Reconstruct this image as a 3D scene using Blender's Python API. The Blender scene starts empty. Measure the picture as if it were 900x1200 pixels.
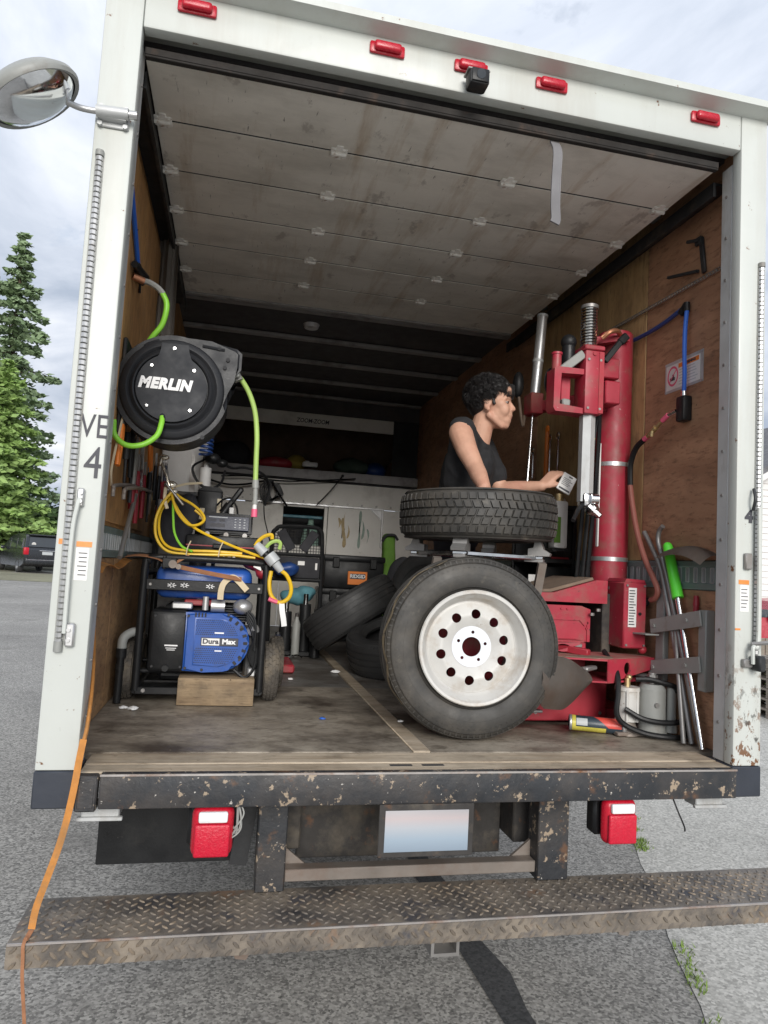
import bpy, bmesh, math, random
from mathutils import Vector, Matrix, noise as mnoise
rnd = random.Random(7)
S = bpy.context.scene
COL = S.collection
PI = math.pi
R = math.radians

# ------------------------------------------------------------------ camera
cam_d = bpy.data.cameras.new('camera')
cam = bpy.data.objects.new('camera', cam_d)
COL.objects.link(cam)
S.camera = cam
cam_d.sensor_fit = 'VERTICAL'
cam_d.sensor_height = 24.0
cam_d.lens = 24.0 * 815.0 / 1200.0
cam_d.clip_start = 0.05
cam_d.clip_end = 3000
ax = Vector((0.9753, 0.0710, 0.2092)).normalized()      # truck axes as the lens sees them
ay = Vector((-0.2151, 0.0669, 0.9743)).normalized()
ax = (ax - ay * ax.dot(ay)).normalized()
az = -ay.cross(ax)
if az.y > 0: az = -az
right = Vector((ax.x, ay.x, az.x)); down = Vector((ax.y, ay.y, az.y)); fwd = Vector((ax.z, ay.z, az.z))
m3 = Matrix((right, -down, -fwd)).transposed()
cam.matrix_world = Matrix.Translation((-0.710, -2.229, 0.641)) @ m3.to_4x4()

# ------------------------------------------------------------------ sky and sun
SUN_EL, SUN_AZ = R(20), R(182)      # azimuth measured from +Y clockwise: behind the camera
W = bpy.data.worlds.new('World'); S.world = W; W.use_nodes = True
nt = W.node_tree; nt.nodes.clear()
def N(tree, t, **kw):
    n = tree.nodes.new(t)
    for k, v in kw.items(): setattr(n, k, v)
    return n
def setin(n, **kw):
    for k, v in kw.items(): n.inputs[k.replace('_', ' ')].default_value = v
out = N(nt, 'ShaderNodeOutputWorld'); bg = N(nt, 'ShaderNodeBackground')
sky = N(nt, 'ShaderNodeTexSky', sky_type='NISHITA', sun_disc=False, sun_elevation=SUN_EL, sun_rotation=SUN_AZ)
tc = N(nt, 'ShaderNodeTexCoord'); sep = N(nt, 'ShaderNodeSeparateXYZ')
nt.links.new(tc.outputs['Generated'], sep.inputs[0])
mx = N(nt, 'ShaderNodeMath', operation='MAXIMUM'); mx.inputs[1].default_value = 0.0
nt.links.new(sep.outputs['Z'], mx.inputs[0])
ad = N(nt, 'ShaderNodeMath', operation='ADD'); ad.inputs[1].default_value = 0.22
nt.links.new(mx.outputs[0], ad.inputs[0])
dv = N(nt, 'ShaderNodeVectorMath', operation='DIVIDE')
cmb = N(nt, 'ShaderNodeCombineXYZ')
for k in range(3): nt.links.new(ad.outputs[0], cmb.inputs[k])
nt.links.new(tc.outputs['Generated'], dv.inputs[0]); nt.links.new(cmb.outputs[0], dv.inputs[1])
def wnoise(scale, detail, rough, dist=0.0, off=(0, 0, 0)):
    mp = N(nt, 'ShaderNodeMapping'); mp.inputs['Location'].default_value = off
    nt.links.new(dv.outputs[0], mp.inputs[0])
    n = N(nt, 'ShaderNodeTexNoise'); setin(n, Scale=scale, Detail=detail, Roughness=rough, Distortion=dist)
    nt.links.new(mp.outputs[0], n.inputs['Vector']); return n
n1 = wnoise(1.6, 8, 0.56, 0.4, (3.1, 1.7, 0)); n2 = wnoise(3.2, 9, 0.6, 0.5, (8.2, 4.4, 1))
r1 = N(nt, 'ShaderNodeValToRGB')
e = r1.color_ramp.elements
e[0].position = 0.38; e[0].color = (3.3, 3.8, 4.65, 1)
e[1].position = 0.70; e[1].color = (7.9, 8.05, 8.3, 1)
k = e.new(0.52); k.color = (5.1, 5.5, 6.25, 1)
nt.links.new(n1.outputs['Fac'], r1.inputs[0])
# an overcast sky brightens towards the zenith
zb = N(nt, 'ShaderNodeMath', operation='MULTIPLY_ADD'); zb.inputs[1].default_value = 0.35; zb.inputs[2].default_value = 0.92
nt.links.new(mx.outputs[0], zb.inputs[0])
cl = N(nt, 'ShaderNodeMix', data_type='RGBA', blend_type='MULTIPLY'); cl.inputs[0].default_value = 1.0
nt.links.new(r1.outputs[0], cl.inputs[6]); nt.links.new(zb.outputs[0], cl.inputs[7])
r2 = N(nt, 'ShaderNodeMapRange'); setin(r2, From_Min=0.25, From_Max=0.38, To_Min=0.55, To_Max=1.0)
nt.links.new(n2.outputs['Fac'], r2.inputs[0])
mixc = N(nt, 'ShaderNodeMix', data_type='RGBA')
nt.links.new(r2.outputs[0], mixc.inputs[0]); nt.links.new(sky.outputs[0], mixc.inputs[6]); nt.links.new(cl.outputs[2], mixc.inputs[7])
nt.links.new(mixc.outputs[2], bg.inputs['Color']); bg.inputs['Strength'].default_value = 0.066
nt.links.new(bg.outputs[0], out.inputs[0])
sl = bpy.data.lights.new('sun', 'SUN'); sl.energy = 1.5; sl.angle = R(30); sl.color = (1.0, 0.96, 0.9)
so = bpy.data.objects.new('sun', sl); COL.objects.link(so)
sd = Vector((math.sin(SUN_AZ) * math.cos(SUN_EL), math.cos(SUN_AZ) * math.cos(SUN_EL), math.sin(SUN_EL)))
so.rotation_euler = sd.to_track_quat('Z', 'Y').to_euler(); so.location = sd * 30
S.view_settings.view_transform = 'Standard'; S.view_settings.look = 'None'
S.view_settings.exposure = 1.12; S.view_settings.gamma = 1.0; S.view_settings.use_curve_mapping = False
try:
    S.cycles.max_bounces = 8; S.cycles.diffuse_bounces = 5; S.cycles.use_denoising = True
    S.cycles.sample_clamp_indirect = 8
except Exception: pass

# ------------------------------------------------------------------ materials
def pm(name, base, rough=0.6, metal=0.0, var=0.18, vscale=6.0, layers=(), bump=0.15, bscale=40.0, stretch=(1, 1, 1), spec=None, trans=0.0, alpha=None, emit=None):
    """base colour varied by noise; layers = (colour, scale, lo, hi, stretch, z_range or None, amount)"""
    m = bpy.data.materials.new(name); m.use_nodes = True
    t = m.node_tree; b = t.nodes['Principled BSDF']
    setin(b, Roughness=rough, Metallic=metal)
    if spec is not None: b.inputs['Specular IOR Level'].default_value = spec
    if trans: b.inputs['Transmission Weight'].default_value = trans
    if alpha is not None: b.inputs['Alpha'].default_value = alpha
    tcn = N(t, 'ShaderNodeTexCoord')
    def noise(scale, st=(1, 1, 1), detail=5, rg=0.6, off=0.0):
        mp = N(t, 'ShaderNodeMapping'); mp.inputs['Scale'].default_value = st; mp.inputs['Location'].default_value = (off, off * 1.7, off * .6)
        t.links.new(tcn.outputs['Object'], mp.inputs[0])
        n = N(t, 'ShaderNodeTexNoise'); setin(n, Scale=scale, Detail=detail, Roughness=rg)
        t.links.new(mp.outputs[0], n.inputs['Vector']); return n
    n = noise(vscale, stretch)
    mr = N(t, 'ShaderNodeMapRange'); setin(mr, From_Min=0.25, From_Max=0.75, To_Min=1 - var, To_Max=1 + var)
    t.links.new(n.outputs['Fac'], mr.inputs[0])
    mul = N(t, 'ShaderNodeMix', data_type='RGBA', blend_type='MULTIPLY'); mul.inputs[0].default_value = 1.0
    mul.inputs[6].default_value = (*base, 1); t.links.new(mr.outputs[0], mul.inputs[7])
    cur = mul.outputs[2]; facs = []
    for i, L in enumerate(layers):
        c, sc, lo, hi = L[:4]; st = L[4] if len(L) > 4 and L[4] else (1, 1, 1); zr = L[5] if len(L) > 5 else None; amt = L[6] if len(L) > 6 else 1.0
        nn = noise(sc, st, 7, 0.65, 3.3 + i * 5.1)
        q = N(t, 'ShaderNodeMapRange'); setin(q, From_Min=lo, From_Max=hi, To_Min=0.0, To_Max=amt)
        t.links.new(nn.outputs['Fac'], q.inputs[0]); f = q.outputs[0]
        if zr:
            sp = N(t, 'ShaderNodeSeparateXYZ'); t.links.new(tcn.outputs['Object'], sp.inputs[0])
            z = N(t, 'ShaderNodeMapRange'); setin(z, From_Min=zr[0], From_Max=zr[1], To_Min=0.0, To_Max=1.0)
            t.links.new(sp.outputs[zr[2] if len(zr) > 2 else 'Z'], z.inputs[0])
            mm = N(t, 'ShaderNodeMath', operation='MULTIPLY'); t.links.new(f, mm.inputs[0]); t.links.new(z.outputs[0], mm.inputs[1]); f = mm.outputs[0]
        mi = N(t, 'ShaderNodeMix', data_type='RGBA'); t.links.new(f, mi.inputs[0]); t.links.new(cur, mi.inputs[6]); mi.inputs[7].default_value = (*c, 1)
        cur = mi.outputs[2]; facs.append(f)
    t.links.new(cur, b.inputs['Base Color'])
    if metal > 0.3 and facs:      # dirt is not metallic
        s = N(t, 'ShaderNodeMath', operation='MULTIPLY_ADD'); s.inputs[1].default_value = -metal * .9; s.inputs[2].default_value = metal
        t.links.new(facs[0], s.inputs[0]); t.links.new(s.outputs[0], b.inputs['Metallic'])
    rn = noise(vscale * 2.3, (1, 1, 1), 4, .6, 9.0)
    rr = N(t, 'ShaderNodeMapRange'); setin(rr, From_Min=.3, From_Max=.7, To_Min=max(0.03, rough - .1), To_Max=min(1, rough + .12))
    t.links.new(rn.outputs['Fac'], rr.inputs[0]); t.links.new(rr.outputs[0], b.inputs['Roughness'])
    if bump:
        bn = noise(bscale, stretch, 4, .6, 1.0); bu = N(t, 'ShaderNodeBump'); setin(bu, Strength=bump, Distance=0.004)
        t.links.new(bn.outputs['Fac'], bu.inputs['Height']); t.links.new(bu.outputs[0], b.inputs['Normal'])
    return m
RUST = (0.17, 0.075, 0.03); DIRT = (0.20, 0.165, 0.12); DUST = (0.34, 0.29, 0.22); GRIME = (0.05, 0.045, 0.04)
M = {}
M['white'] = pm('white_truck_paint', (0.55, 0.57, 0.54), .38, var=.05, vscale=2, layers=[((.42, .40, .35), 6, .48, .75, (1, 1, .10), None, .55), ((.33, .30, .25), 3, .60, .8, (1, 1, .5), None, .4), (RUST, 22, .665, .70), ((.25, .24, .22), 60, .70, .73, None, None, .7)], bump=.06)
M['white_chipped'] = pm('chipped_white_paint', (0.54, 0.56, 0.53), .42, var=.06, vscale=2, layers=[((.42, .40, .35), 6, .48, .75, (1, 1, .10), None, .55), (RUST, 34, .56, .59, (1, 1, .7), (1.5, 1.0)), ((.04, .035, .03), 24, .58, .62, (1, 1, .6), (1.5, 1.0)), (RUST, 18, .66, .70)], bump=.1)
M['post_foot'] = pm('blue_black_paint', (0.028, 0.033, 0.045), .45, layers=[(RUST, 20, .64, .7)], bump=.1)
M['black_chipped'] = pm('chipped_black_paint', (0.022, 0.024, 0.028), .5, var=.3, vscale=9, layers=[((.13, .105, .085), 5, .45, .75, None, None, .4), ((.36, .28, .20), 30, .59, .62, None, None, .85), ((.50, .47, .43), 60, .66, .69), ((.14, .07, .035), 11, .58, .68, None, None, .75)], bump=.4, bscale=55)
M['black_steel'] = pm('dirty_black_steel', (0.02, 0.021, 0.023), .55, var=.3, layers=[((.16, .12, .08), 7, .55, .78, None, None, .6)], bump=.25)
M['chassis'] = pm('dusty_chassis', (0.035, 0.032, 0.03), .8, var=.3, layers=[(DIRT, 5, .5, .75, None, None, .6), (RUST, 9, .6, .7, None, None, .6)], bump=.4)
M['tread'] = pm('worn_tread_plate', (0.032, 0.032, 0.035), .5, var=.35, vscale=7, layers=[((.27, .225, .175), 6, .32, .62, None, None, .82), ((.22, .12, .065), 9, .60, .70, None, None, .6), ((.03, .035, .05), 6, .56, .66, None, None, .8)], bump=.35, bscale=80)
M['tread_bar'] = pm('worn_tread_bars', (0.165, 0.14, 0.115), .4, metal=.3, var=.3, vscale=7, layers=[((.33, .25, .17), 4.5, .45, .66, None, None, .8), ((.08, .075, .07), 7, .58, .70, None, None, .6)], bump=.2)
M['edge'] = pm('bare_worn_steel', (0.45, 0.42, 0.40), .4, metal=.7, layers=[(RUST, 8, .5, .7)], bump=.1)
M['galv'] = pm('galvanised_steel', (0.50, 0.51, 0.51), .5, metal=.25, var=.12, layers=[((.28, .26, .23), 9, .52, .75, (1, 1, .3))], bump=.08)
M['alu'] = pm('aluminium', (0.55, 0.55, 0.55), .38, metal=.7, layers=[((.3, .28, .25), 8, .6, .8)], bump=.06)
M['chrome'] = pm('polished_steel', (0.68, 0.68, 0.68), .17, metal=1.0, var=.08, layers=[((.2, .18, .16), 12, .66, .8)], bump=.0)
M['nickel'] = pm('nickel_plate', (0.62, 0.56, 0.46), .28, metal=.8, var=.1, layers=[((.2, .15, .1), 18, .58, .7)])
M['mirror'] = pm('mirror_glass', (0.80, 0.82, 0.84), .05, metal=1.0, var=.02, bump=.0)
M['door_panel'] = pm('grey_roller_door_panel', (0.80, 0.765, 0.695), .6, var=.12, vscale=2.5, layers=[((.43, .40, .345), 2.6, .46, .74, (1, 2, 1), None, .6), ((.14, .12, .11), 26, .66, .69, (4, .5, 1), None, .7), ((.42, .29, .17), 3.5, .54, .72, (2.6, .30, 1), None, .6), ((.30, .26, .23), 9, .60, .66, (1, .6, 1), None, .5), ((.2, .17, .15), 60, .68, .70, (1, 8, 1), None, .6)], bump=.12)
M['door_rust'] = pm('dark_door_seal', (0.022, 0.019, 0.017), .9, var=.4, layers=[((.06, .04, .03), 12, .55, .7)], bump=.3)
def wood(name, c1, c2, axis_st, dirt=.5, rough=.7, dl=.55):
    fine = tuple(q * 3.2 for q in axis_st)
    return pm(name, c1, rough, var=.25, vscale=5, stretch=axis_st, layers=[(c2, 7, .44, .66, axis_st, None, .8), (tuple(q * .62 for q in c2), 14, .52, .66, fine, None, .7), ((.06, .045, .033), 2.2, dl, dl + .2, None, None, dirt), ((.07, .055, .04), 9, .56, .70, (1, 1, 1), None, dirt * .8), ((.50, .40, .27), 26, .69, .72, None, None, .6), ((.04, .03, .022), 34, .68, .71, (1, 1, 1), None, .8)], bump=.25, bscale=30)
M['ply_l'] = wood('warm_plywood', (0.48, 0.26, 0.10), (0.34, 0.17, 0.065), (1, 1.2, .25), .45)
M['ply_r'] = wood('brown_plywood', (0.41, 0.225, 0.13), (0.28, 0.14, 0.08), (1, .35, 1.4), .45)
M['ply_y'] = wood('yellowed_plywood', (0.50, 0.33, 0.16), (0.38, 0.23, 0.10), (1, 1.3, .25), .4)
M['ply_low'] = wood('scuffed_plywood', (0.42, 0.25, 0.12), (0.26, 0.14, 0.07), (1, .4, 1.3), .6)
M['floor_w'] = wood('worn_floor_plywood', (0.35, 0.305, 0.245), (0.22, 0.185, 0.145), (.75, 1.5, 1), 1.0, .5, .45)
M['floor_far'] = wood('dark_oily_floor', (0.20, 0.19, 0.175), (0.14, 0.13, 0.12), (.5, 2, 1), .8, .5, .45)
M['sill_w'] = wood('worn_sill_boards', (0.48, 0.40, 0.30), (0.32, 0.24, 0.16), (.3, 4, 1), .5, .65, .5)
M['block'] = wood('rough_timber', (0.31, 0.225, 0.135), (0.18, 0.12, 0.07), (.35, 1, 3), .8, .8, .42)
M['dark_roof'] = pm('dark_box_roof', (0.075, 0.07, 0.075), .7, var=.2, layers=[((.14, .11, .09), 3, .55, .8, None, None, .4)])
M['bow'] = pm('grey_roof_bow', (0.38, 0.37, 0.37), .6, var=.15, layers=[((.12, .1, .09), 4, .5, .75)])
M['partition'] = pm('dirty_white_panel', (0.84, 0.82, 0.77), .55, var=.08, vscale=3, layers=[((.33, .29, .24), 3, .52, .8, None, None, .6), ((.10, .09, .08), 14, .68, .72)], bump=.08)
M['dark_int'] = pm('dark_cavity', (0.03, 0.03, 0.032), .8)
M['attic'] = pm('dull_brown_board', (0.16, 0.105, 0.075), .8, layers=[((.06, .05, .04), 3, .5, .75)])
M['black_pl'] = pm('black_plastic', (0.012, 0.0125, 0.0135), .40, var=.15, layers=[((.06, .056, .05), 9, .56, .8, None, None, .4), ((.16, .15, .13), 70, .70, .73, None, None, .5)], bump=.12, bscale=120, spec=.3)
M['reel_pl'] = pm('charcoal_reel_plastic', (0.020, 0.021, 0.024), .44, var=.1, layers=[((.055, .052, .05), 6, .55, .8, None, None, .35), ((.13, .13, .12), 70, .71, .74, None, None, .5)], bump=.2, bscale=160, spec=.3)
M['reel_disc'] = pm('smooth_charcoal_disc', (0.020, 0.022, 0.027), .55, var=.05, layers=[((.04, .04, .04), 14, .58, .8, (1, 1, .4), None, .2)], bump=.05, spec=.25)
M['rubber'] = pm('tyre_rubber', (0.034, 0.034, 0.034), .58, var=.25, vscale=5, layers=[((.15, .14, .125), 5, .56, .8, None, None, .5)], bump=.15, bscale=90)
M['rubber_dusty'] = pm('dusty_tyre_rubber', (0.034, 0.032, 0.029), .6, var=.2, vscale=5, layers=[((.095, .083, .068), 6, .46, .72, None, None, .7), ((.16, .14, .11), 14, .60, .72, None, None, .5), ((.35, .33, .30), 60, .72, .74, None, None, .7)], bump=.15, bscale=90)
M['rubber_tan'] = pm('mud_tanned_rubber', (0.075, 0.066, 0.056), .85, var=.3, vscale=12, layers=[((.20, .165, .12), 9, .48, .65, None, None, .7)], bump=.3)
M['sand_dirt'] = pm('dried_sand_on_tread', (0.34, 0.27, 0.17), .95, var=.3, vscale=30, layers=[((.05, .045, .04), 22, .55, .62)], bump=.5, bscale=120)
M['rim_white'] = pm('white_wheel_paint', (0.53, 0.52, 0.495), .42, var=.07, layers=[((.33, .25, .17), 9, .50, .70, None, None, .6), ((.14, .07, .03), 22, .67, .71)], bump=.08)
M['rim_bright'] = pm('clean_white_hub', (0.66, 0.68, 0.72), .38, var=.03, bump=.03)
M['red'] = pm('red_machine_paint', (0.37, 0.027, 0.048), .48, var=.16, layers=[((.25, .015, .03), 4, .5, .75, None, None, .55), ((.20, .12, .09), 9, .50, .72, None, None, .7), ((.55, .45, .40), 38, .69, .71), ((.05, .03, .03), 22, .67, .70, None, None, .7)], bump=.1)
M['red_dirty'] = pm('dirty_red_paint', (0.36, 0.025, 0.04), .5, var=.15, layers=[((.22, .13, .09), 5, .50, .72, None, None, .7), ((.16, .1, .07), 20, .64, .70)], bump=.15)
M['red_dust'] = pm('dust_covered_red_paint', (0.38, 0.05, 0.06), .7, var=.2, layers=[((.27, .20, .15), 6, .36, .58, None, None, .85), ((.40, .33, .26), 16, .60, .70, None, None, .6)], bump=.2)
M['tray'] = pm('worn_rubber_tray', (0.20, 0.145, 0.105), .85, var=.25, layers=[((.09, .06, .05), 6, .5, .7)], bump=.3)
M['red_pl'] = pm('red_lens', (0.45, 0.008, 0.024), .25, var=.1, vscale=30, bump=.2, bscale=200)
M['red_lens2'] = pm('red_tail_lens', (0.50, 0.008, 0.03), .3, var=.12, vscale=60, bump=.5, bscale=160)
M['clear_lens'] = pm('clear_reverse_lens', (0.75, 0.75, 0.75), .3, bump=.4, bscale=150)
M['hinge'] = pm('worn_pale_hinge_steel', (0.80, 0.78, 0.74), .45, layers=[((.33, .20, .11), 30, .56, .66, None, None, .8)], bump=.1)
M['steel_dull'] = pm('dull_grey_steel', (0.30, 0.29, 0.28), .45, metal=.6, var=.15, layers=[((.16, .11, .07), 6, .55, .75, None, None, .7)], bump=.15)
M['steel_brown'] = pm('browned_steel_blade', (0.23, 0.20, 0.175), .5, metal=.35, var=.2, layers=[((.15, .09, .06), 5, .48, .7, None, None, .8)], bump=.2)
M['grey_paint'] = pm('grey_paint', (0.27, 0.275, 0.26), .5, var=.12, layers=[((.16, .12, .09), 6, .55, .75)], bump=.15)
M['track'] = pm('green_grey_rail', (0.17, 0.225, 0.215), .55, metal=.2, var=.15, layers=[((.30, .26, .20), 8, .55, .75, None, None, .5)], bump=.15)
M['blue_tank'] = pm('blue_tank_paint', (0.02, 0.085, 0.36), .3, var=.12, layers=[((.15, .18, .25), 5, .55, .8, None, None, .4)], bump=.04)
M['blue_eng'] = pm('blue_engine_cover', (0.013, 0.075, 0.33), .36, var=.12, layers=[((.04, .05, .09), 10, .54, .72, None, None, .6), ((.30, .32, .36), 50, .70, .73, None, None, .5)], bump=.06)
M['blue_hose'] = pm('blue_air_line', (0.03, 0.13, 0.55), .35, var=.08, bump=.03)
M['blue_dark'] = pm('blue_steel_tube', (0.02, 0.06, 0.22), .4, var=.1, bump=.03)
M['green_hose'] = pm('lime_green_hose', (0.25, 0.62, 0.05), .42, var=.08, bump=.05)
M['green_pale'] = pm('pale_lime_hose', (0.36, 0.52, 0.13), .5, var=.12, bump=.05)
M['green_grip'] = pm('neon_green_grip', (0.12, 0.75, 0.05), .4, var=.05, bump=.05)
M['green_bag'] = pm('green_fabric', (0.13, 0.27, 0.04), .8, var=.25, bump=.3)
M['red_hose'] = pm('dusty_red_hose', (0.30, 0.10, 0.075), .6, var=.15, bump=.1)
M['pink'] = pm('pink_connector', (0.75, 0.12, 0.22), .4, var=.1)
M['brass'] = pm('brass', (0.55, 0.42, 0.22), .35, metal=.8, var=.1)
M['copper'] = pm('copper_fitting', (0.45, 0.20, 0.11), .4, metal=.7, var=.1)
M['yellow'] = pm('yellow_cord', (0.74, 0.47, 0.02), .42, var=.1, bump=.04)
M['orange'] = pm('orange_webbing', (0.48, 0.20, 0.045), .8, var=.25, vscale=20, layers=[((.25, .15, .07), 12, .48, .66, None, None, .7)], bump=.3, bscale=200)
M['orange_old'] = pm('faded_orange_webbing', (0.30, 0.135, 0.065), .8, var=.2, vscale=20, bump=.3, bscale=200)
M['orange_gr'] = pm('orange_rubber_grip', (0.80, 0.22, 0.03), .45, var=.08)
M['red_gr'] = pm('red_rubber_grip', (0.28, 0.018, 0.03), .45, var=.1)
M['beige'] = pm('beige_webbing', (0.60, 0.50, 0.34), .8, var=.1)
M['plug'] = pm('pale_grey_plastic', (0.45, 0.47, 0.48), .4, var=.08)
M['paper'] = pm('white_paper', (0.80, 0.80, 0.79), .7, var=.04, bump=.05)
M['ink'] = pm('dark_ink', (0.06, 0.06, 0.07), .6, bump=0)
M['white_print'] = pm('white_print', (0.82, 0.82, 0.82), .5, var=.03, bump=0)
M['orange_tape'] = pm('orange_reflective_tape', (0.70, 0.25, 0.06), .4, var=.1)
M['navy'] = pm('dark_navy_face', (0.03, 0.035, 0.06), .35, var=.1)
M['teal'] = pm('teal_cloth', (0.08, 0.22, 0.26), .8, var=.3)
M['glass_green'] = pm('pale_green_glass', (0.32, 0.48, 0.40), .2, var=.1)
M['cardboard'] = pm('brown_cardboard', (0.30, 0.19, 0.11), .85, var=.12)
M['cloth_dark'] = pm('dark_cloth', (0.035, 0.035, 0.04), .9, var=.3, bump=.3)
M['strap_grey'] = pm('grey_strap', (0.17, 0.165, 0.17), .85, var=.15, bump=.2)
M['canvas'] = pm('grey_canvas', (0.36, 0.33, 0.30), .9, var=.25, stretch=(1, 1, .3), layers=[((.09, .075, .06), 4, .5, .7, (1, 1, .3))], bump=.3)
M['grey_panel'] = pm('stained_grey_sheet', (0.44, 0.43, 0.42), .5, var=.12, layers=[((.16, .14, .12), 4, .52, .68, (1, 1, .5), None, .8)], bump=.1)
M['cream'] = pm('cream_plastic', (0.70, 0.60, 0.42), .45, var=.12)
M['smear_o'] = pm('ochre_smear', (.52, .40, .22), .7, var=.3, vscale=20)
M['smear_g'] = pm('green_smear', (.33, .42, .36), .7, var=.3, vscale=20)
M['plate'] = None
M['skin'] = pm('skin', (0.55, 0.31, 0.215), .60, var=.10, vscale=18, layers=[((.46, .19, .135), 11, .50, .72, None, None, .5), ((.42, .22, .145), 60, .60, .70, None, None, .4)], bump=.12, bscale=120)
M['lip'] = pm('lips', (0.40, 0.15, 0.12), .45, var=.06)
M['hair'] = pm('black_hair', (0.012, 0.010, 0.010), .42, var=.3, vscale=60, bump=.6, bscale=150)
M['shirt'] = pm('black_cotton', (0.017, 0.017, 0.019), .88, var=.2, vscale=12, bump=.25, bscale=60)
M['trousers'] = pm('dark_denim', (0.03, 0.034, 0.045), .9, var=.2, bump=.25)
M['eye'] = pm('eye_white', (0.25, 0.22, 0.20), .25, var=.03, bump=0)
M['iris'] = pm('dark_iris', (0.03, 0.018, 0.012), .15, bump=0)
M['sticker'] = pm('white_decal', (0.74, 0.73, 0.71), .45, var=.05, bump=.02)
M['can_dk'] = pm('dark_can_print', (0.03, 0.045, 0.06), .3, var=.1)
M['can_yl'] = pm('yellow_can_print', (0.55, 0.48, 0.08), .35, var=.25, vscale=30)
M['spray_red'] = pm('red_can_print', (0.60, 0.07, 0.05), .35, var=.1)
M['asphalt'] = None

# asphalt with visible aggregate, and weathered concrete
def ground_mat(name, dark, light, cell, rough, amount, patch, blotch):
    m = bpy.data.materials.new(name); m.use_nodes = True; t = m.node_tree; b = t.nodes['Principled BSDF']
    g = N(t, 'ShaderNodeTexCoord')
    v = N(t, 'ShaderNodeTexVoronoi'); setin(v, Scale=cell); t.links.new(g.outputs['Object'], v.inputs['Vector'])
    v2 = N(t, 'ShaderNodeTexNoise'); setin(v2, Scale=cell * .8, Detail=5, Roughness=.7); t.links.new(g.outputs['Object'], v2.inputs['Vector'])
    n = N(t, 'ShaderNodeTexNoise'); setin(n, Scale=.5, Detail=6, Roughness=.6); t.links.new(g.outputs['Object'], n.inputs['Vector'])
    hs = N(t, 'ShaderNodeSeparateColor'); t.links.new(v.outputs['Color'], hs.inputs[0])
    cr = N(t, 'ShaderNodeValToRGB'); cr.color_ramp.elements[0].color = (*dark, 1); cr.color_ramp.elements[1].color = (*light, 1)
    cr.color_ramp.elements[0].position = .15; cr.color_ramp.elements[1].position = 1.0
    ml = N(t, 'ShaderNodeMath', operation='MULTIPLY_ADD'); ml.inputs[1].default_value = amount; ml.inputs[2].default_value = 0.0
    t.links.new(hs.outputs[0], ml.inputs[0])
    a2 = N(t, 'ShaderNodeMath', operation='MULTIPLY_ADD'); a2.inputs[1].default_value = .6; t.links.new(v2.outputs['Fac'], a2.inputs[0]); t.links.new(ml.outputs[0], a2.inputs[2])
    t.links.new(a2.outputs[0], cr.inputs[0])
    mr = N(t, 'ShaderNodeMapRange'); setin(mr, From_Min=.3, From_Max=.7, To_Min=1 - blotch, To_Max=1 + blotch); t.links.new(n.outputs['Fac'], mr.inputs[0])
    mu = N(t, 'ShaderNodeMix', data_type='RGBA', blend_type='MULTIPLY'); mu.inputs[0].default_value = 1; t.links.new(cr.outputs[0], mu.inputs[6]); t.links.new(mr.outputs[0], mu.inputs[7])
    n3 = N(t, 'ShaderNodeTexNoise'); setin(n3, Scale=1.7, Detail=8, Roughness=.7); t.links.new(g.outputs['Object'], n3.inputs['Vector'])
    q = N(t, 'ShaderNodeMapRange'); setin(q, From_Min=.56, From_Max=.72, To_Min=0, To_Max=.55); t.links.new(n3.outputs['Fac'], q.inputs[0])
    mi = N(t, 'ShaderNodeMix', data_type='RGBA'); t.links.new(q.outputs[0], mi.inputs[0]); t.links.new(mu.outputs[2], mi.inputs[6]); mi.inputs[7].default_value = (*patch, 1)
    t.links.new(mi.outputs[2], b.inputs['Base Color']); setin(b, Roughness=rough)
    bu = N(t, 'ShaderNodeBump'); setin(bu, Strength=.7, Distance=.005); t.links.new(a2.outputs[0], bu.inputs['Height']); t.links.new(bu.outputs[0], b.inputs['Normal'])
    return m
M['asphalt'] = ground_mat('aged_asphalt', (.06, .058, .054), (.45, .432, .40), 95, .85, .62, (.14, .132, .12), .2)
M['tar'] = ground_mat('fresh_tar_patch', (.018, .018, .019), (.10, .10, .10), 90, .8, .4, (.03, .03, .03), .15)
M['concrete'] = ground_mat('weathered_concrete', (.22, .215, .195), (.78, .755, .70), 80, .9, .42, (.24, .23, .20), .14)
M['verge'] = ground_mat('dry_verge', (.12, .12, .07), (.30, .28, .20), 30, .95, .5, (.10, .12, .05), .25)
M['leaf_fir'] = pm('fir_needles', (0.21, 0.29, 0.155), .7, var=.35, vscale=.9, bump=0)
M['leaf_lit'] = pm('sunlit_fir_foliage', (0.25, 0.37, 0.11), .7, var=.35, vscale=.9, bump=0)  # brighter green than the fir, painting its branches as lit
M['leaf_mid'] = pm('mid_green_foliage', (0.07, 0.13, 0.045), .7, var=.35, vscale=.9, bump=0)
M['bark'] = pm('bark', (0.10, 0.07, 0.05), .9, var=.3)
M['grass'] = pm('crack_grass', (0.16, 0.24, 0.05), .8, var=.4, vscale=8, bump=0)
M['car_black'] = pm('black_car_paint', (0.018, 0.02, 0.024), .22, var=.05, bump=0, spec=.7)
M['car_red'] = pm('red_car_paint', (0.40, 0.02, 0.04), .25, var=.05, bump=0)
M['car_glass'] = pm('tinted_car_glass', (0.03, 0.035, 0.04), .08, var=.05, bump=0, spec=.8)
M['siding'] = pm('white_siding_paint', (0.72, 0.71, 0.70), .6, var=.06)
M['shingle'] = pm('grey_shingles', (0.14, 0.14, 0.15), .9, var=.3)
M['pallet'] = wood('grey_pallet_wood', (0.28, 0.24, 0.20), (0.18, 0.15, 0.12), (.4, 2, 2), .4)

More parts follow.
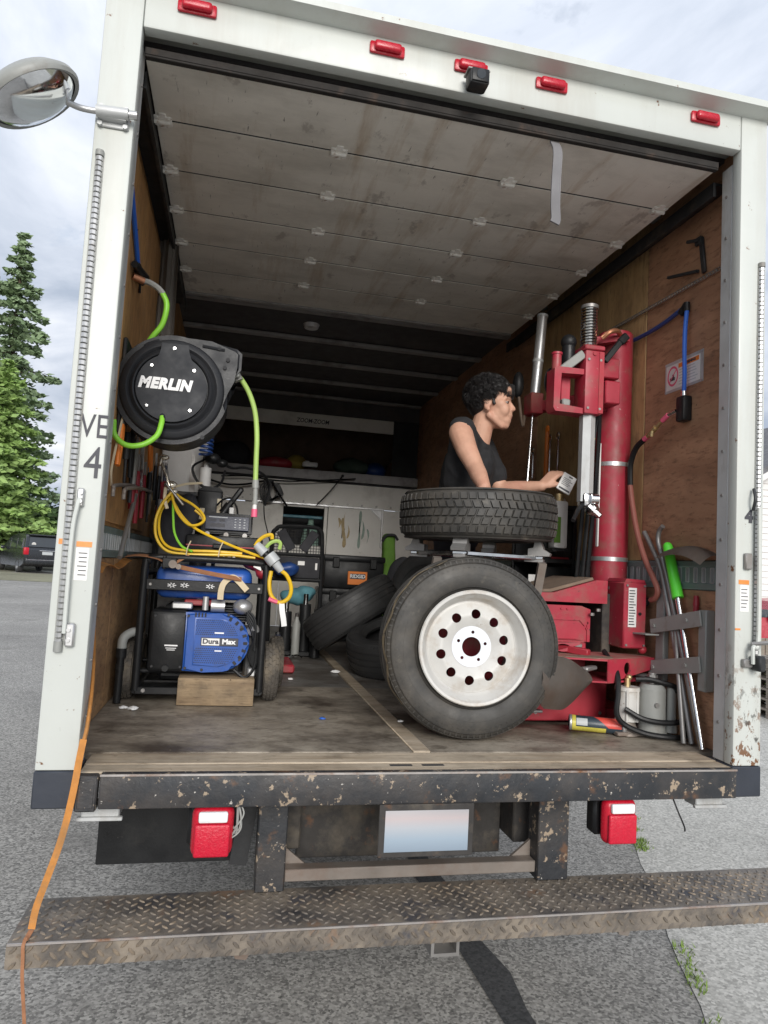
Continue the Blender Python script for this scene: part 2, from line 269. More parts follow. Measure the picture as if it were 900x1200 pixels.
# ------------------------------------------------------------------ mesh helpers
def BM(): return bmesh.new()
def xf(bm, verts, mat):
    for v in verts: v.co = mat @ v.co
def box(bm, x0, x1, y0, y1, z0, z1, bev=0.0, mat=None, seg=1):
    r = bmesh.ops.create_cube(bm, size=1.0); vs = r['verts']
    xf(bm, vs, Matrix.Translation(((x0 + x1) / 2, (y0 + y1) / 2, (z0 + z1) / 2)) @ Matrix.Diagonal((abs(x1 - x0), abs(y1 - y0), abs(z1 - z0), 1)))
    if bev > 0:
        es = list({e for v in vs for e in v.link_edges})
        g = bmesh.ops.bevel(bm, geom=es, offset=bev, segments=seg, affect='EDGES', clamp_overlap=True, profile=.5)
        vs = list({v for f in g['faces'] for v in f.verts} | {v for v in vs if v.is_valid})
    if mat is not None: xf(bm, vs, mat)
    return vs
def frame(p0, p1):
    d = (Vector(p1) - Vector(p0)); L = d.length; d.normalize()
    return Matrix.Translation((Vector(p0) + Vector(p1)) / 2) @ d.to_track_quat('Z', 'Y').to_matrix().to_4x4(), L
def cyl(bm, p0, p1, r0, r1=None, seg=16, caps=True):
    m, L = frame(p0, p1)
    r = bmesh.ops.create_cone(bm, cap_ends=caps, segments=seg, radius1=r0, radius2=r0 if r1 is None else r1, depth=L)
    xf(bm, r['verts'], m); return r['verts']
def sph(bm, c, r, mat=None, u=14, v=9):
    rr = r if isinstance(r, (tuple, list)) else (r, r, r)
    m = Matrix.Translation(c) @ (mat.to_4x4() if mat is not None else Matrix.Identity(4)) @ Matrix.Diagonal((*rr, 1))
    lathe(bm, [(0 if k in (0, v) else math.sin(PI * k / v), -math.cos(PI * k / v)) for k in range(v + 1)], m, u)
def cap(bm, p0, p1, r0, r1, seg=14):
    cyl(bm, p0, p1, r0, r1, seg); sph(bm, p0, r0, u=seg, v=8); sph(bm, p1, r1, u=seg, v=8)
def beam(bm, p0, p1, w, h, up=(0, 0, 1), bev=0.0):
    d = (Vector(p1) - Vector(p0)); L = d.length; d.normalize()
    s = d.cross(Vector(up)); s.normalize(); u = s.cross(d)
    m = Matrix((s, d, u)).transposed().to_4x4(); m.translation = (Vector(p0) + Vector(p1)) / 2
    return box(bm, -w / 2, w / 2, -L / 2, L / 2, -h / 2, h / 2, bev, m)
def spline(pts, n=8, closed=False):
    P = [Vector(p) for p in pts]; o = []
    k = len(P)
    for i in range(k if closed else k - 1):
        a = P[(i - 1) % k] if closed or i > 0 else P[0] * 2 - P[1]
        b, c = P[i], P[(i + 1) % k]
        d = P[(i + 2) % k] if closed or i + 2 < k else P[-1] * 2 - P[-2]
        for j in range(n):
            t = j / n
            o.append(0.5 * ((2 * b) + (c - a) * t + (2 * a - 5 * b + 4 * c - d) * t * t + (3 * b - a - 3 * c + d) * t ** 3))
    if not closed: o.append(P[-1])
    return o
def sweep(bm, pts, prof, up=(0, 0, 1), closed=False, caps=True, scale=None):
    """profile = list of (side, up) offsets"""
    n = len(pts); rings = []; prev = None
    for i, p in enumerate(pts):
        if closed: d = pts[(i + 1) % n] - pts[i - 1]
        else: d = pts[min(i + 1, n - 1)] - pts[max(i - 1, 0)]
        if d.length < 1e-9: d = Vector((0, 0, 1))
        d.normalize()
        ref = prev if prev is not None else Vector(up)
        u = ref - d * ref.dot(d)
        if u.length < 1e-4: u = d.orthogonal()
        u.normalize(); s = d.cross(u); prev = u
        k = scale(i / max(1, n - 1)) if scale else 1
        rings.append([bm.verts.new(p + s * a * k + u * b * k) for a, b in prof])
    m = len(prof)
    for i in range(n if closed else n - 1):
        A, B = rings[i], rings[(i + 1) % n]
        for j in range(m): bm.faces.new((A[j], A[(j + 1) % m], B[(j + 1) % m], B[j]))
    if caps and not closed:
        bm.faces.new(rings[0][::-1]); bm.faces.new(rings[-1])
def circ(r, n=8): return [(r * math.cos(2 * PI * i / n), r * math.sin(2 * PI * i / n)) for i in range(n)]
def tube(bm, pts, r, n=8, sub=8, closed=False, smooth=True, scale=None):
    P = spline(pts, sub, closed) if smooth else [Vector(p) for p in pts]
    sweep(bm, P, circ(r, n), closed=closed, scale=scale)
def strap(bm, pts, w, t, up, sub=8):
    sweep(bm, spline(pts, sub), [(-w / 2, -t / 2), (w / 2, -t / 2), (w / 2, t / 2), (-w / 2, t / 2)], up=up)
def lathe(bm, prof, mat=Matrix.Identity(4), seg=32, closed=False):
    """prof (radius, height) about local z"""
    rings = []
    for r, h in prof:
        if r < 1e-6: rings.append([bm.verts.new(mat @ Vector((0, 0, h)))])
        else: rings.append([bm.verts.new(mat @ Vector((r * math.cos(2 * PI * i / seg), r * math.sin(2 * PI * i / seg), h))) for i in range(seg)])
    n = len(rings)
    for k in range(n if closed else n - 1):
        A, B = rings[k], rings[(k + 1) % n]
        for i in range(seg):
            j = (i + 1) % seg
            if len(A) == 1 and len(B) == 1: continue
            if len(A) == 1: bm.faces.new((A[0], B[j], B[i]))
            elif len(B) == 1: bm.faces.new((A[i], A[j], B[0]))
            else: bm.faces.new((A[i], A[j], B[j], B[i]))
def prism(bm, poly, d0, d1, mat=Matrix.Identity(4)):
    """poly in local xy, extruded along z"""
    a = [bm.verts.new(mat @ Vector((x, y, d0))) for x, y in poly]; b = [bm.verts.new(mat @ Vector((x, y, d1))) for x, y in poly]
    bm.faces.new(a[::-1]); bm.faces.new(b); n = len(poly)
    for i in range(n): bm.faces.new((a[i], a[(i + 1) % n], b[(i + 1) % n], b[i]))
def basis(x, y, z, o=(0, 0, 0)):
    m = Matrix((Vector(x), Vector(y), Vector(z))).transposed().to_4x4(); m.translation = Vector(o); return m
XZ = basis((1, 0, 0), (0, 0, 1), (0, -1, 0))      # polygon drawn in x,z ; depth towards -y
YZ = basis((0, 1, 0), (0, 0, 1), (1, 0, 0))
def wpos(o):
    p = Vector((0, 0, 0))
    while o is not None: p += o.location; o = o.parent
    return p
def finish(bm, name, mat, origin, sharp=38):
    bmesh.ops.recalc_face_normals(bm, faces=bm.faces)
    bmesh.ops.translate(bm, verts=bm.verts, vec=-Vector(origin))
    me = bpy.data.meshes.new(name); bm.to_mesh(me); bm.free()
    for m in (mat if isinstance(mat, (list, tuple)) else [mat]): me.materials.append(M[m] if isinstance(m, str) else m)
    me.shade_smooth(); me.set_sharp_from_angle(angle=R(sharp))
    return me
def T(name, label, cat, loc, group=None):
    o = bpy.data.objects.new(name, None); COL.objects.link(o); o.location = loc; o.empty_display_size = .1
    o['label'] = label; o['category'] = cat
    if group: o['group'] = group
    return o
def part(name, bm, mat, parent, label=None, kind=None, sharp=38):
    me = finish(bm, name, mat, wpos(parent), sharp)
    o = bpy.data.objects.new(name, me); COL.objects.link(o); o.parent = parent
    if label: o['label'] = label
    if kind: o['kind'] = kind
    return o
def solo(name, bm, mat, label, cat, loc=None, group=None, kind=None, sharp=38):
    bb = [v.co for v in bm.verts]
    if loc is None:
        loc = Vector((sum(v.x for v in bb) / len(bb), sum(v.y for v in bb) / len(bb), min(v.z for v in bb)))
    me = finish(bm, name, mat, loc, sharp)
    o = bpy.data.objects.new(name, me); COL.objects.link(o); o.location = loc
    if kind: o['kind'] = kind
    if label: o['label'] = label
    if cat: o['category'] = cat
    if group: o['group'] = group
    return o
def struct(name, bm, mat, loc=(0, 0, 0)):
    return solo(name, bm, mat, None, None, loc, kind='structure')
def dup(root, loc, label=None, rot=None):
    r = root.copy(); COL.objects.link(r); r.location = loc
    if rot: r.rotation_euler = rot
    if label: r['label'] = label
    for ch in list(root.children):
        c = ch.copy(); COL.objects.link(c); c.parent = r
        for g in list(ch.children):
            d = g.copy(); COL.objects.link(d); d.parent = c
    return r
def dup_part(p, loc, parent=None):
    c = p.copy(); COL.objects.link(c); c.parent = parent or p.parent; c.location = loc
    for g in list(p.children):
        d = g.copy(); COL.objects.link(d); d.parent = c
    return c
def text(bm, s, size, mat, depth=.001, bold=0.0, shear=0.0, space=1.0, sx=1.0):
    c = bpy.data.curves.new('lettering', 'FONT'); c.body = s; c.size = size; c.extrude = depth; c.offset = bold; c.shear = shear
    c.align_x = 'CENTER'; c.align_y = 'CENTER'; c.space_character = space; c.resolution_u = 3
    o = bpy.data.objects.new('lettering', c); COL.objects.link(o)
    me = bpy.data.meshes.new_from_object(o.evaluated_get(bpy.context.evaluated_depsgraph_get()))
    bpy.data.objects.remove(o); bpy.data.curves.remove(c)
    t = BM(); t.from_mesh(me); bpy.data.meshes.remove(me)
    xf(t, t.verts, mat @ Matrix.Diagonal((sx, 1, 1, 1)))
    tmp = bpy.data.meshes.new('tmp'); t.to_mesh(tmp); t.free(); bm.from_mesh(tmp); bpy.data.meshes.remove(tmp)
def remesh(bm, voxel, smooth_n=4, disp=None):
    """union of closed shells as one continuous skin"""
    me = bpy.data.meshes.new('tmp'); bm.to_mesh(me); bm.free()
    o = bpy.data.objects.new('tmp', me); COL.objects.link(o)
    r = o.modifiers.new('r', 'REMESH'); r.mode = 'VOXEL'; r.voxel_size = voxel
    if smooth_n:
        s = o.modifiers.new('s', 'SMOOTH'); s.iterations = smooth_n; s.factor = .5
    me2 = bpy.data.meshes.new_from_object(o.evaluated_get(bpy.context.evaluated_depsgraph_get()))
    bpy.data.objects.remove(o); bpy.data.meshes.remove(me)
    b = BM(); b.from_mesh(me2); bpy.data.meshes.remove(me2)
    if disp:
        b.normal_update()
        for v in b.verts: v.co += v.normal * disp(v.co)
    return b
# ------------------------------------------------------------------ ground
GZ = -0.98
def gh(x, y):
    t = max(0.0, min(1.0, (y - 6) / 26.0)); t = t * t * (3 - 2 * t)
    return GZ + 0.55 * t
def sheet(name, xs, ys, dz, mat, test=None):
    bm = BM(); V = {}
    for i, x in enumerate(xs):
        for j, y in enumerate(ys): V[i, j] = bm.verts.new((x, y, gh(x, y) + dz))
    for i in range(len(xs) - 1):
        for j in range(len(ys) - 1): bm.faces.new((V[i, j], V[i + 1, j], V[i + 1, j + 1], V[i, j + 1]))
    return struct(name, bm, mat)
far = [-900, -300, -120, -60, -30, -15, -6, -2, 2, 6, 15, 30, 60, 120, 300, 900]
sheet('ground', far, [-900, -200, -60, -20, -6, 0] + [6 + 2 * k for k in range(14)] + [40, 60, 100, 200, 400, 900], -0.012, 'verge')
def slab(name, poly, dz, mat, n=18):
    """a sheet bounded left and right by x(y) functions"""
    bm = BM(); prev = None
    for y, a, b in poly:
        cur = [bm.verts.new((a + (b - a) * k / 4, y, gh(0, y) + dz)) for k in range(5)]
        if prev:
            for k in range(4): bm.faces.new((prev[k], prev[k + 1], cur[k + 1], cur[k]))
        prev = cur
    return struct(name, bm, mat)
edge = lambda y: 1.07 + 0.455 * y if y < 3 else 2.435 + .1 * (y - 3)
slab('road', [(y, -9.5 - .02 * y, edge(y) + .05 * math.sin(y * 7) * .3) for y in [-14, -8, -4, -2, -1, -.5] + [k * .25 for k in range(0, 13)] + [4, 6, 8, 10, 12, 14, 16, 18, 20, 24, 28, 32, 40, 60, 120]], 0.0, 'asphalt')
slab('concrete_apron', [(y, edge(y) - .015 + .05 * math.sin(y * 7) * .3, 9.5) for y in [-14, -8, -4, -2, -1, -.5] + [k * .25 for k in range(0, 13)] + [4, 5, 6, 7]], 0.004, 'concrete')
bm = BM(); prev = None
for k in range(15):
    y = -1.6 + k * .24
    w = .035 * math.sin(k * 1.9) ; c0 = .43 + .012 * math.sin(k * 2.3) + .02 * k * 0
    cur = [bm.verts.new((c0 - .055 + w * .4, y, GZ + .004)), bm.verts.new((c0 + .075 - w * .3, y, GZ + .004))]
    if prev: bm.faces.new((prev[0], prev[1], cur[1], cur[0]))
    prev = cur
struct('tar_strip', bm, 'tar')
slab('dirt_shoulder', [(y, -16 - .2 * math.sin(y), -5.6 + .5 * math.sin(y * 1.3)) for y in range(25, 32)], .006, 'verge')
# grass growing in the joint
bm = BM()
for k in range(1500):
    y = rnd.choice([rnd.uniform(1.55, 2.2), rnd.uniform(-.1, .75), rnd.uniform(2.1, 3.0), rnd.gauss(1.9, .12)])
    if mnoise.noise(Vector((y * 6, 3, 1))) < -.05: continue
    x = edge(y) + rnd.gauss(.02, .028); h = rnd.uniform(.008, .03); a = rnd.uniform(0, 6.28); w = .004
    dx, dy = math.cos(a), math.sin(a)
    p = Vector((x, y, GZ + .003))
    v = [bm.verts.new(p + Vector((-dy * w, dx * w, 0))), bm.verts.new(p + Vector((dy * w, -dx * w, 0))), bm.verts.new(p + Vector((dx * h * .9, dy * h * .9, h)))]
    bm.faces.new(v)
o = solo('grass', bm, 'grass', None, None, kind='stuff'); o['label'] = 'green grass growing in the joint beside the concrete'

# ------------------------------------------------------------------ the truck
truck = T('box_truck', 'white box truck seen from behind with its roller door open', 'truck', (0, 2.5, GZ))
LB = 5.0      # depth of the cargo box
# outer shell
for s in (-1, 1):
    bm = BM(); box(bm, s * 1.202, s * 1.22, .051, LB + 1.0, -.10, 2.44, .004); part('side_wall', bm, 'white', truck)
bm = BM(); box(bm, -1.22, 1.22, .076, LB + 1.0, 2.425, 2.455, .004); part('roof', bm, 'white', truck)
bm = BM(); box(bm, -1.2, 1.2, LB + .92, LB + 1.0, 1.45, 2.42); part('front_wall', bm, 'white', truck)
# rear frame : posts with rounded returns
def post(s, mat):
    bm = BM()
    box(bm, s * 1.105, s * 1.221, 0, .05, 0.001, 2.47, .006, seg=2)
    return part('corner_post', bm, mat, truck)
post(-1, 'white'); pr = post(1, 'white_chipped')
for s in (-1, 1):
    bm = BM(); box(bm, s * 1.104, s * 1.222, -.002, .14, -.107, 0.0, .004); part('post_foot', bm, 'post_foot', truck)
    bm = BM()      # galvanised door track inside the opening
    box(bm, s * 1.107, s * 1.120, .051, .112, .002, 2.30, .003)
    box(bm, s * 1.120, s * 1.184, .098, .112, .002, 2.30, .002)
    tr = part('door_track', bm, 'galv', truck)
    bm = BM()
    for k in range(13): cyl(bm, (s * 1.108, .082, .14 + k * .17), (s * 1.103, .082, .14 + k * .17), .006, seg=8)
    part('track_bolts', bm, 'steel_dull', tr, kind='stuff')
bm = BM(); box(bm, -1.1045, 1.1045, .001, .048, 2.325, 2.469, .008, seg=2); part('header', bm, 'white', truck)
bm = BM(); sweep(bm, [Vector((-1.235, 0, 2.462)), Vector((1.235, 0, 2.462))], [(-.03, .0), (-.015, .024), (.02, .036), (.06, .038), (.06, .012), (.0, .0)], up=(0, 0, 1))
box(bm, -1.235, 1.235, -.004, .20, 2.471, 2.497, .008); part('top_rail', bm, 'white', truck)
# stencilled letters and hinge strips
bm = BM(); text(bm, 'VE', .104, XZ @ Matrix.Translation((-1.142, 1.018, .0012)), .0008, 0.0, sx=.72); part('stencil', bm, 'ink', truck)
bm = BM(); text(bm, '4', .138, XZ @ Matrix.Translation((-1.136, .905, .0012)), .0008, 0.0, sx=.78); part('stencil', bm, 'ink', truck)
bm = BM(); text(bm, '4', .06, XZ @ Matrix.Translation((1.158, .905, .0012)), .0008, 0.004); part('stencil', bm, 'ink', truck)
for s, x0, x1 in ((-1, -1.196, -1.186), (1, 1.196, 1.190)):
    bm = BM(); n = 88
    for k in range(n):
        z0 = .37 + 1.5 * k / n; z1 = .37 + 1.5 * (k + .72) / n; x = x1 + (x0 - x1) * k / n
        cyl(bm, (x, -.006, z0), (x, -.006, z1), .0105, seg=8)
    h = part('hinge_strip', bm, 'alu', truck)
    bm = BM(); beam(bm, (x1, -.0015, .365), (x0, -.0015, 1.87), .026, .003, up=(0, 1, 0)); cyl(bm, (x0, -.006, 1.868), (x0, -.006, 1.885), .013, seg=10); cyl(bm, (x1, -.006, .345), (x1, -.006, .375), .013, seg=10)
    part('hinge_back', bm, 'grey_paint', h)
# latch rods on the posts
bm = BM(); tube(bm, [(-1.160, -.02, .80), (-1.165, -.024, .77), (-1.172, -.024, .68), (-1.170, -.022, .40)], .0065, 8); part('lock_rod', bm, 'white', truck)
bm = BM(); box(bm, -1.170, -1.150, -.018, -.001, .775, .83, .004); box(bm, -1.168, -1.142, -.02, -.001, .36, .43, .005)
for z in (.79, .815, .38, .41): cyl(bm, (-1.158, -.018, z), (-1.158, -.026, z), .006, seg=8)
part('rod_bracket', bm, 'alu', truck)
bm = BM(); tube(bm, [(1.178, -.03, .94), (1.180, -.03, .70), (1.180, -.028, .45), (1.155, -.034, .43), (1.158, -.03, .37)], .007, 8); part('lock_rod', bm, 'white', truck)
bm = BM(); box(bm, 1.135, 1.165, -.016, -.001, .71, .77, .004); part('rod_clip', bm, 'steel_dull', truck)
bm = BM(); box(bm, 1.13, 1.205, -.02, -.001, .355, .385, .004); 
part('rod_bracket', bm, 'steel_dull', truck)
bm = BM(); tube(bm, [(1.16, -.02, .44), (1.205, -.05, .45), (1.225, -.05, .455)], .008, 6); part('rod_handle', bm, 'steel_dull', truck)
bm = BM(); box(bm, 1.165, 1.195, -.055, -.004, .345, .40, .006); part('rod_latch', bm, 'black_steel', truck)
bm = BM(); tube(bm, [(1.168, -.012, 1.01), (1.160, -.03, .97), (1.166, -.012, .93)], .006, 6); part('latch_hook', bm, 'black_steel', truck)
for s in (-1, 1):       # orange tape with the paper decal below it
    for x0, x1, z in ((1.118, 1.162, .655), (1.196, 1.212, .66)):
        bm = BM(); box(bm, s * x0, s * x1, -.0012, 0, z, z + .016); part('tape_strip', bm, 'orange_tape', truck)
    bm = BM(); box(bm, s * 1.125, s * 1.162, -.0011, 0, .555, .652); d = part('decal', bm, 'sticker', truck)
    bm = BM()
    for k in range(6): box(bm, s * 1.129, s * (1.150 + .008 * rnd.random()), -.0018, -.0012, .57 + k * .013, .573 + k * .013)
    part('decal_print', bm, 'ink', d)
bm = BM(); box(bm, 1.106, 1.128, -.0012, 0, .487, .494); part('tape_strip', bm, 'orange_tape', truck)
# marker lights
mk = None
for x in (-.942, -.308, -.004, .304, .94):
    if mk is None:
        bm = BM(); box(bm, x - .062, x + .062, -.012, .001, 2.397, 2.439, .008, seg=2); mk = part('marker_light', bm, 'red_pl', truck)
        bm = BM(); box(bm, x - .048, x + .048, -.030, -.010, 2.402, 2.434, .011, seg=3); part('marker_lens', bm, 'red_pl', mk); mx0 = x
    else: dup_part(mk, (x - mx0, 0, 0))
# backup camera
bm = BM(); box(bm, -.030, .042, -.085, -.022, 2.308, 2.366, .012, seg=2); bc = part('backup_camera', bm, 'black_steel', truck)
bm = BM(); box(bm, -.024, .036, -.0885, -.084, 2.314, 2.360, .006, seg=2); part('camera_face', bm, 'black_pl', bc)
bm = BM(); cyl(bm, (.006, -.087, 2.338), (.006, -.094, 2.336), .016, seg=16); part('lens', bm, 'car_glass', bc)
bm = BM(); box(bm, -.012, .022, -.05, .0, 2.345, 2.39, .004); box(bm, -.034, .046, -.07, -.015, 2.366, 2.373, .002); part('bracket', bm, 'steel_dull', bc)
# cross-view mirror on its arm
mz = Vector((-1.372, -.10, 1.962)); mn = Vector((.552, .08, -.827)).normalized(); mxd = Vector((.81, -.22, .55)); mxd = (mxd - mn * mxd.dot(mn)).normalized(); myd = mn.cross(mxd)
MB = basis(mxd, myd, mn, mz) @ Matrix.Diagonal((1.28, 1.18, 1.1, 1))
bm = BM(); lathe(bm, [(0, .042), (.03, .040), (.06, .033), (.085, .02), (.100, .002)], MB, 40); mir_face = bm
bm = BM(); lathe(bm, [(.100, .006), (.108, .010), (.112, 0), (.109, -.014), (.09, -.036), (.05, -.052), (0, -.056)], MB, 40)
mroot = part('mirror', bm, 'grey_paint', truck); part('mirror_glass', mir_face, 'mirror', mroot)
bm = BM(); tube(bm, [mz - mn * .03, (-1.30, -.06, 1.992), (-1.24, -.03, 1.996), (-1.095, -.03, 2.004)], .0095, 10); cyl(bm, (-1.115, -.03, 2.003), (-1.092, -.03, 2.004), .013, seg=12); part('mirror_arm', bm, 'alu', mroot)
bm = BM(); box(bm, -1.212, -1.118, -.008, -.001, 1.965, 2.035, .003); cyl(bm, (-1.212, -.03, 1.998), (-1.118, -.03, 2.003), .018, seg=14); box(bm, -1.205, -1.125, -.03, -.004, 1.982, 1.990)
for x in (-1.203, -1.128):
    for z in (1.972, 2.028): cyl(bm, (x, -.008, z), (x, -.016, z), .008, seg=6)
part('mirror_bracket', bm, 'galv', mroot)
# floor : boards and sheets, recessed joints
fl = None
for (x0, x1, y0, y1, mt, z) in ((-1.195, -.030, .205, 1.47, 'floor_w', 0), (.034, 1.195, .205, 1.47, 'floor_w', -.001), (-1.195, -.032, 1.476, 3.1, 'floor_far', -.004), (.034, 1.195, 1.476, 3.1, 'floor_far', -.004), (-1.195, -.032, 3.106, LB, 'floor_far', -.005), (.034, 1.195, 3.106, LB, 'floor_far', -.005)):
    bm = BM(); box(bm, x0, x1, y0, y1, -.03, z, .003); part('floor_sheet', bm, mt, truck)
bm = BM(); box(bm, -.029, .033, .206, 3.2, -.025, .003, .003); st = part('floor_strip', bm, 'sill_w', truck)
for k, (y0, y1) in enumerate(((.085, .200), (.005, .081))):
    bm = BM(); box(bm, -1.10, 1.104, y0, y1, -.03, -.002 - .002 * k, .003); part('sill_board', bm, 'sill_w', truck)
bm = BM()
for x in (-.105, .005): box(bm, x - .045, x + .03, .045, .062, -.004, -.0025)
part('latch_slots', bm, 'dark_int', truck)
# rear sill beam
bm = BM(); box(bm, -1.035, 1.098, -.03, .004, -.102, -.002, .005, seg=2); part('rear_sill', bm, 'black_chipped', truck)
bm = BM(); beam(bm, (-1.035, -.031, -.004), (1.098, -.031, -.004), .004, .006); part('sill_edge', bm, 'edge', truck)
bm = BM(); box(bm, -1.10, -1.040, -.032, .006, -.108, -.006, .005); box(bm, -1.092, -1.048, -.034, -.03, -.098, -.016, .003); part('sill_stub', bm, 'black_chipped', truck)
for s in (-1, 1):
    bm = BM(); box(bm, s * .98, s * 1.09, .03, .10, -.150, -.109, .004); box(bm, s * .97, s * 1.10, .02, .035, -.152, -.140, .002); part('step_bracket', bm, 'galv', truck)
# tail lights
for x, z, l in ((-.705, -.178, None), (.655, -.178, None)):
    bm = BM(); box(bm, x - .062, x + .062, -.022, .03, z - .076, z + .076, .030, seg=4); tl = part('tail_light', bm, 'red_pl', truck)
    bm = BM(); box(bm, x - .052, x + .052, -.034, -.02, z - .068, z + .028, .024, seg=4); part('tail_lens', bm, 'red_lens2', tl)
    bm = BM(); box(bm, x - .043, x + .043, -.035, -.02, z + .032, z + .064, .006, seg=2); part('reverse_lens', bm, 'clear_lens', tl)
    bm = BM(); box(bm, x - .075, x + .05, .031, .09, z - .06, z + .07, .01); part('light_box', bm, 'black_pl', tl)
bm = BM()
for k in range(5):
    a = k * 1.3
    tube(bm, [(-.635, .01, -.09), (-.625 + .01 * math.cos(a), -.002, -.13 - .01 * k), (-.64 + .012 * math.sin(a), -.004, -.17 - .008 * k), (-.648, .01, -.16 - .01 * k)], .0028, 5)
part('light_wires', bm, 'grey_paint', truck)
bm = BM(); tube(bm, [(.875, .02, -.105), (.885, .0, -.15), (.905, -.01, -.20), (.915, 0, -.22)], .003, 5); part('loose_wire', bm, 'black_pl', truck)
# mud flaps, chassis
bm = BM(); box(bm, -1.09, -.60, .40, .412, -.432, -.10, .003); part('mud_flap', bm, 'black_pl', truck)
for s in (-1, 1):
    bm = BM(); box(bm, s * .40, s * .47, .30, 6.0, -.36, -.14, .006); part('chassis_rail', bm, 'chassis', truck)
for y in (.55, 1.3, 2.2, 3.1, 4.0, 4.9):
    bm = BM(); box(bm, -1.15, 1.15, y, y + .06, -.14, -.034, .004); part('cross_bearer', bm, 'chassis', truck)
bm = BM(); box(bm, -.398, .398, .42, .455, -.44, -.034, .004); part('cross_member', bm, 'chassis', truck)
bm = BM(); box(bm, -.398, .398, .46, 1.6, -.37, -.31, .004); part('skid_plate', bm, 'chassis', truck)
# bumper uprights, tie bar, gussets
for x, w in ((-.512, .096), (.484, .118)):
    bm = BM(); box(bm, x - w / 2, x + w / 2, .135, .215, -.429, -.034, .004); part('bumper_upright', bm, 'black_chipped', truck)
    s = -1 if x < 0 else 1
    bm = BM(); prism(bm, [(x - s * w * .5, -.31), (x - s * w * .5, -.37), (x - s * (w * .5 + .075), -.37)], -.20, -.212, XZ); part('gusset', bm, 'steel_brown', truck)
    bm = BM(); beam(bm, (x + s * .10, .30, -.40), (x + s * .06, .30, -.10), .06, .03, up=(0, 1, 0)); part('brace', bm, 'black_steel', truck)
bm = BM(); box(bm, -.463, .425, .15, .20, -.405, -.365, .003); part('tie_bar', bm, 'steel_brown', truck)
# tread-plate step
bm = BM()
prism(bm, [(-1.228, -.095), (1.42, -.095), (1.42, .165), (-1.228, .165)], -.436, -.43)
prism(bm, [(-1.228, -.096), (1.42, -.096), (1.42, -.090), (-1.228, -.090)], -.495, -.4365)
prism(bm, [(-1.228, .160), (1.42, .160), (1.42, .165), (-1.228, .165)], -.475, -.4365)
for x_ in (-1.228, 1.415): prism(bm, [(x_, -.0895), (x_ + .005, -.0895), (x_ + .005, .1595), (x_, .1595)], -.475, -.4365)
step = part('step_bumper', bm, 'tread', truck)
bm = BM(); beam(bm, (-1.226, -.0955, -.4315), (1.418, -.0955, -.4315), .005, .006); part('step_edge', bm, 'edge', step)
bm = BM()
def loz(p, u, v, n, L, w, h):
    pts = [(-L, 0), (-L * .5, w), (L * .5, w), (L, 0), (L * .5, -w), (-L * .5, -w)]
    a = [bm.verts.new(p + u * x + v * y) for x, y in pts]; t = [bm.verts.new(p + u * x * .72 + v * y * .55 + n * h) for x, y in pts]
    bm.faces.new(t)
    for i in range(6): bm.faces.new((a[i], a[(i + 1) % 6], t[(i + 1) % 6], t[i]))
c45 = math.sqrt(.5)
cp_ = .0205
for k in range(-62, 71):
    sg = 1 if k % 2 else -1; x = k * cp_; o_ = (k % 2) * cp_
    for j in range(-4, 5):
        y = .035 + j * 2 * cp_ + o_
        if x < -1.212 or x > 1.404 or y < -.082 or y > .152: continue
        loz(Vector((x, y, -.4299)), Vector((c45, sg * c45, 0)), Vector((-sg * c45, c45, 0)), Vector((0, 0, 1)), .0135, .0044, .0032)
    for z in (-.4455, -.4455 - 2 * cp_) if k % 2 else (-.4455 - cp_,):
        if -1.21 < x < 1.40 and z > -.488: loz(Vector((x, -.0961, z)), Vector((c45, 0, sg * c45)), Vector((-sg * c45, 0, c45)), Vector((0, -1, 0)), .0150, .0050, .0036)
part('tread_bars', bm, 'tread_bar', step, kind='stuff')
# tow receiver and brackets under the step
bm = BM()
for (x0, x1, y0, y1) in ((-.002, .008, -.02, .12), (.082, .092, -.02, .12)): box(bm, x0, x1, y0, y1, -.578, -.50)
box(bm, .008, .082, -.02, .12, -.578, -.568); box(bm, .008, .082, -.02, .12, -.510, -.50); box(bm, -.002, .092, .0, .12, -.502, -.44); box(bm, .008, .082, .05, .06, -.568, -.51)
part('tow_receiver', bm, 'steel_dull', truck)
for x in (-.60, .665):
    bm = BM(); prism(bm, [(x - .035, -.497), (x + .045, -.497), (x + .02, -.545), (x - .012, -.54)], .03, -.07, XZ); part('step_hanger', bm, 'steel_brown', truck)
# registration plate : unreadable soft print
m = bpy.data.materials.new('faded_plate'); m.use_nodes = True; t = m.node_tree; b = t.nodes['Principled BSDF']; b.inputs['Roughness'].default_value = .45
g = N(t, 'ShaderNodeTexCoord'); sp = N(t, 'ShaderNodeSeparateXYZ'); t.links.new(g.outputs['Generated'], sp.inputs[0])
cr = N(t, 'ShaderNodeValToRGB'); el = cr.color_ramp.elements
el[0].position = .0; el[0].color = (.25, .31, .38, 1); el[1].position = 1; el[1].color = (.33, .32, .33, 1)
for p, c in ((.3, (.30, .37, .44, 1)), (.58, (.38, .40, .43, 1)), (.80, (.42, .36, .36, 1))): q = el.new(p); q.color = c
t.links.new(sp.outputs['Z'], cr.inputs[0]); t.links.new(cr.outputs[0], b.inputs['Base Color']); M['plate'] = m
bm = BM(); box(bm, -.197, .116, -.036, -.032, -.262, -.100, .006); pl = part('plate_frame', bm, 'chassis', truck)
bm = BM(); box(bm, -.178, .098, -.0385, -.036, -.245, -.118, .004, seg=2); part('registration_plate', bm, 'plate', pl)
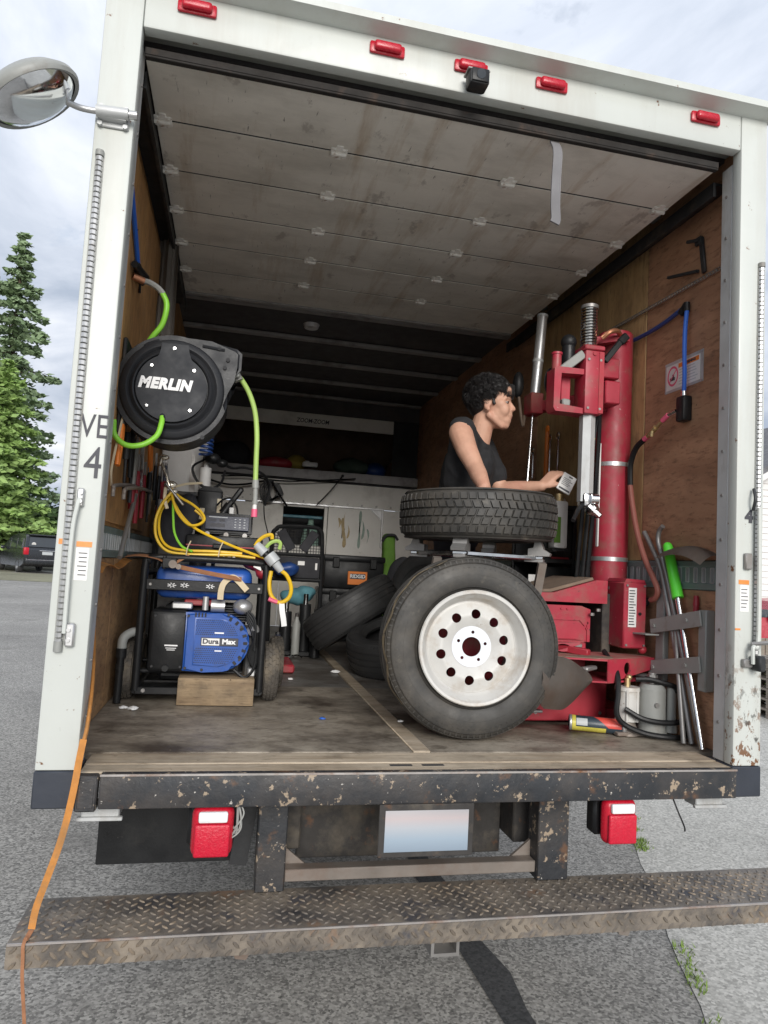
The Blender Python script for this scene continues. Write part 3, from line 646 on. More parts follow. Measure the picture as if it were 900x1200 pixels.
# road wheels far forward under the box
def tyre_profile(Rr, ri, w, crown=.006):
    h = w / 2
    return [(ri, -h * .66), (ri + .012, -h * .80), (ri + (Rr - ri) * .28, -h * .97), (ri + (Rr - ri) * .52, -h), (ri + (Rr - ri) * .78, -h * .95), (Rr - .016, -h * .86), (Rr - .006, -h * .76), (Rr - .001, -h * .5), (Rr, 0),
            (Rr - .001, h * .5), (Rr - .006, h * .76), (Rr - .016, h * .86), (ri + (Rr - ri) * .78, h * .95), (ri + (Rr - ri) * .52, h), (ri + (Rr - ri) * .28, h * .97), (ri + .012, h * .80), (ri, h * .66), (ri + .01, h * .5), (Rr - .03, h * .6), (Rr - .025, 0), (Rr - .03, -h * .6), (ri + .01, -h * .5)]
ROTX = basis((0, 1, 0), (0, 0, 1), (1, 0, 0))
for s in (-1, 1):
    for k in (0, 1):
        x = s * (.68 + k * .28)
        bm = BM(); lathe(bm, tyre_profile(.40, .25, .23), Matrix.Translation((x, 2.7, GZ + .40)) @ ROTX, 40, closed=True); w = part('road_wheel', bm, 'rubber', truck)
        bm = BM(); lathe(bm, [(.25, -.08), (.25, .08), (.2, .06), (.1, .02), (0, .02)], Matrix.Translation((x, 2.7, GZ + .40)) @ ROTX, 24); part('rim', bm, 'grey_paint', w)
bm = BM(); cyl(bm, (-.9, 2.7, GZ + .4), (.9, 2.7, GZ + .4), .07); sph(bm, (0, 2.7, GZ + .4), (.19, .17, .19)); part('rear_axle', bm, 'chassis', truck)
# wall linings : plywood sheets above and below the slotted rail
for s in (-1, 1):
    x0, x1 = s * 1.186, s * 1.20
    ys = [.115, .735, 1.955, 3.175, 4.395, LB] if s > 0 else [.115, .86, 1.955, 3.175, 4.395, LB]
    for k in range(5):
        bm = BM(); box(bm, x0, x1, ys[k] + .003, ys[k + 1] - .003, .745, 2.42, .002)
        part('plywood_sheet', bm, ('ply_r' if k != 1 else 'ply_y') if s > 0 else 'ply_l', truck)
        bm = BM(); box(bm, s * 1.182, x1, ys[k] + .003, ys[k + 1] - .003, .002, .622, .002); part('plywood_sheet', bm, 'ply_r' if s > 0 else 'ply_low', truck)
    bm = BM()
    for (z0, z1) in ((.625, .652), (.716, .743)): box(bm, s * 1.176, s * 1.19, .16, LB, z0, z1, .003)
    k = 0; y = .18
    while y < LB - .05:
        box(bm, s * 1.178, s * 1.188, y, y + .030, .652, .716); y += .052
    box(bm, s * 1.190, s * 1.20, .16, LB, .625, .743)
    rail_ = part('slotted_rail', bm, 'track', truck)
    bm = BM(); y = .18
    while y < 3.2:
        for q in (.0295, .0505): box(bm, s * 1.1755, s * 1.188, y + q - .0012, y + q + .0016, .655, .713)
        box(bm, s * 1.1755, s * 1.188, y + .031, y + .050, .7125, .7155); box(bm, s * 1.1755, s * 1.188, y + .031, y + .050, .6525, .6555)
        y += .052
    part('slot_rims', bm, 'galv', rail_, kind='stuff')
    bm = BM(); box(bm, s * 1.105, s * 1.118, .16, 2.35, 2.225, 2.285); box(bm, s * 1.118, s * 1.185, .16, 2.35, 2.272, 2.284); part('ceiling_track', bm, 'black_steel', truck)
# thin raised plywood board on the left wall
bm = BM(); box(bm, -1.186, -1.172, .50, 1.62, .76, 2.2, .003); part('plywood_sheet', bm, 'ply_l', truck, label='warm brown plywood board fixed behind the hanging tools')
# roof lining and bows
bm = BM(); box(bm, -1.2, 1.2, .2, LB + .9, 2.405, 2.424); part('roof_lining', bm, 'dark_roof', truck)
bw = None
for k in range(9):
    y = .66 + k * .61
    if bw is None: bm = BM(); box(bm, -1.184, 1.184, y - .03, y + .03, 2.375, 2.404, .008); bw = part('roof_bow', bm, 'bow', truck); y0 = y
    else: dup_part(bw, (0, y - y0, 0))
bm = BM(); cyl(bm, (-.25, 2.80, 2.404), (-.25, 2.80, 2.375), .06, .05, 20); part('dome_light', bm, 'clear_lens', truck)
# roller door rolled back under the roof
door = bpy.data.objects.new('roller_door', None); COL.objects.link(door); door.parent = truck; door.location = (0, 0, 0)
pw = .3305
for k in range(6):
    y = .062 + k * (pw + .012)
    bm = BM(); box(bm, -1.10, 1.045, y, y + pw, 2.272, 2.292, .0015); part('door_panel', bm, 'door_panel', door)
bm = BM(); box(bm, -1.10, 1.045, .052, .074, 2.264, 2.2715, .002); box(bm, -1.10, 1.045, .052, .0605, 2.2725, 2.296, .001); part('bottom_seal', bm, 'door_rust', door)
for k in range(1, 6):
    y = .062 + k * (pw + .012)
    bm = BM(); box(bm, -1.098, 1.043, y - .0118, y - .0002, 2.2752, 2.29); part('joint_shade', bm, 'dark_int', door)  # dark strip painting the shade inside the panel joints
hg = None
for k in range(1, 6):
    y = .056 + k * (pw + .012)
    for x in (-1.075, -.406, .306, 1.01):
        if hg is None:
            bm = BM(); box(bm, x - .034, x + .034, y - .030, y + .030, 2.266, 2.2725, .004); box(bm, x - .014, x + .014, y - .046, y + .046, 2.267, 2.273, .003); cyl(bm, (x - .03, y, 2.263), (x + .03, y, 2.263), .008, seg=8)
            for dx in (-.02, .02):
                for dy in (-.02, .02): cyl(bm, (x + dx, y + dy, 2.267), (x + dx, y + dy, 2.262), .006, seg=6)
            hg = part('door_hinge', bm, 'hinge', door); hp = (x, y)
        else: dup_part(hg, (x - hp[0], y - hp[1], 0))
bm = BM(); box(bm, -1.10, 1.045, 2.118, 2.15, 2.266, 2.30, .004); part('door_rail', bm, 'bow', door)
bm = BM(); strap(bm, [(.36, .075, 2.262), (.358, .04, 2.20), (.352, .03, 2.10), (.347, .02, 1.99), (.350, .018, 1.935), (.344, .015, 1.915)], .036, .006, (0, 1, .2)); part('pull_strap', bm, 'strap_grey', door)
for v in door.children: pass
# bulkhead with sliding door and shelf
def px(x0, x1, z0, z1, y0=LB - .02, y1=LB, mat='partition', name='bulkhead_panel', b=.003):
    bm = BM(); box(bm, x0, x1, y0, y1, z0, z1, b); return part(name, bm, mat, truck)
px(-1.184, -.215, .001, 1.245); px(-.21, .205, .001, .835); px(.21, .245, .001, 1.25, LB - .024); px(.25, .82, .02, 1.245, LB - .04, LB - .015, name='sliding_door'); px(.825, 1.184, .001, 1.25)
px(-1.184, 1.184, 1.255, 1.50, LB - .022); px(-.21, .205, 1.225, 1.25)
bm = BM(); box(bm, -.5, .84, LB - .05, LB - .015, 1.245, 1.268, .004); box(bm, .815, .838, LB - .05, LB - .015, .85, 1.245, .004); part('door_rail', bm, 'alu', truck)
bm = BM(); prism(bm, [(.815, 1.245), (.70, 1.245), (.815, 1.14)], -(LB - .052), -(LB - .048), XZ); part('corner_plate', bm, 'alu', truck)
bm = BM()
for k in range(15): cyl(bm, (-1.1 + k * .155, LB - .022, 1.285), (-1.1 + k * .155, LB - .032, 1.285), .011, seg=8)
part('rivets', bm, 'steel_dull', truck, kind='stuff')
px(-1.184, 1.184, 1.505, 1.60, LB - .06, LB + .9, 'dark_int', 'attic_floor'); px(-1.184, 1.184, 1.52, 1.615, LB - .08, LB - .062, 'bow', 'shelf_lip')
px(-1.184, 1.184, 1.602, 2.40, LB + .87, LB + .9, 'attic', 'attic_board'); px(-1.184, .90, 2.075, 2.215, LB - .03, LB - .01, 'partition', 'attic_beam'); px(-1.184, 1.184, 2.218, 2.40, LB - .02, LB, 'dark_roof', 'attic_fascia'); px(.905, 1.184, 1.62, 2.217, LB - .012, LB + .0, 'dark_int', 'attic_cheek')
for nm, mt_, x_, z_, n_, sd_ in (('orange_smear', 'smear_o', .42, 1.02, 5, 3), ('green_smear', 'smear_g', .63, 1.04, 4, 8)):
    rs_ = random.Random(sd_)
    for q in range(n_):
        bm = BM(); w_ = rs_.uniform(.012, .03); h_ = rs_.uniform(.05, .16); cx_ = x_ + rs_.uniform(-.05, .05); cz_ = z_ + rs_.uniform(-.12, .10)
        prism(bm, [(cx_ + .5 * w_ * math.cos(a_) + .01 * math.sin(a_ * 2 + q), cz_ + h_ * math.sin(a_)) for a_ in [k_ * .4 for k_ in range(15)]], -(LB - .0405), -(LB - .0412 - .0002 * q), XZ); part(nm, bm, mt_, truck)
bm = BM(); text(bm, 'ZOOM-ZOOM', .062, XZ @ Matrix.Translation((.03, 2.132, -(LB - .031))), .001, .001, shear=.15, sx=.85); part('hand_lettering', bm, 'ink', truck)
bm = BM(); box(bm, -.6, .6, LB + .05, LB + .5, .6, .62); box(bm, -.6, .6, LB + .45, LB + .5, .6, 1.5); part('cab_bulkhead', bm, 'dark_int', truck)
bm = BM(); box(bm, -.24, .21, LB + .10, LB + .13, 1.12, 1.15, .005); part('cab_rail', bm, pm('cab_teal', (.02, .16, .22), .4), truck)
# ------------------------------------------------------------------ tyres
def tread_blocks(bm, Rr, w, n, ribs, slant, h=.006, gap=.17):
    tw = w * .80; rw = tw / ribs
    for r in range(ribs):
        z0 = -tw / 2 + r * rw + rw * .09; z1 = z0 + rw * .82
        off = (r % 2) * .5; sl = slant * (1 if r < ribs / 2 else -1) * (.4 if r in (0, ribs - 1) else 1)
        for i in range(n):
            vs = []
            for rr, f in ((Rr - .010, 0), (Rr, .06)):
                drop = lambda z: .010 * (abs(z) / (tw / 2)) ** 3
                for (t, z, so) in ((0, z0, -sl), (1 - gap, z0, -sl), (1 - gap, z1, sl), (0, z1, sl)):
                    tt = t + (f if t == 0 else -f); zz = z + (z1 - z0) * (.04 if z == z0 else -.04) * (f > 0)
                    a = 2 * PI * (i + off + tt + so) / n; q = rr - drop(zz)
                    vs.append(bm.verts.new((q * math.cos(a), q * math.sin(a), zz)))
            bm.faces.new(vs[4:8])
            for k in range(4): bm.faces.new((vs[k], vs[(k + 1) % 4], vs[4 + (k + 1) % 4], vs[4 + k]))
def tyre(label, loc, rot, Rr=.345, ri=.205, w=.235, n=54, ribs=5, slant=.22, mat='rubber', style='block', name='tyre', group='loose tyres on the truck floor'):
    t = T(name, label, 'tyre', loc, group)
    m0 = t.location.copy(); t.location = (0, 0, 0)
    bm = BM(); prof = tyre_profile(Rr - (.010 if style == 'block' else 0), ri, w)
    lathe(bm, prof, Matrix.Identity(4), 64, closed=True)
    for rr in (Rr * .93, Rr * .80, ri + .03):         # raised sidewall rings
        hh = w / 2 * (.93 if rr > Rr * .9 else .985 if rr > Rr * .75 else .93)
        for s in (-1, 1): lathe(bm, [(rr - .004, s * (hh - .004)), (rr - .001, s * (hh + .002)), (rr + .003, s * (hh - .004))], Matrix.Identity(4), 64)
    part('carcass', bm, mat, t)
    bm = BM()
    if style == 'block': tread_blocks(bm, Rr, w, n, ribs, slant)
    else:
        tw = w * .82
        for k in range(ribs):
            z0 = -tw / 2 + k * tw / ribs + .004; z1 = z0 + tw / ribs - .009; d = lambda z: .012 * (abs(z) / (tw / 2)) ** 3
            lathe(bm, [(Rr - .003 - d(z0), z0), (Rr + .005 - d(z0), z0 + .001), (Rr + .005 - d(z1), z1 - .001), (Rr - .003 - d(z1), z1)], Matrix.Identity(4), 72)
        for i in range(90):       # shoulder sipes
            a = 2 * PI * i / 90
            for s in (-1, 1):
                c = Vector((math.cos(a), math.sin(a), 0)); tv = Vector((-math.sin(a), math.cos(a), 0))
                beam(bm, c * (Rr - .012) + Vector((0, 0, s * w * .40)), c * (Rr - .045) + Vector((0, 0, s * w * .462)), .012, .006, up=tv)
    part('tread', bm, mat, t)
    t.location = m0; t.rotation_euler = rot
    return t
tyre('black tyre with blocky tread lying flat on the tyre changer turntable', (.362, .735, .893), (R(.5), R(-1.5), R(10)), Rr=.352, w=.215, n=60, slant=.13, mat='rubber_dusty')
tyre('worn black tyre tilted against the tyre beneath it, farthest back', (.115, 2.44, .335), (R(-11), R(-33), R(0)), Rr=.335, w=.235, mat='rubber', style='rib', ribs=6)
tyre('black tyre lying tilted on the floor behind the white wheel', (.345, 1.96, .185), (R(10), R(-14), 0), Rr=.33, w=.225, mat='rubber', style='rib', ribs=5)
tyre('black tyre standing behind the turntable beside the green bag', (.72, 2.55, .45), (R(90), 0, R(-50)), Rr=.34, w=.23, mat='rubber', style='rib', ribs=5)
# front wheel : trailer tyre on a white steel rim
wh = tyre('large black tyre on a white ten-hole steel wheel standing in front of the red machine', (.238, .440, .352), (0, 0, 0), Rr=.350, ri=.203, w=.215, mat='rubber_dusty', style='rib', ribs=5)
loc = wh.location.copy(); wh.location = (0, 0, 0)
bm = BM()      # rim : axis z, outer face at +z
H = .108
lathe(bm, [(.217, H + .000), (.221, H + .006), (.217, H + .011), (.207, H + .010), (.203, H + .002), (.199, H - .010), (.193, H - .016), (.189, H - .040), (.178, H - .052), (.168, H - .050)], Matrix.Identity(4), 72)
rim = part('rim', bm, 'rim_white', wh)
# disc with ten hand holes and a centre bore (real openings)
bm = BM()
def disc_holes(bm, holes, rin, rout, zf, thick, seg=80):
    """flat ring with round holes made by filling between loops"""
    es = []
    def loop(cx, cy, r, n):
        v = [bm.verts.new((cx + r * math.cos(2 * PI * i / n), cy + r * math.sin(2 * PI * i / n), 0)) for i in range(n)]
        return [bm.edges.new((v[i], v[(i + 1) % n])) for i in range(n)]
    es += loop(0, 0, rout, seg); es += loop(0, 0, rin, 32)
    for (a, rr, r) in holes: es += loop(rr * math.cos(a), rr * math.sin(a), r, 20)
    bmesh.ops.triangle_fill(bm, use_beauty=True, use_dissolve=False, edges=es)
    fs = list(bm.faces)
    g = bmesh.ops.extrude_face_region(bm, geom=fs)
    bmesh.ops.translate(bm, verts=[v for v in g['geom'] if isinstance(v, bmesh.types.BMVert)], vec=(0, 0, -thick))
    for v in bm.verts:
        r = math.hypot(v.co.x, v.co.y); v.co.z += zf(r)
zf = lambda r: H - .052 + .022 * math.exp(-((r - .125) / .032) ** 2) - .004 * (r < .09)
disc_holes(bm, [(R(18 + 36 * k), .128, .0185) for k in range(10)], .078, .169, zf, .005)
part('wheel_disc', bm, 'rim_white', wh)
bm = BM(); disc_holes(bm, [(R(90 + 72 * k), .0565, .0065) for k in range(5)], .038, .079, lambda r: H - .050, .006); hub = part('hub_plate', bm, 'rim_bright', wh)
bm = BM(); lathe(bm, [(.214, -H), (.221, -H - .006), (.207, -H - .008), (.200, -H + .004), (.190, -H + .04), (.165, -.03), (.175, H - .05)], Matrix.Identity(4), 48); part('rim_barrel', bm, 'steel_dull', wh)
bm = BM()       # dried sand streak round the left of the tread
rr2 = random.Random(3)
prev = None
for k in range(44):
    a = R(112 + 112 * k / 43); ww = .016 + .020 * abs(mnoise.noise(Vector((k * .21, 1, 2)))) + .018 * math.exp(-((k - 30) / 9) ** 2); z = -.004 + .03 * mnoise.noise(Vector((k * .17, 7, 1))) + .070
    rd = .350 + .0058 - .012 * (abs(z) / .088) ** 3
    cur = [bm.verts.new(((rd - .002 * q * q) * math.cos(a), (rd - .002 * q * q) * math.sin(a), z + q * ww)) for q in (-1, -.4, .4, 1)]
    if prev:
        for j in range(3): bm.faces.new((prev[j], prev[j + 1], cur[j + 1], cur[j]))
    prev = cur
part('dried_sand', bm, 'sand_dirt', wh)
wh.location = loc; wh.rotation_euler = (R(90 - 2.5), R(4), R(-5))

# ------------------------------------------------------------------ tyre changer
tcg = T('tyre_changer', 'red tyre changer with a tall round tower and steel mounting arm', 'tyre changer', (.85, .95, 0))
def P(name, bm, mat, label=None): return part(name, bm, mat, tcg, label)
bm = BM(); box(bm, .40, .985, .66, 1.18, .012, .215, .006); box(bm, .985, 1.15, .70, 1.18, .012, .06, .004); P('base_plinth', bm, 'red_dirty')
bm = BM(); box(bm, .30, .90, .70, 1.22, .216, .512, .008); cab_ = P('cabinet', bm, 'red')
bm = BM(); prism(bm, [(.60, .36), (.905, .36), (.905, .505), (.86, .520), (.60, .520)], -.684, -.699, XZ); fp = part('front_panel', bm, 'red', cab_)
bm = BM(); prism(bm, [(.895, .445), (.86, .475), (.66, .475), (.66, .455), (.85, .455), (.875, .43)], -.678, -.684, XZ); beam(bm, (.893, .681, .36), (.893, .681, .45), .012, .006, up=(0, 1, 0))
for x, z in ((.76, .505), (.79, .505), (.905 - .02, .42)): cyl(bm, (x, .684, z), (x, .678, z), .005, seg=6)
part('panel_fold', bm, 'red', cab_)
bm = BM(); box(bm, .63, .86, .664, .70, .335, .352, .003); part('slot_lip', bm, 'steel_dull', cab_)
bm = BM(); prism(bm, [(.55, .535), (.985, .535), (.985, .640), (.93, .640), (.72, .575), (.55, .570)], -.68, -1.12, XZ); P('sloping_cover', bm, 'red')
bm = BM(); prism(bm, [(.56, .572), (.715, .577), (.925, .641), (.92, .652), (.71, .590), (.56, .583)], -.70, -1.10, XZ); P('tool_tray', bm, 'tray')
bm = BM(); box(bm, .985, 1.03, .72, 1.0, .30, .58, .004); P('side_plate', bm, 'chassis')
bm = BM(); box(bm, 1.022, 1.135, .60, .76, .345, .640, .006); prism(bm, [(1.026, .640), (1.130, .640), (1.125, .652), (1.035, .655)], -.605, -.755, XZ); cb = P('control_box', bm, 'red')
bm = BM(); box(bm, 1.042, 1.082, .597, .600, .44, .615); lb = part('data_label', bm, 'sticker', cb)
bm = BM()
for k in range(13): box(bm, 1.045, 1.078 - .012 * rnd.random(), .5955, .597, .450 + k * .0125, .4545 + k * .0125)
part('label_print', bm, 'ink', lb)
bm = BM(); cyl(bm, (1.125, .64, .555), (1.16, .63, .555), .021, seg=16); cyl(bm, (1.10, .60, .50), (1.10, .594, .50), .007, seg=10); part('regulator', bm, 'black_pl', cb)
bm = BM(); sph(bm, (1.13, .62, .34), .02); part('lever_knob', bm, 'red_dirty', cb)
# bead-breaker arm with its blade
bm = BM()
top = [(.655, .62), (.64, .50), (.86, .44), (1.15, .56), (1.16, .66), (.98, .72), (.80, .70)]
prism(bm, top, .305, .312)
prism(bm, top, .215, .222)
sd = [(.86, .44), (1.15, .56)]
def wall_holes(bm, p0, p1, z0, z1, holes, th):
    d = Vector((p1[0] - p0[0], p1[1] - p0[1], 0)); L = d.length; d.normalize(); nn = Vector((d.y, -d.x, 0))
    es = []; mat = basis(d, (0, 0, 1), nn, (p0[0], p0[1], 0)); t = BM()
    def loop(pts):
        v = [t.verts.new((x, y, 0)) for x, y in pts]; return [t.edges.new((v[i], v[(i + 1) % len(v)])) for i in range(len(v))]
    es += loop([(0, z0), (L, z0 + .05), (L, z1), (0, z1)])
    for (cx, cz, a, b) in holes: es += loop([(cx + a * math.cos(2 * PI * i / 18), cz + b * math.sin(2 * PI * i / 18)) for i in range(18)])
    bmesh.ops.triangle_fill(t, use_beauty=True, use_dissolve=False, edges=es)
    g = bmesh.ops.extrude_face_region(t, geom=list(t.faces)); bmesh.ops.translate(t, verts=[v for v in g['geom'] if isinstance(v, bmesh.types.BMVert)], vec=(0, 0, -th))
    xf(t, t.verts, mat); tmp = bpy.data.meshes.new('x'); t.to_mesh(tmp); t.free(); bm.from_mesh(tmp); bpy.data.meshes.remove(tmp)
wall_holes(bm, (.858, .438), (1.152, .558), .215, .313, [(.125, .272, .020, .026)], .006)
wall_holes(bm, (.655, .625), (.815, .60), .305, .372, [(.085, .338, .034, .017)], .006)
box(bm, .655, .83, .60, .70, .365, .372)
arm_ = P('bead_breaker_arm', bm, 'red')
bm = BM(); prism(bm, [(x_, y_) for x_, y_ in [(.665, .61), (.655, .51), (.86, .452), (1.14, .568), (1.15, .65), (.98, .708), (.80, .69)]], .3122, .3142); part('arm_top', bm, 'red_dust', arm_)
bm = BM(); prism(bm, [(.68, .50), (.82, .462), (.90, .475), (.93, .53), (.80, .56)], .3125, .3155); part('worn_patch', bm, 'tray', arm_)
bm = BM(); beam(bm, (.74, .66, .335), (.83, .55, .325), .035, .03, bev=.004); part('arm_link', bm, 'red_dirty', arm_)
bm = BM(); n = 16; pv = None        # curved blade
for i in range(n + 1):
    t = i / n; x = .500 + .275 * t; y = .325 + .115 * t ** 1.4
    zt = .325 + .012 * math.sin(PI * min(1, t * 1.2)) - .065 * t ** 2.2; zb = .130 - .022 * math.sin(PI * t * .5) + .0 * t + .095 * max(0, t - .45) ** 1.3 / .46
    if t < .12: zb += .05 * (1 - t / .12) ** 2
    rows = []
    for j in range(7):
        s = j / 6; z = zb + (zt - zb) * s; yy = y - .045 * math.sin(PI * s) + .02
        rows.append(bm.verts.new((x, yy, z)))
    if pv:
        for j in range(6): bm.faces.new((pv[j], pv[j + 1], rows[j + 1], rows[j]))
    pv = rows
g = bmesh.ops.solidify(bm, geom=list(bm.faces), thickness=.006)
part('blade', bm, 'steel_brown', arm_)
bm = BM(); beam(bm, (.76, .46, .268), (.83, .50, .272), .03, .018, bev=.005); cyl(bm, (.745, .455, .268), (.785, .472, .268), .011); part('blade_pin', bm, 'steel_dull', arm_)
bm = BM(); cyl(bm, (.545, .60, .44), (.575, .61, .26), .008); cyl(bm, (.54, .592, .452), (.553, .60, .44), .014); part('stop_rod', bm, 'black_steel', arm_)
# turntable with jaws
bm = BM(); cyl(bm, (.362, .735, .512), (.362, .735, .70), .085, .07, 28); cyl(bm, (.362, .735, .52), (.362, .735, .56), .13, .13, 28); ts = P('turntable_column', bm, 'black_steel')
bm = BM()
for k in range(4):
    a = R(45 + 90 * k + 12); d = Vector((math.cos(a), math.sin(a), 0)); c = Vector((.362, .735, .722))
    beam(bm, c + d * .05, c + d * .30, .06, .014, bev=.003); 
    a2 = R(45 + 90 * (k + 1) + 12); e2 = Vector((math.cos(a2), math.sin(a2), 0))
    beam(bm, c + d * .285, c + e2 * .285, .022, .018, bev=.003)
P('turntable', bm, 'chrome')
for k in range(4):
    a = R(45 + 90 * k + 12); d = Vector((math.cos(a), math.sin(a), 0)); c = Vector((.362, .735, .73)); sdv = Vector((-d.y, d.x, 0))
    bm = BM(); prism(bm, [(.235, .0), (.325, .0), (.330, .012), (.300, .03), (.285, .075), (.265, .080), (.258, .035), (.235, .03)], -.03, .03, basis(d, (0, 0, 1), sdv, c))
    beam(bm, c + d * .22 + Vector((0, 0, -.02)), c + d * .30 + Vector((0, 0, -.02)), .05, .012)
    P('clamp_jaw', bm, 'steel_dull')
# jaws' lower links seen in front
for sx in (-.235, .235):
    bm = BM(); beam(bm, (.362 + sx, .55, .70), (.362 + sx * 1.02, .62, .52), .035, .02); P('jaw_leg', bm, 'steel_brown')
# tower
bm = BM(); cyl(bm, (1.092, .86, .60), (1.092, .86, 1.86), .086, seg=40); tw = P('tower', bm, 'red')
bm = BM(); cyl(bm, (1.092, .86, 1.861), (1.092, .86, 1.868), .080, seg=40); part('tower_cap', bm, 'red_dirty', tw)
bm = BM()
for z in (.745, 1.205): cyl(bm, (1.092, .86, z - .010), (1.092, .86, z + .010), .0885, seg=40)
part('band', bm, 'alu', tw)
bm = BM(); cyl(bm, (1.092, .86, .545), (1.092, .86, .64), .092, .088, seg=40); part('tower_foot', bm, 'red_dirty', tw)
bm = BM()
for i in range(70):      # sticker with dots
    z = 1.27 + .02 * (i % 5) * .3 + .0; a = R(-130 + i * 1.1)
box(bm, 1.064, 1.07, .78, .785, .78, .83)
part('tower_mark', bm, 'sticker', tw)
# swing arm and hex shaft
bm = BM()
box(bm, .93, 1.04, .72, .80, 1.60, 1.70, .006); box(bm, .95, 1.03, .69, .78, 1.47, 1.58, .006)
prism(bm, [(.92, 1.765), (1.06, 1.80), (1.10, 1.80), (1.10, 1.835), (.92, 1.80)], -.74, -.90, XZ)
prism(bm, [(.94, 1.46), (1.02, 1.46), (1.05, 1.62), (1.03, 1.72), (.94, 1.62)], -.80, -.83, XZ)
swing = P('swing_arm', bm, 'red')
bm = BM()
box(bm, .832, .922, .665, .775, 1.405, 1.705, .006, seg=2)
box(bm, .826, .928, .660, .780, 1.706, 1.73, .005)
hold = P('shaft_housing', bm, 'red')
bm = BM(); box(bm, .90, .9235, .661, .664, 1.41, 1.70); cyl(bm, (.876, .665, 1.69), (.876, .660, 1.69), .010); 
for z in (1.44, 1.55): cyl(bm, (.915, .667, z), (.915, .660, z), .004, seg=6)
part('housing_edge', bm, 'red_dirty', hold)
bm = BM()      # left yoke
prism(bm, [(.685, 1.605), (.70, 1.615), (.84, 1.615), (.84, 1.59), (.72, 1.585), (.715, 1.44), (.84, 1.43), (.84, 1.405), (.695, 1.405), (.685, 1.42)], -.68, -.76, XZ)
box(bm, .752, .80, .745, .765, 1.435, 1.59, .004); cyl(bm, (.712, .72, 1.61), (.712, .72, 1.68), .022, seg=16); cyl(bm, (.712, .72, 1.68), (.712, .72, 1.69), .026, seg=16)
part('yoke', bm, 'red', hold)
bm = BM(); beam(bm, (.725, .70, 1.60), (.83, .69, 1.69), .04, .03, up=(0, 1, 0), bev=.004); part('yoke_brace', bm, 'grey_paint', hold)
bm = BM(); box(bm, .735, .775, .69, .75, 1.435, 1.47, .006); part('yoke_pad', bm, 'grey_paint', hold)
bm = BM(); cyl(bm, (.80, .78, 1.62), (.80, .78, 1.76), .035, .03); sph(bm, (.80, .78, 1.77), .038); part('lock_knob', bm, 'black_pl', hold)
bm = BM(); beam(bm, (.93, .67, 1.66), (1.01, .66, 1.77), .028, .02, up=(0, 1, 0), bev=.004); beam(bm, (1.0, .66, 1.755), (1.035, .66, 1.795), .036, .026, up=(0, 1, 0), bev=.005); part('lock_lever', bm, 'black_pl', hold)
bm = BM(); tube(bm, [(.93, .70, 1.78), (.96, .68, 1.81), (1.01, .70, 1.825), (1.06, .76, 1.83)], .012, 8); part('air_pipe', bm, 'copper', hold)
bm = BM(); cyl(bm, (.878, .72, 1.0), (.878, .72, 1.41), .036, seg=6); shaft = P('hex_shaft', bm, 'galv')
bm = BM(); cyl(bm, (.872, .72, 1.73), (.872, .72, 1.93), .024, seg=14); part('shaft_top', bm, 'steel_dull', shaft)
bm = BM(); n = 13
tube(bm, [(.872 + .034 * math.cos(a), .72 + .034 * math.sin(a), 1.735 + .185 * a / (2 * PI * n)) for a in [2 * PI * k / 10 for k in range(n * 10 + 1)]], .0062, 6, 1, smooth=False); part('spring', bm, 'chrome', shaft)
bm = BM(); cyl(bm, (.872, .72, 1.921), (.872, .72, 1.936), .041, seg=20); part('spring_cap', bm, 'steel_dull', shaft)
bm = BM(); box(bm, .855, .925, .68, .755, .975, 1.04, .012, seg=2); sph(bm, (.905, .70, .965), (.032, .04, .032)); beam(bm, (.87, .69, .985), (.935, .68, .93), .045, .03, bev=.008); cyl(bm, (.885, .67, 1.01), (.915, .66, 1.01), .022); part('mount_head', bm, 'chrome', shaft)
bm = BM(); tube(bm, [(.86, .70, .985), (.82, .67, .955), (.77, .62, .90)], .010, 8); part('head_roller', bm, 'black_pl', shaft)
# assist arm : silver ram, clamp, rod
bm = BM(); cyl(bm, (.846, 1.25, 1.62), (.874, 1.25, 2.07), .027, seg=20); rm = P('assist_ram', bm, 'alu')
bm = BM(); cyl(bm, (.874, 1.25, 2.068), (.875, 1.25, 2.08), .030, seg=20); cyl(bm, (.857, 1.25, 1.81), (.858, 1.25, 1.825), .0295, seg=20); part('ram_cap', bm, 'galv', rm)
bm = BM(); box(bm, .805, .878, 1.20, 1.30, 1.515, 1.63, .006); beam(bm, (.865, 1.25, 1.56), (1.09, .93, 1.57), .05, .06, bev=.005); part('ram_clamp', bm, 'red_dirty', rm)
bm = BM(); cyl(bm, (.838, 1.25, 1.53), (.815, 1.24, 1.10), .009, seg=10); part('ram_rod', bm, 'chrome', rm)
for (x, y, z) in ((.785, 1.34, 1.70), (.90, 1.18, 1.69)):
    bm = BM(); sph(bm, (x, y, z), (.032, .032, .075)); part('handle_grip', bm, 'black_pl', rm)
bm = BM(); sph(bm, (.915, 1.15, 1.60), (.045, .03, .045)); part('roller_disc', bm, 'steel_dull', rm)
bm = BM(); tube(bm, [(.775, 1.30, 1.62), (.785, 1.29, 1.53), (.80, 1.29, 1.46), (.81, 1.29, 1.52)], .008, 6); part('hanging_strap', bm, 'tray', rm)
bm = BM()
for k, (x, y) in enumerate(((.985, .80), (1.0, .78), (.972, .83))):
    tube(bm, [(.985, .80, 1.45), (x - .025, y, 1.33), (x - .035, y, 1.1), (x - .05, y + .01, .80), (x - .055, y + .02, .64)], .010, 7)
P('air_hoses', bm, 'black_pl')
bm = BM(); tube(bm, [(.955, .79, 1.32), (.93, .80, 1.18), (.90, .80, 1.02)], .0045, 6); P('yellow_wire', bm, 'yellow')
bm = BM(); box(bm, .988, .996, .79, .81, .80, 1.3, .003); P('tower_strip', bm, 'sticker')
bm = BM()
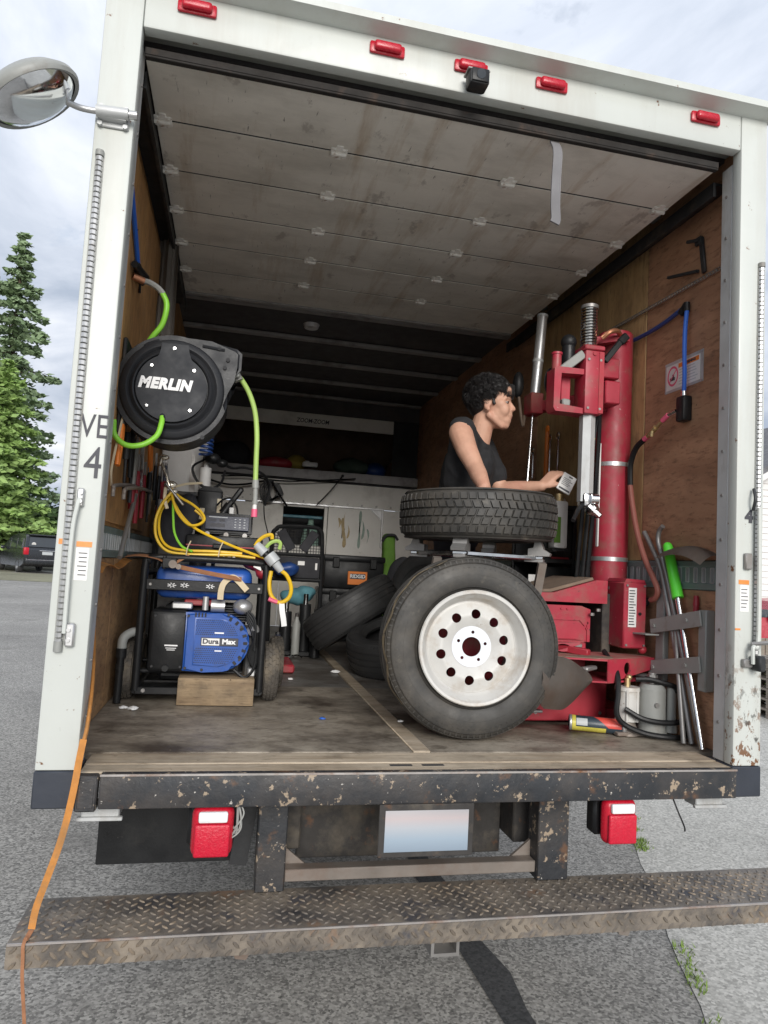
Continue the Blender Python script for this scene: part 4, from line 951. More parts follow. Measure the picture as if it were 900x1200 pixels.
for x_, y_, z_ in ((1.03, .735, .602), (1.15, .80, .602), (.93, .66, .50), (.90, .66, .48)): cyl(bm, (x_, y_, z_), (x_, y_, z_ + .012), .010, seg=6)
for x_, z_ in ((.64, .05), (.95, .05), (.64, .19), (.95, .19), (.80, .19)): cyl(bm, (x_, .66, z_), (x_, .652, z_), .008, seg=6)
for x_, z_ in ((1.035, .36), (1.122, .36), (1.035, .625), (1.122, .625)): cyl(bm, (x_, .60, z_), (x_, .595, z_), .0055, seg=6)
for x_, z_ in ((.847, 1.43), (.907, 1.43), (.847, 1.66), (.907, 1.66)): cyl(bm, (x_, .665, z_), (x_, .660, z_), .0065, seg=6)
P('bolts', bm, 'steel_dull').__setitem__('kind', 'stuff')
# foot pedals
for x in (.50, .60):
    bm = BM(); beam(bm, (x, .70, .06), (x, .55, .075), .05, .012, bev=.003); P('pedal', bm, 'steel_dull')

# ------------------------------------------------------------------ generator
gen = T('generator', 'black framed portable generator with a blue fuel tank on four wheels', 'generator', (-.80, 1.25, 0))
def G(name, bm, mat, parent=None, label=None): return part(name, bm, mat, parent or gen, label)
X0, X1, Y0, Y1, Z0, Z1 = -1.075, -.545, 1.0, 1.52, .055, .635
bm = BM()
for y in (Y0, Y1): tube(bm, [(X0 + .0, y, Z0), (X0, y, Z1 - .06), (X0 + .018, y, Z1 - .018), (X0 + .06, y, Z1), (X1 - .06, y, Z1), (X1 - .018, y, Z1 - .018), (X1, y, Z1 - .06), (X1, y, Z0)], .017, 10, 3)
for x in (X0, X1):
    tube(bm, [(x, Y0, Z0), (x, Y1, Z0)], .017, 10, 1, smooth=False); tube(bm, [(x, Y0, Z1 - .07), (x, Y1, Z1 - .07)], .015, 10, 1, smooth=False)
box(bm, X0, X1, Y0 - .012, Y0 + .012, Z0 - .016, Z0 + .016, .003); box(bm, X0, X1, Y1 - .012, Y1 + .012, Z0 - .016, Z0 + .016, .003); box(bm, X0, X1, 1.2, 1.24, Z0 - .012, Z0 + .01); box(bm, X0 + .01, X1 - .01, Y0 + .02, Y1 - .02, Z0 - .004, Z0 + .002)
G('frame', bm, 'black_pl')
bm = BM(); box(bm, X0 + .012, X1 - .012, Y0 - .014, Y0 + .006, .492, .540, .003); cp = G('control_panel', bm, 'black_pl')
bm = BM()
for cx, cz in ((-.90, .517), (-.79, .517), (-.955, .515)):
    for k in range(7):
        a = 2 * PI * k / 7; beam(bm, (cx + .005 * math.cos(a), Y0 - .0146, cz + .004 * math.sin(a)), (cx + .019 * math.cos(a), Y0 - .0146, cz + .011 * math.sin(a)), .003, .0012, up=(0, 1, 0))
    if cx < -.93: break
part('panel_icons', bm, 'white_print', cp, kind='stuff')
bm = BM()
for x in (X0 + .03, X1 - .03): cyl(bm, (x, Y0 - .014, .516), (x, Y0 - .019, .516), .006, seg=8)
for x in (X0 + .035, X1 - .035): cyl(bm, (x, Y0 - .012, Z0 + .002), (x, Y0 - .022, Z0 + .002), .009, seg=6)
G('frame_bolts', bm, 'steel_dull')
bm = BM(); box(bm, -1.03, -.605, 1.03, 1.47, .455, .605, .045, seg=4); tank = G('fuel_tank', bm, 'blue_tank')
bm = BM(); box(bm, -1.036, -.599, 1.026, 1.474, .523, .531, .002); part('tank_seam', bm, 'blue_tank', tank)
bm = BM(); cyl(bm, (-.86, 1.2, .605), (-.86, 1.2, .632), .04, seg=20); part('filler_cap', bm, 'black_pl', tank)
bm = BM(); box(bm, -1.035, -.872, .985, 1.22, .135, .405, .018, seg=3); af = G('air_box', bm, 'black_pl')
bm = BM(); box(bm, -1.02, -.885, .979, .985, .15, .39, .012, seg=2); cyl(bm, (-.955, .98, .155), (-.955, .968, .155), .014, seg=14); part('air_box_cover', bm, 'black_pl', af)
bm = BM(); box(bm, -.965, -.91, .9780, .9785, .250, .256); box(bm, -.96, -.915, .9780, .9785, .240, .243); box(bm, -.955, -.92, .9780, .9785, .232, .235); part('air_box_print', bm, 'white_print', af)
bm = BM()
for x_, z_ in ((-1.012, .162), (-.893, .162), (-1.012, .380), (-.893, .380)): cyl(bm, (x_, .979, z_), (x_, .973, z_), .0055, seg=6)
part('cover_bolts', bm, 'black_steel', af, kind='stuff')
# blue recoil cover : left edge flat, right side round
bm = BM(); cx, cz, rr = -.735, .272, .128
poly = [(-.885, .145), (-.885, .400), (cx, cz + rr)] + [(cx + .005 + rr * math.cos(R(a)), cz + rr * math.sin(R(a))) for a in range(80, -91, -10)] + [(-.80, .140)]
prism(bm, poly, -.975, -1.12, XZ)
bmesh.ops.bevel(bm, geom=[e for e in bm.edges if abs(e.verts[0].co.y - .975) < 1e-4 and abs(e.verts[1].co.y - .975) < 1e-4], offset=.012, segments=3, affect='EDGES')
rc = G('recoil_cover', bm, 'blue_eng')
bm = BM(); poly2 = [(-.842, .172), (-.842, .378)] + [(cx + .0 + .096 * math.cos(R(a)), cz + .0 + .104 * math.sin(R(a))) for a in range(90, -91, -12)]
prism(bm, poly2, -.966, -.975, XZ)
bmesh.ops.bevel(bm, geom=[e for e in bm.edges if abs(e.verts[0].co.y - .966) < 1e-4 and abs(e.verts[1].co.y - .966) < 1e-4], offset=.004, segments=2, affect='EDGES')
part('recoil_face', bm, 'blue_eng', rc)
bm = BM()
for i in range(21):
    for j in range(22):
        x = -.834 + i * .0088 + (j % 2) * .0044; z = .184 + j * .0088
        if x > cx and math.hypot((x - cx) / .090, (z - cz) / .098) > 1: continue
        if .252 < z < .300: continue
        v = [bm.verts.new((x + .0027 * math.cos(PI / 3 * k), .9655, z + .0027 * math.sin(PI / 3 * k))) for k in range(6)]; bm.faces.new(v)
part('grille_holes', bm, 'dark_int', rc, kind='stuff')
bm = BM()
for k in range(8):
    a = R(68 - k * 17); d = Vector((math.cos(a), 0, math.sin(a))); c = Vector((cx + .003, 0, cz)); 
    beam(bm, c + d * .104 + Vector((0, .9735, 0)), c + d * .122 + Vector((0, .9735, 0)), .012, .004, up=(0, 1, 0))
for k in range(4): box(bm, -.845 + k * .014, -.838 + k * .014, .972, .976, .382, .400)
part('vent_slots', bm, 'dark_int', rc)
bm = BM()
for x_, z_ in ((-.872, .158), (-.872, .385), (-.80, .152), (-.64, .20), (-.64, .345), (-.70, .395)): cyl(bm, (x_, .976, z_), (x_, .969, z_), .0065, seg=6)
part('cover_bolts', bm, 'black_steel', rc, kind='stuff')
bm = BM(); box(bm, -.812, -.650, .962, .966, .258, .294, .002); lg = part('name_plate', bm, 'ink', rc)
bm = BM(); box(bm, -.808, -.732, .9612, .962, .261, .291); part('name_plate_field', bm, 'sticker', rc)
bm = BM(); text(bm, 'Dura', .030, XZ @ Matrix.Translation((-.770, .277, -.9608)), .0006, .0012, sx=1.12); part('name_dark', bm, 'ink', rc)
bm = BM(); text(bm, 'Max', .030, XZ @ Matrix.Translation((-.692, .277, -.9615)), .0006, .0012, sx=1.12); part('name_light', bm, 'white_print', rc)
bm = BM(); box(bm, -.755, -.715, .9652, .9662, .312, .318); box(bm, -.75, -.72, .9652, .9662, .234, .239); part('small_print', bm, 'white_print', rc)
bm = BM()       # engine block, pipes and hoses around the cover
box(bm, -1.0, -.62, 1.12, 1.42, .08, .42, .02); box(bm, -.62, -.58, 1.05, 1.4, .10, .3, .01)
for k in range(7): box(bm, -.78, -.60, 1.06, 1.3, .36 + .011 * k, .365 + .011 * k)
G('engine', bm, 'black_steel')
bm = BM(); cyl(bm, (-.78, 1.02, .43), (-.72, 1.02, .43), .028); G('carburettor', bm, 'alu')
bm = BM(); sph(bm, (-.64, 1.03, .43), (.045, .05, .035)); G('float_bowl', bm, 'alu')
bm = BM(); box(bm, -.95, -.86, 1.01, 1.06, .41, .44, .006); G('throttle_plate', bm, 'alu')
bm = BM(); cyl(bm, (-.805, 1.02, .41), (-.805, 1.02, .47), .014); G('fuel_tap', bm, 'alu')
bm = BM(); box(bm, -.60, -.565, 1.0, 1.06, .12, .16, .006); G('drain_block', bm, 'alu')
bm = BM(); cyl(bm, (-.60, 1.02, .32), (-.575, 1.0, .34), .022); G('ignition_cap', bm, 'alu')
bm = BM(); box(bm, -.90, -.74, 1.06, 1.11, .425, .452, .006); G('heat_shield', bm, 'red_dirty')
bm = BM()
for k in range(5):
    tube(bm, [(-.62, 1.0, .42 - .01 * k), (-.585, .99, .38 - .02 * k), (-.578, .985, .30 - .015 * k), (-.60 + .006 * k, .99, .22 + .01 * k), (-.575, 1.0, .16)], .006, 6)
tube(bm, [(-.66, 1.0, .15), (-.61, .985, .12), (-.57, .99, .17), (-.565, 1.0, .25)], .007, 6)
G('engine_hoses', bm, 'black_pl')
def genwheel(x, y, r=.128, w=.072):
    mt = Matrix.Translation((x, y, r)) @ ROTX
    bm = BM(); lathe(bm, tyre_profile(r, r * .5, w), mt, 40, closed=True); t = BM(); tread_blocks(t, r + .005, w * 1.1, 26, 4, .15); xf(t, t.verts, mt); tmp = bpy.data.meshes.new('x'); t.to_mesh(tmp); t.free(); bm.from_mesh(tmp); bpy.data.meshes.remove(tmp)
    o = G('wheel', bm, 'rubber_tan')
    bm = BM(); lathe(bm, [(r * .52, -w * .3), (r * .45, -w * .22), (.03, -.01), (.03, .02), (r * .45, w * .22), (r * .52, w * .3)], mt, 24); part('wheel_hub', bm, 'steel_dull', o)
genwheel(-1.128, 1.12, .135); genwheel(-.492, 1.12); genwheel(-.445, 1.46); genwheel(-1.128, 1.46)
bm = BM()
for y in (1.12, 1.46): cyl(bm, (-1.12, y, .12), (-.45, y, .12), .010)
G('axle', bm, 'black_steel')
bm = BM(); tube(bm, [(-1.07, 1.03, .305), (-1.11, 1.01, .30), (-1.138, .99, .275), (-1.142, .985, .225)], .020, 12); G('handle_grip', bm, 'grey_paint')
bm = BM(); cyl(bm, (-1.142, .985, .226), (-1.144, .98, .004), .0165, seg=14); cyl(bm, (-1.142, .985, .195), (-1.142, .985, .235), .022, seg=14); cyl(bm, (-1.143, .982, .14), (-1.143, .982, .165), .019, seg=14); G('handle_tube', bm, 'black_pl')
# ------------------------------------------------------------------ timber under the generator
bm = BM(); box(bm, -.897, -.572, .935, 1.40, .002, .0385, .003)
bm.free()
bm = BM(); box(bm, -.895, -.568, .940, 1.12, .003, .120, .004, seg=2)
solo('wood_block', bm, 'block', 'rough brown timber block on the truck floor under the generator', 'wood block', (-.73, 1.03, .003))

# ------------------------------------------------------------------ hose reel
reel = T('hose_reel', 'round charcoal air hose reel with white lettering and a lime green hose', 'hose reel', (-.975, .60, 1.06))
def Q(name, bm, mat, parent=None): return part(name, bm, mat, parent or reel)
rc_, rz_, rr_ = -.975, 1.281, .213
outl = [(rc_ + rr_ * math.cos(R(a)), rz_ + rr_ * math.sin(R(a))) for a in range(78, 351, 6)] + [(-.768, 1.285), (-.760, 1.345), (-.722, 1.39), (-.722, 1.455), (-.742, 1.472), (-.84, 1.488)]
bm = BM(); prism(bm, outl, -.525, -.705, XZ)
bmesh.ops.bevel(bm, geom=[e for e in bm.edges if abs(e.verts[0].co.y - e.verts[1].co.y) < 1e-5], offset=.016, segments=3, affect='EDGES')
hous = Q('housing', bm, 'reel_pl')
MZ = basis((1, 0, 0), (0, 0, 1), (0, -1, 0), (rc_, 0, rz_))
bm = BM(); lathe(bm, [(.197, -.530), (.192, -.514), (.186, -.509), (.168, -.505), (.163, -.509), (.158, -.514), (.152, -.509), (.148, -.500), (.143, -.497), (.138, -.500), (.134, -.512), (.0, -.512)], MZ, 72)
Q('front_ring', bm, 'reel_pl', hous)
bm = BM(); n = 60
poly = [(.131 * math.cos(R(a)), .131 * math.sin(R(a))) for a in range(113, 428, 5)] + [(.050, .172), (-.050, .172)]
prism(bm, poly, -.495, -.512, MZ)
bmesh.ops.bevel(bm, geom=[e for e in bm.edges if abs(e.verts[0].co.y - .495) < 1e-4 and abs(e.verts[1].co.y - .495) < 1e-4], offset=.004, segments=2, affect='EDGES')
cov = Q('cover_plate', bm, 'reel_disc')
bm = BM()
for dx, dz in ((0, .152), (-.078, .078), (.078, .074), (-.085, -.078), (.073, -.082)): cyl(bm, (rc_ + dx, .496, rz_ + dz), (rc_ + dx, .489, rz_ + dz), .0055, seg=10)
part('screws', bm, 'chrome', cov, kind='stuff')
bm = BM(); text(bm, 'MERLIN', .056, XZ @ Matrix.Translation((rc_ - .026, rz_ + .010, -.4935)), .0012, .0036, shear=.22, sx=.92, space=1.12); part('lettering', bm, 'white_print', cov)
bm = BM()      # moulded ribs and recesses on the housing
for a0, a1, rr in ((20, 62, .186), (108, 128, .192), (300, 330, .178), (205, 225, .185)):
    tube(bm, [(rc_ + rr * math.cos(R(a)), .520, rz_ + rr * math.sin(R(a))) for a in range(a0, a1 + 1, 6)], .0085, 6, 3)
tube(bm, [(-.875, .523, 1.465), (-.79, .523, 1.458)], .006, 6, 1, smooth=False); tube(bm, [(-.89, .523, 1.452), (-.845, .523, 1.41), (-.80, .523, 1.36)], .006, 6, 4)
Q('moulded_ribs', bm, 'reel_pl', hous)
bm = BM()
for x, z in ((-.775, 1.42), (-.785, 1.388), (-.79, 1.27), (-.85, 1.105), (-.81, 1.462)): cyl(bm, (x, .530, z), (x, .518, z), .008, seg=12)
Q('recess_holes', bm, 'dark_int', hous)
bm = BM(); box(bm, -.765, -.725, .55, .64, 1.365, 1.43, .006); cyl(bm, (-.745, .59, 1.39), (-.728, .59, 1.36), .018); cyl(bm, (-.746, .547, 1.40), (-.746, .555, 1.40), .009); Q('hose_outlet', bm, 'grey_paint')
bm = BM(); box(bm, -1.17, -1.155, .54, .70, 1.10, 1.47, .004); box(bm, -1.16, -1.02, .60, .66, 1.15, 1.18, .004); box(bm, -1.16, -1.02, .60, .66, 1.40, 1.43, .004); Q('wall_bracket', bm, 'black_steel')
bm = BM(); tube(bm, [(-1.001, .497, 1.165), (-1.000, .478, 1.135), (-1.012, .462, 1.085), (-1.058, .450, 1.046), (-1.115, .450, 1.040), (-1.158, .455, 1.075), (-1.165, .45, 1.13)], .0105, 10); Q('inlet_hose', bm, 'green_hose')
bm = BM(); cyl(bm, (-1.001, .512, 1.18), (-1.000, .487, 1.148), .014, .011); Q('hose_boot', bm, 'reel_disc')
bm = BM(); tube(bm, [(-.748, .59, 1.388), (-.722, .60, 1.372), (-.684, .615, 1.32), (-.655, .62, 1.245), (-.641, .62, 1.15), (-.637, .62, 1.05), (-.634, .62, .965)], .0105, 10); oh = Q('outlet_hose', bm, 'green_pale')
bm = BM(); cyl(bm, (-.634, .62, .968), (-.632, .62, .935), .0135); cyl(bm, (-.632, .62, .936), (-.630, .62, .882), .010); cyl(bm, (-.630, .62, .882), (-.630, .62, .870), .013); part('hose_end', bm, 'grey_paint', oh)
bm = BM(); cyl(bm, (-.630, .62, .870), (-.630, .62, .850), .009); part('coupler_collar', bm, 'sticker', oh)
bm = BM(); cyl(bm, (-.630, .62, .850), (-.6295, .62, .818), .0125, seg=14); part('coupler', bm, 'pink', oh)
# feed hose and blue line on the left wall
al = T('air_line', 'blue air line and green feed hose above the round hose reel', 'air line', (-1.16, .62, 1.7))
bm = BM(); tube(bm, [(-1.158, .30, 2.02), (-1.160, .40, 1.96), (-1.160, .56, 1.87), (-1.160, .70, 1.785)], .0095, 8); part('blue_pipe', bm, 'blue_hose', al)
bm = BM(); tube(bm, [(-1.162, .58, 1.92), (-1.166, .60, 1.90), (-1.166, .78, 1.80), (-1.164, .79, 1.74)], .006, 6); box(bm, -1.166, -1.140, .60, .75, 1.755, 1.795, .006); cyl(bm, (-1.155, .55, 1.765), (-1.13, .70, 1.775), .014); part('fitting', bm, 'black_pl', al)
bm = BM(); cyl(bm, (-1.165, .60, 1.735), (-1.125, .62, 1.728), .014); part('union', bm, 'copper', al)
bm = BM(); tube(bm, [(-1.14, .62, 1.730), (-1.105, .62, 1.726), (-1.07, .62, 1.708), (-1.048, .62, 1.686)], .012, 8); part('hose_sleeve', bm, 'grey_paint', al)
bm = BM(); tube(bm, [(-1.052, .62, 1.690), (-1.034, .62, 1.655), (-1.032, .62, 1.615), (-1.046, .63, 1.56), (-1.08, .64, 1.51), (-1.11, .66, 1.46)], .0115, 10); part('green_hose', bm, 'green_hose', al)
# grey cloth hanging near the left wall
bm = BM(); pv = None
for i in range(15):
    t = i / 14; x = -1.180 + .095 * t; rows = []
    for j in range(13):
        s = j / 12; rows.append(bm.verts.new((x + .02 * math.sin(s * 2.1) * (t - .5) + .004 * s, 1.42 + .018 * math.sin(t * 9 + s * 1.5) + .01 * math.sin(t * 23), 2.262 - 1.0 * s + .012 * math.sin(t * 6))))
    if pv:
        for j in range(12): bm.faces.new((pv[j], pv[j + 1], rows[j + 1], rows[j]))
    pv = rows
bmesh.ops.solidify(bm, geom=list(bm.faces), thickness=.004)
solo('hanging_canvas', bm, 'canvas', 'stiff grey canvas flap hanging behind and above the hose reel', 'cloth')
# stained sheet metal panel behind the tools
pan = T('sheet_panel', 'stained grey sheet metal panel standing behind the hanging tools', 'panel', (-1.0, 2.2, 0))
bm = BM(); box(bm, -1.165, -.905, 2.20, 2.215, .004, 1.36, .004); box(bm, -.915, -.895, 2.17, 2.215, .004, 1.36, .003); part('sheet', bm, 'grey_panel', pan)
bm = BM(); prism(bm, [(-.985, .99), (-.962, .95), (-.955, 1.05), (-.970, 1.27), (-.985, 1.28), (-.995, 1.1)], -2.194, -2.199, XZ); part('stain_plate', bm, 'steel_dull', pan)

# ------------------------------------------------------------------ hand tools on the left wall
TG = 'hand tools hung under the hose reel'
def tool(name, label, cat, pieces, group=TG):
    """pieces: (part name, material, list of (kind, args))"""
    first = pieces[0][2][0][1][0] if isinstance(pieces[0][2][0][1][0], tuple) else (0, 0, 0)
    t = T(name, label, cat, first, group)
    for pn, mt, sh in pieces:
        bm = BM()
        for k, a in sh:
            if k == 'c': cyl(bm, *a)
            elif k == 't': tube(bm, *a)
            elif k == 'b': beam(bm, *a)
            elif k == 's': sph(bm, *a)
        part(pn, bm, mt, t)
    return t
def pliers(label, x, y, z, grip, L=.2, open_=.02, tilt=0.0, name='pliers'):
    tz = lambda dy, dz: (x, y + dy + tilt * dz, z + dz)
    return tool(name, label, 'pliers', [
        ('jaws', 'steel_dull', [('b', (tz(-.004, 0), tz(-.006, .055), .010, .008)), ('b', (tz(.006, 0), tz(.005, .055), .010, .008)), ('s', (tz(0, -.004), (.008, .016, .016)))]),
        ('handle', grip, [('t', ([tz(-.008, -.01), tz(-open_, -.05), tz(-open_ * 1.1, -L * .6), tz(-open_ * .6, -L)], .0085, 8))]),
        ('handle', grip, [('t', ([tz(.008, -.01), tz(open_, -.05), tz(open_ * 1.1, -L * .6), tz(open_ * .6, -L)], .0085, 8))])])
pliers('orange gripped pliers hanging closest to the white door post', -1.148, .555, 1.14, 'orange_gr', .17, .018, .28)
pliers('orange gripped pliers with one handle bowed out, deeper in the truck', -1.125, 1.24, 1.21, 'orange_gr', .16, .035, -.55)
pliers('long dark red gripped pliers among the wall tools', -1.14, 1.02, 1.02, 'red_gr', .24, .02, -.1)
pliers('slim dark red gripped cutters beside the long red pliers', -1.13, 1.17, 1.02, 'red_gr', .21, .016, .05)
pliers('black gripped pliers hanging between the two orange pairs', -1.145, .79, 1.16, 'black_pl', .2, .018, -.15)
pliers('black gripped pliers beside the red screwdriver handle', -1.11, 1.42, 1.10, 'black_pl', .18, .016, .0)
pliers('grey handled pliers hanging below the reel', -1.14, .92, 1.14, 'grey_paint', .2, .014, .1)
tool('screwdriver', 'screwdriver with a fluted red handle hanging below the sheet panel', 'screwdriver', [('handle', 'red_gr', [('c', ((-1.10, 1.66, 1.04), (-1.10, 1.69, .94), .020, .023, 12)), ('s', ((-1.10, 1.692, .935), .022))]), ('blade', 'steel_dull', [('c', ((-1.10, 1.64, 1.14), (-1.10, 1.66, 1.04), .006, .006, 8))])])
tool('pry_bar', 'long thin steel bar leaning below the orange gripped pliers', 'bar', [('bar', 'steel_dull', [('t', ([(-1.14, 1.12, 1.0), (-1.14, .98, .88), (-1.14, .80, .72), (-1.14, .70, .625)], .010, 8))])])
tool('wire_hook', 'pale bent wire hook hanging in front of the plywood', 'hook', [('wire', 'beige', [('t', ([(-1.15, .58, 1.20), (-1.15, .52, 1.12), (-1.15, .43, .99), (-1.15, .40, .93), (-1.15, .43, .885)], .0045, 6))])])
tool('tool_rail', 'rusty forked tool rail projecting beneath the wire hook', 'rail', [('arm', 'steel_brown', [('t', ([(-1.14, 1.32, .955), (-1.14, .85, .93), (-1.135, .42, .885), (-1.13, .36, .868), (-1.13, .355, .84)], .0075, 8)), ('t', ([(-1.11, 1.32, .95), (-1.11, .9, .925), (-1.11, .52, .885), (-1.11, .47, .86), (-1.11, .465, .84)], .0075, 8))])])
tool('adjustable_wrench', 'bright steel wrench hanging in the row of wall tools', 'wrench', [('shank', 'chrome', [('b', ((-1.135, 1.05, 1.16), (-1.135, 1.1, .93), .018, .006))]), ('head', 'chrome', [('s', ((-1.135, 1.045, 1.175), (.008, .024, .024)))])])
tool('green_screwdriver', 'screwdriver with a dark green handle behind the orange pliers', 'screwdriver', [('handle', 'green_bag', [('c', ((-1.13, 1.30, 1.03), (-1.13, 1.32, .95), .014, .016, 10))]), ('blade', 'chrome', [('c', ((-1.13, 1.27, 1.12), (-1.13, 1.30, 1.03), .004, .004, 6))])])
tool('spark_wrench', 'grey tube wrench hanging lowest of the wall tools', 'wrench', [('tube', 'galv', [('c', ((-1.08, 1.50, .93), (-1.08, 1.50, .80), .017, .017, 12))]), ('socket', 'steel_dull', [('c', ((-1.08, 1.50, .80), (-1.08, 1.50, .76), .021, .021, 12))])])
tool('wall_stake', 'dark iron bar hanging straight behind the pliers', 'bar', [('bar', 'black_steel', [('c', ((-1.15, .86, 1.2), (-1.15, .90, .86), .009, .009, 8))])])
for k_, (nm_, lab_, ct_, x_, y_, z_, mt_, l_) in enumerate((('file_tool', 'slim black file hanging beside the first orange pliers', 'file', -1.15, .70, 1.13, 'black_steel', .26), ('hex_key', 'long steel hex key hanging behind the long red pliers', 'hex key', -1.155, 1.10, 1.10, 'steel_dull', .30), ('red_driver', 'thin dark red driver hanging under the forked rail', 'screwdriver', -1.15, .95, .93, 'red_gr', .22), ('brass_gauge', 'stubby brass gauge hanging below the green handle', 'gauge', -1.12, 1.36, .95, 'brass', .10), ('black_probe', 'black tyre probe hanging below the second orange pliers', 'probe', -1.12, 1.28, 1.04, 'black_pl', .24))):
    tool(nm_, lab_, ct_, [('shaft', 'steel_dull' if mt_ == 'red_gr' else mt_, [('c', ((x_, y_, z_), (x_, y_ + .02, z_ - l_), .006, .006, 8))]), ('grip', mt_, [('c', ((x_, y_ + .004, z_), (x_, y_ + .010, z_ - l_ * .42), .012, .013, 10))])])
# cream locking pliers clamped on the cord
lp = T('locking_pliers', 'nickel locking pliers with cream handle clamped above the yellow cord', 'pliers', (-1.0, 1.06, .95))
bm = BM(); sph(bm, (-1.040, 1.055, 1.088), (.026, .012, .014)); sph(bm, (-1.052, 1.055, 1.070), (.010, .010, .024)); beam(bm, (-1.045, 1.055, 1.06), (-1.018, 1.055, 1.0), .014, .026, up=(0, 1, 0), bev=.005); beam(bm, (-1.025, 1.055, 1.02), (-1.0, 1.055, .95), .014, .034, up=(0, 1, 0), bev=.005); sph(bm, (-1.0, 1.055, .965), (.030, .011, .020)); sph(bm, (-.985, 1.055, .935), (.020, .010, .016)); part('jaw', bm, 'nickel', lp)
bm = BM(); tube(bm, [(-.99, 1.055, .955), (-.93, 1.055, .975), (-.86, 1.055, .985)], .006, 6); tube(bm, [(-1.02, 1.05, .95), (-1.02, 1.045, .90), (-1.006, 1.045, .855)], .008, 6); part('lever', bm, 'cream', lp)
bm = BM(); beam(bm, (-1.02, 1.045, .97), (-.935, 1.045, .875), .012, .020, up=(0, 1, 0), bev=.004); beam(bm, (-1.02, 1.045, 1.03), (-1.010, 1.045, .97), .01, .012, up=(0, 1, 0)); part('handle', bm, 'steel_dull', lp)
for k_, (lab_, x_, y_, z_, g_) in enumerate((('dark steel pliers hanging behind the nickel locking pliers', -1.10, 1.52, 1.06, 'black_pl'), ('small red gripped pliers hanging low beside the tube wrench', -1.10, 1.58, .93, 'red_gr'), ('brown gripped pliers hanging above the tube wrench', -1.12, 1.34, 1.0, 'steel_brown'), ('navy gripped pliers at the back of the wall tools', -1.09, 1.72, 1.14, 'navy'))): pliers(lab_, x_, y_, z_, g_, .16, .015, .1)
bm = BM(); n = 6
tube(bm, [(-.895 + .035 * math.cos(a), 1.95 + .035 * math.sin(a), 1.38 - .011 * a / 1.0 * .35) for a in [k * .5 for k in range(70)]], .008, 6, 1, smooth=False)
solo('coiled_hose', bm, 'blue_dark', 'dark blue coiled air hose hanging behind the reel', 'hose')

# ------------------------------------------------------------------ yellow cord with grey plug
yc = T('extension_cord', 'yellow power cord looped over the generator with a pale grey plug', 'cord', (-.80, 1.05, .66))
bm = BM()
tube(bm, [(-.995, 1.05, .95), (-.985, 1.05, .90), (-.958, 1.05, .84), (-.912, 1.05, .793), (-.872, 1.05, .79), (-.84, 1.05, .815), (-.855, 1.055, .85), (-.90, 1.06, .885), (-.95, 1.06, .91), (-.99, 1.06, .94)], .0062, 7)
tube(bm, [(-.99, 1.06, .93), (-.975, 1.065, .87), (-.94, 1.07, .82), (-.90, 1.075, .785), (-.85, 1.07, .80), (-.85, 1.07, .83), (-.885, 1.07, .86)], .0062, 7)
tube(bm, [(-1.0, 1.08, .92), (-.946, 1.08, .835), (-.877, 1.06, .775), (-.755, 1.03, .722), (-.63, 1.0, .678), (-.55, .98, .655)], .0066, 7)
tube(bm, [(-.992, 1.04, .93), (-1.028, 1.04, .875), (-1.050, 1.04, .80), (-1.041, 1.04, .722), (-.995, 1.03, .668), (-.918, 1.02, .655), (-.805, 1.01, .658), (-.70, 1.01, .662), (-.60, 1.0, .655)], .0066, 7)
tube(bm, [(-.995, 1.07, .91), (-1.036, 1.08, .84), (-1.035, 1.08, .75), (-.998, 1.06, .69), (-.924, 1.04, .672), (-.79, 1.02, .674), (-.66, 1.01, .672)], .0066, 7)
part('cable', bm, 'yellow', yc)
bm = BM(); tube(bm, [(-.983, 1.06, .89), (-.978, 1.06, .824), (-.965, 1.05, .747), (-.93, 1.04, .691), (-.88, 1.02, .668)], .0055, 7); part('green_wire', bm, 'green_hose', yc)
for (x, z) in ((-.905, .66), (-.765, .662)):
    bm = BM(); tube(bm, [(x, .995, z - .025), (x + .004, .99, z + .02), (x + .016, 1.0, z + .055)], .0028, 5); part('cable_tie', bm, 'beige', yc)
bm = BM(); cyl(bm, (-.600, .975, .715), (-.560, .965, .678), .019, .024, 12); pg = part('plug', bm, 'plug', yc)
bm = BM(); cyl(bm, (-.560, .965, .678), (-.538, .962, .660), .017, .02, 12); part('plug_neck', bm, 'black_pl', pg)
bm = BM(); cyl(bm, (-.543, .96, .672), (-.512, .955, .638), .030, .030, 14); cyl(bm, (-.512, .955, .638), (-.482, .955, .603), .021, .016, 14); part('socket', bm, 'plug', yc)
bm = BM(); tube(bm, [(-.487, .955, .607), (-.455, .955, .582), (-.433, .955, .530), (-.441, .96, .483), (-.480, .97, .460), (-.518, .98, .490), (-.53, .985, .545), (-.525, .99, .60)], .0095, 8); part('cord_tail', bm, 'yellow', yc)
bm = BM(); tube(bm, [(-.49, .97, .462), (-.505, .97, .466), (-.53, .97, .475)], .010, 7); part('tail_sleeve', bm, 'pink', yc)
bm = BM(); strap(bm, [(-.470, .962, .462), (-.466, .958, .425), (-.458, .960, .388), (-.452, .965, .355)], .024, .0012, (0, 1, 0)); part('paper_tag', bm, 'paper', yc)
bm = BM(); tube(bm, [(-.605, 1.0, .71), (-.59, 1.0, .735), (-.565, 1.0, .757), (-.535, 1.0, .765), (-.53, 1.0, .745)], .009, 7); part('cord_loop', bm, 'yellow', yc)
bm = BM(); tube(bm, [(-.565, .99, .69), (-.54, .99, .725), (-.51, .99, .738), (-.492, .99, .728), (-.495, .99, .70)], .009, 7); part('green_loop', bm, 'green_pale', yc)

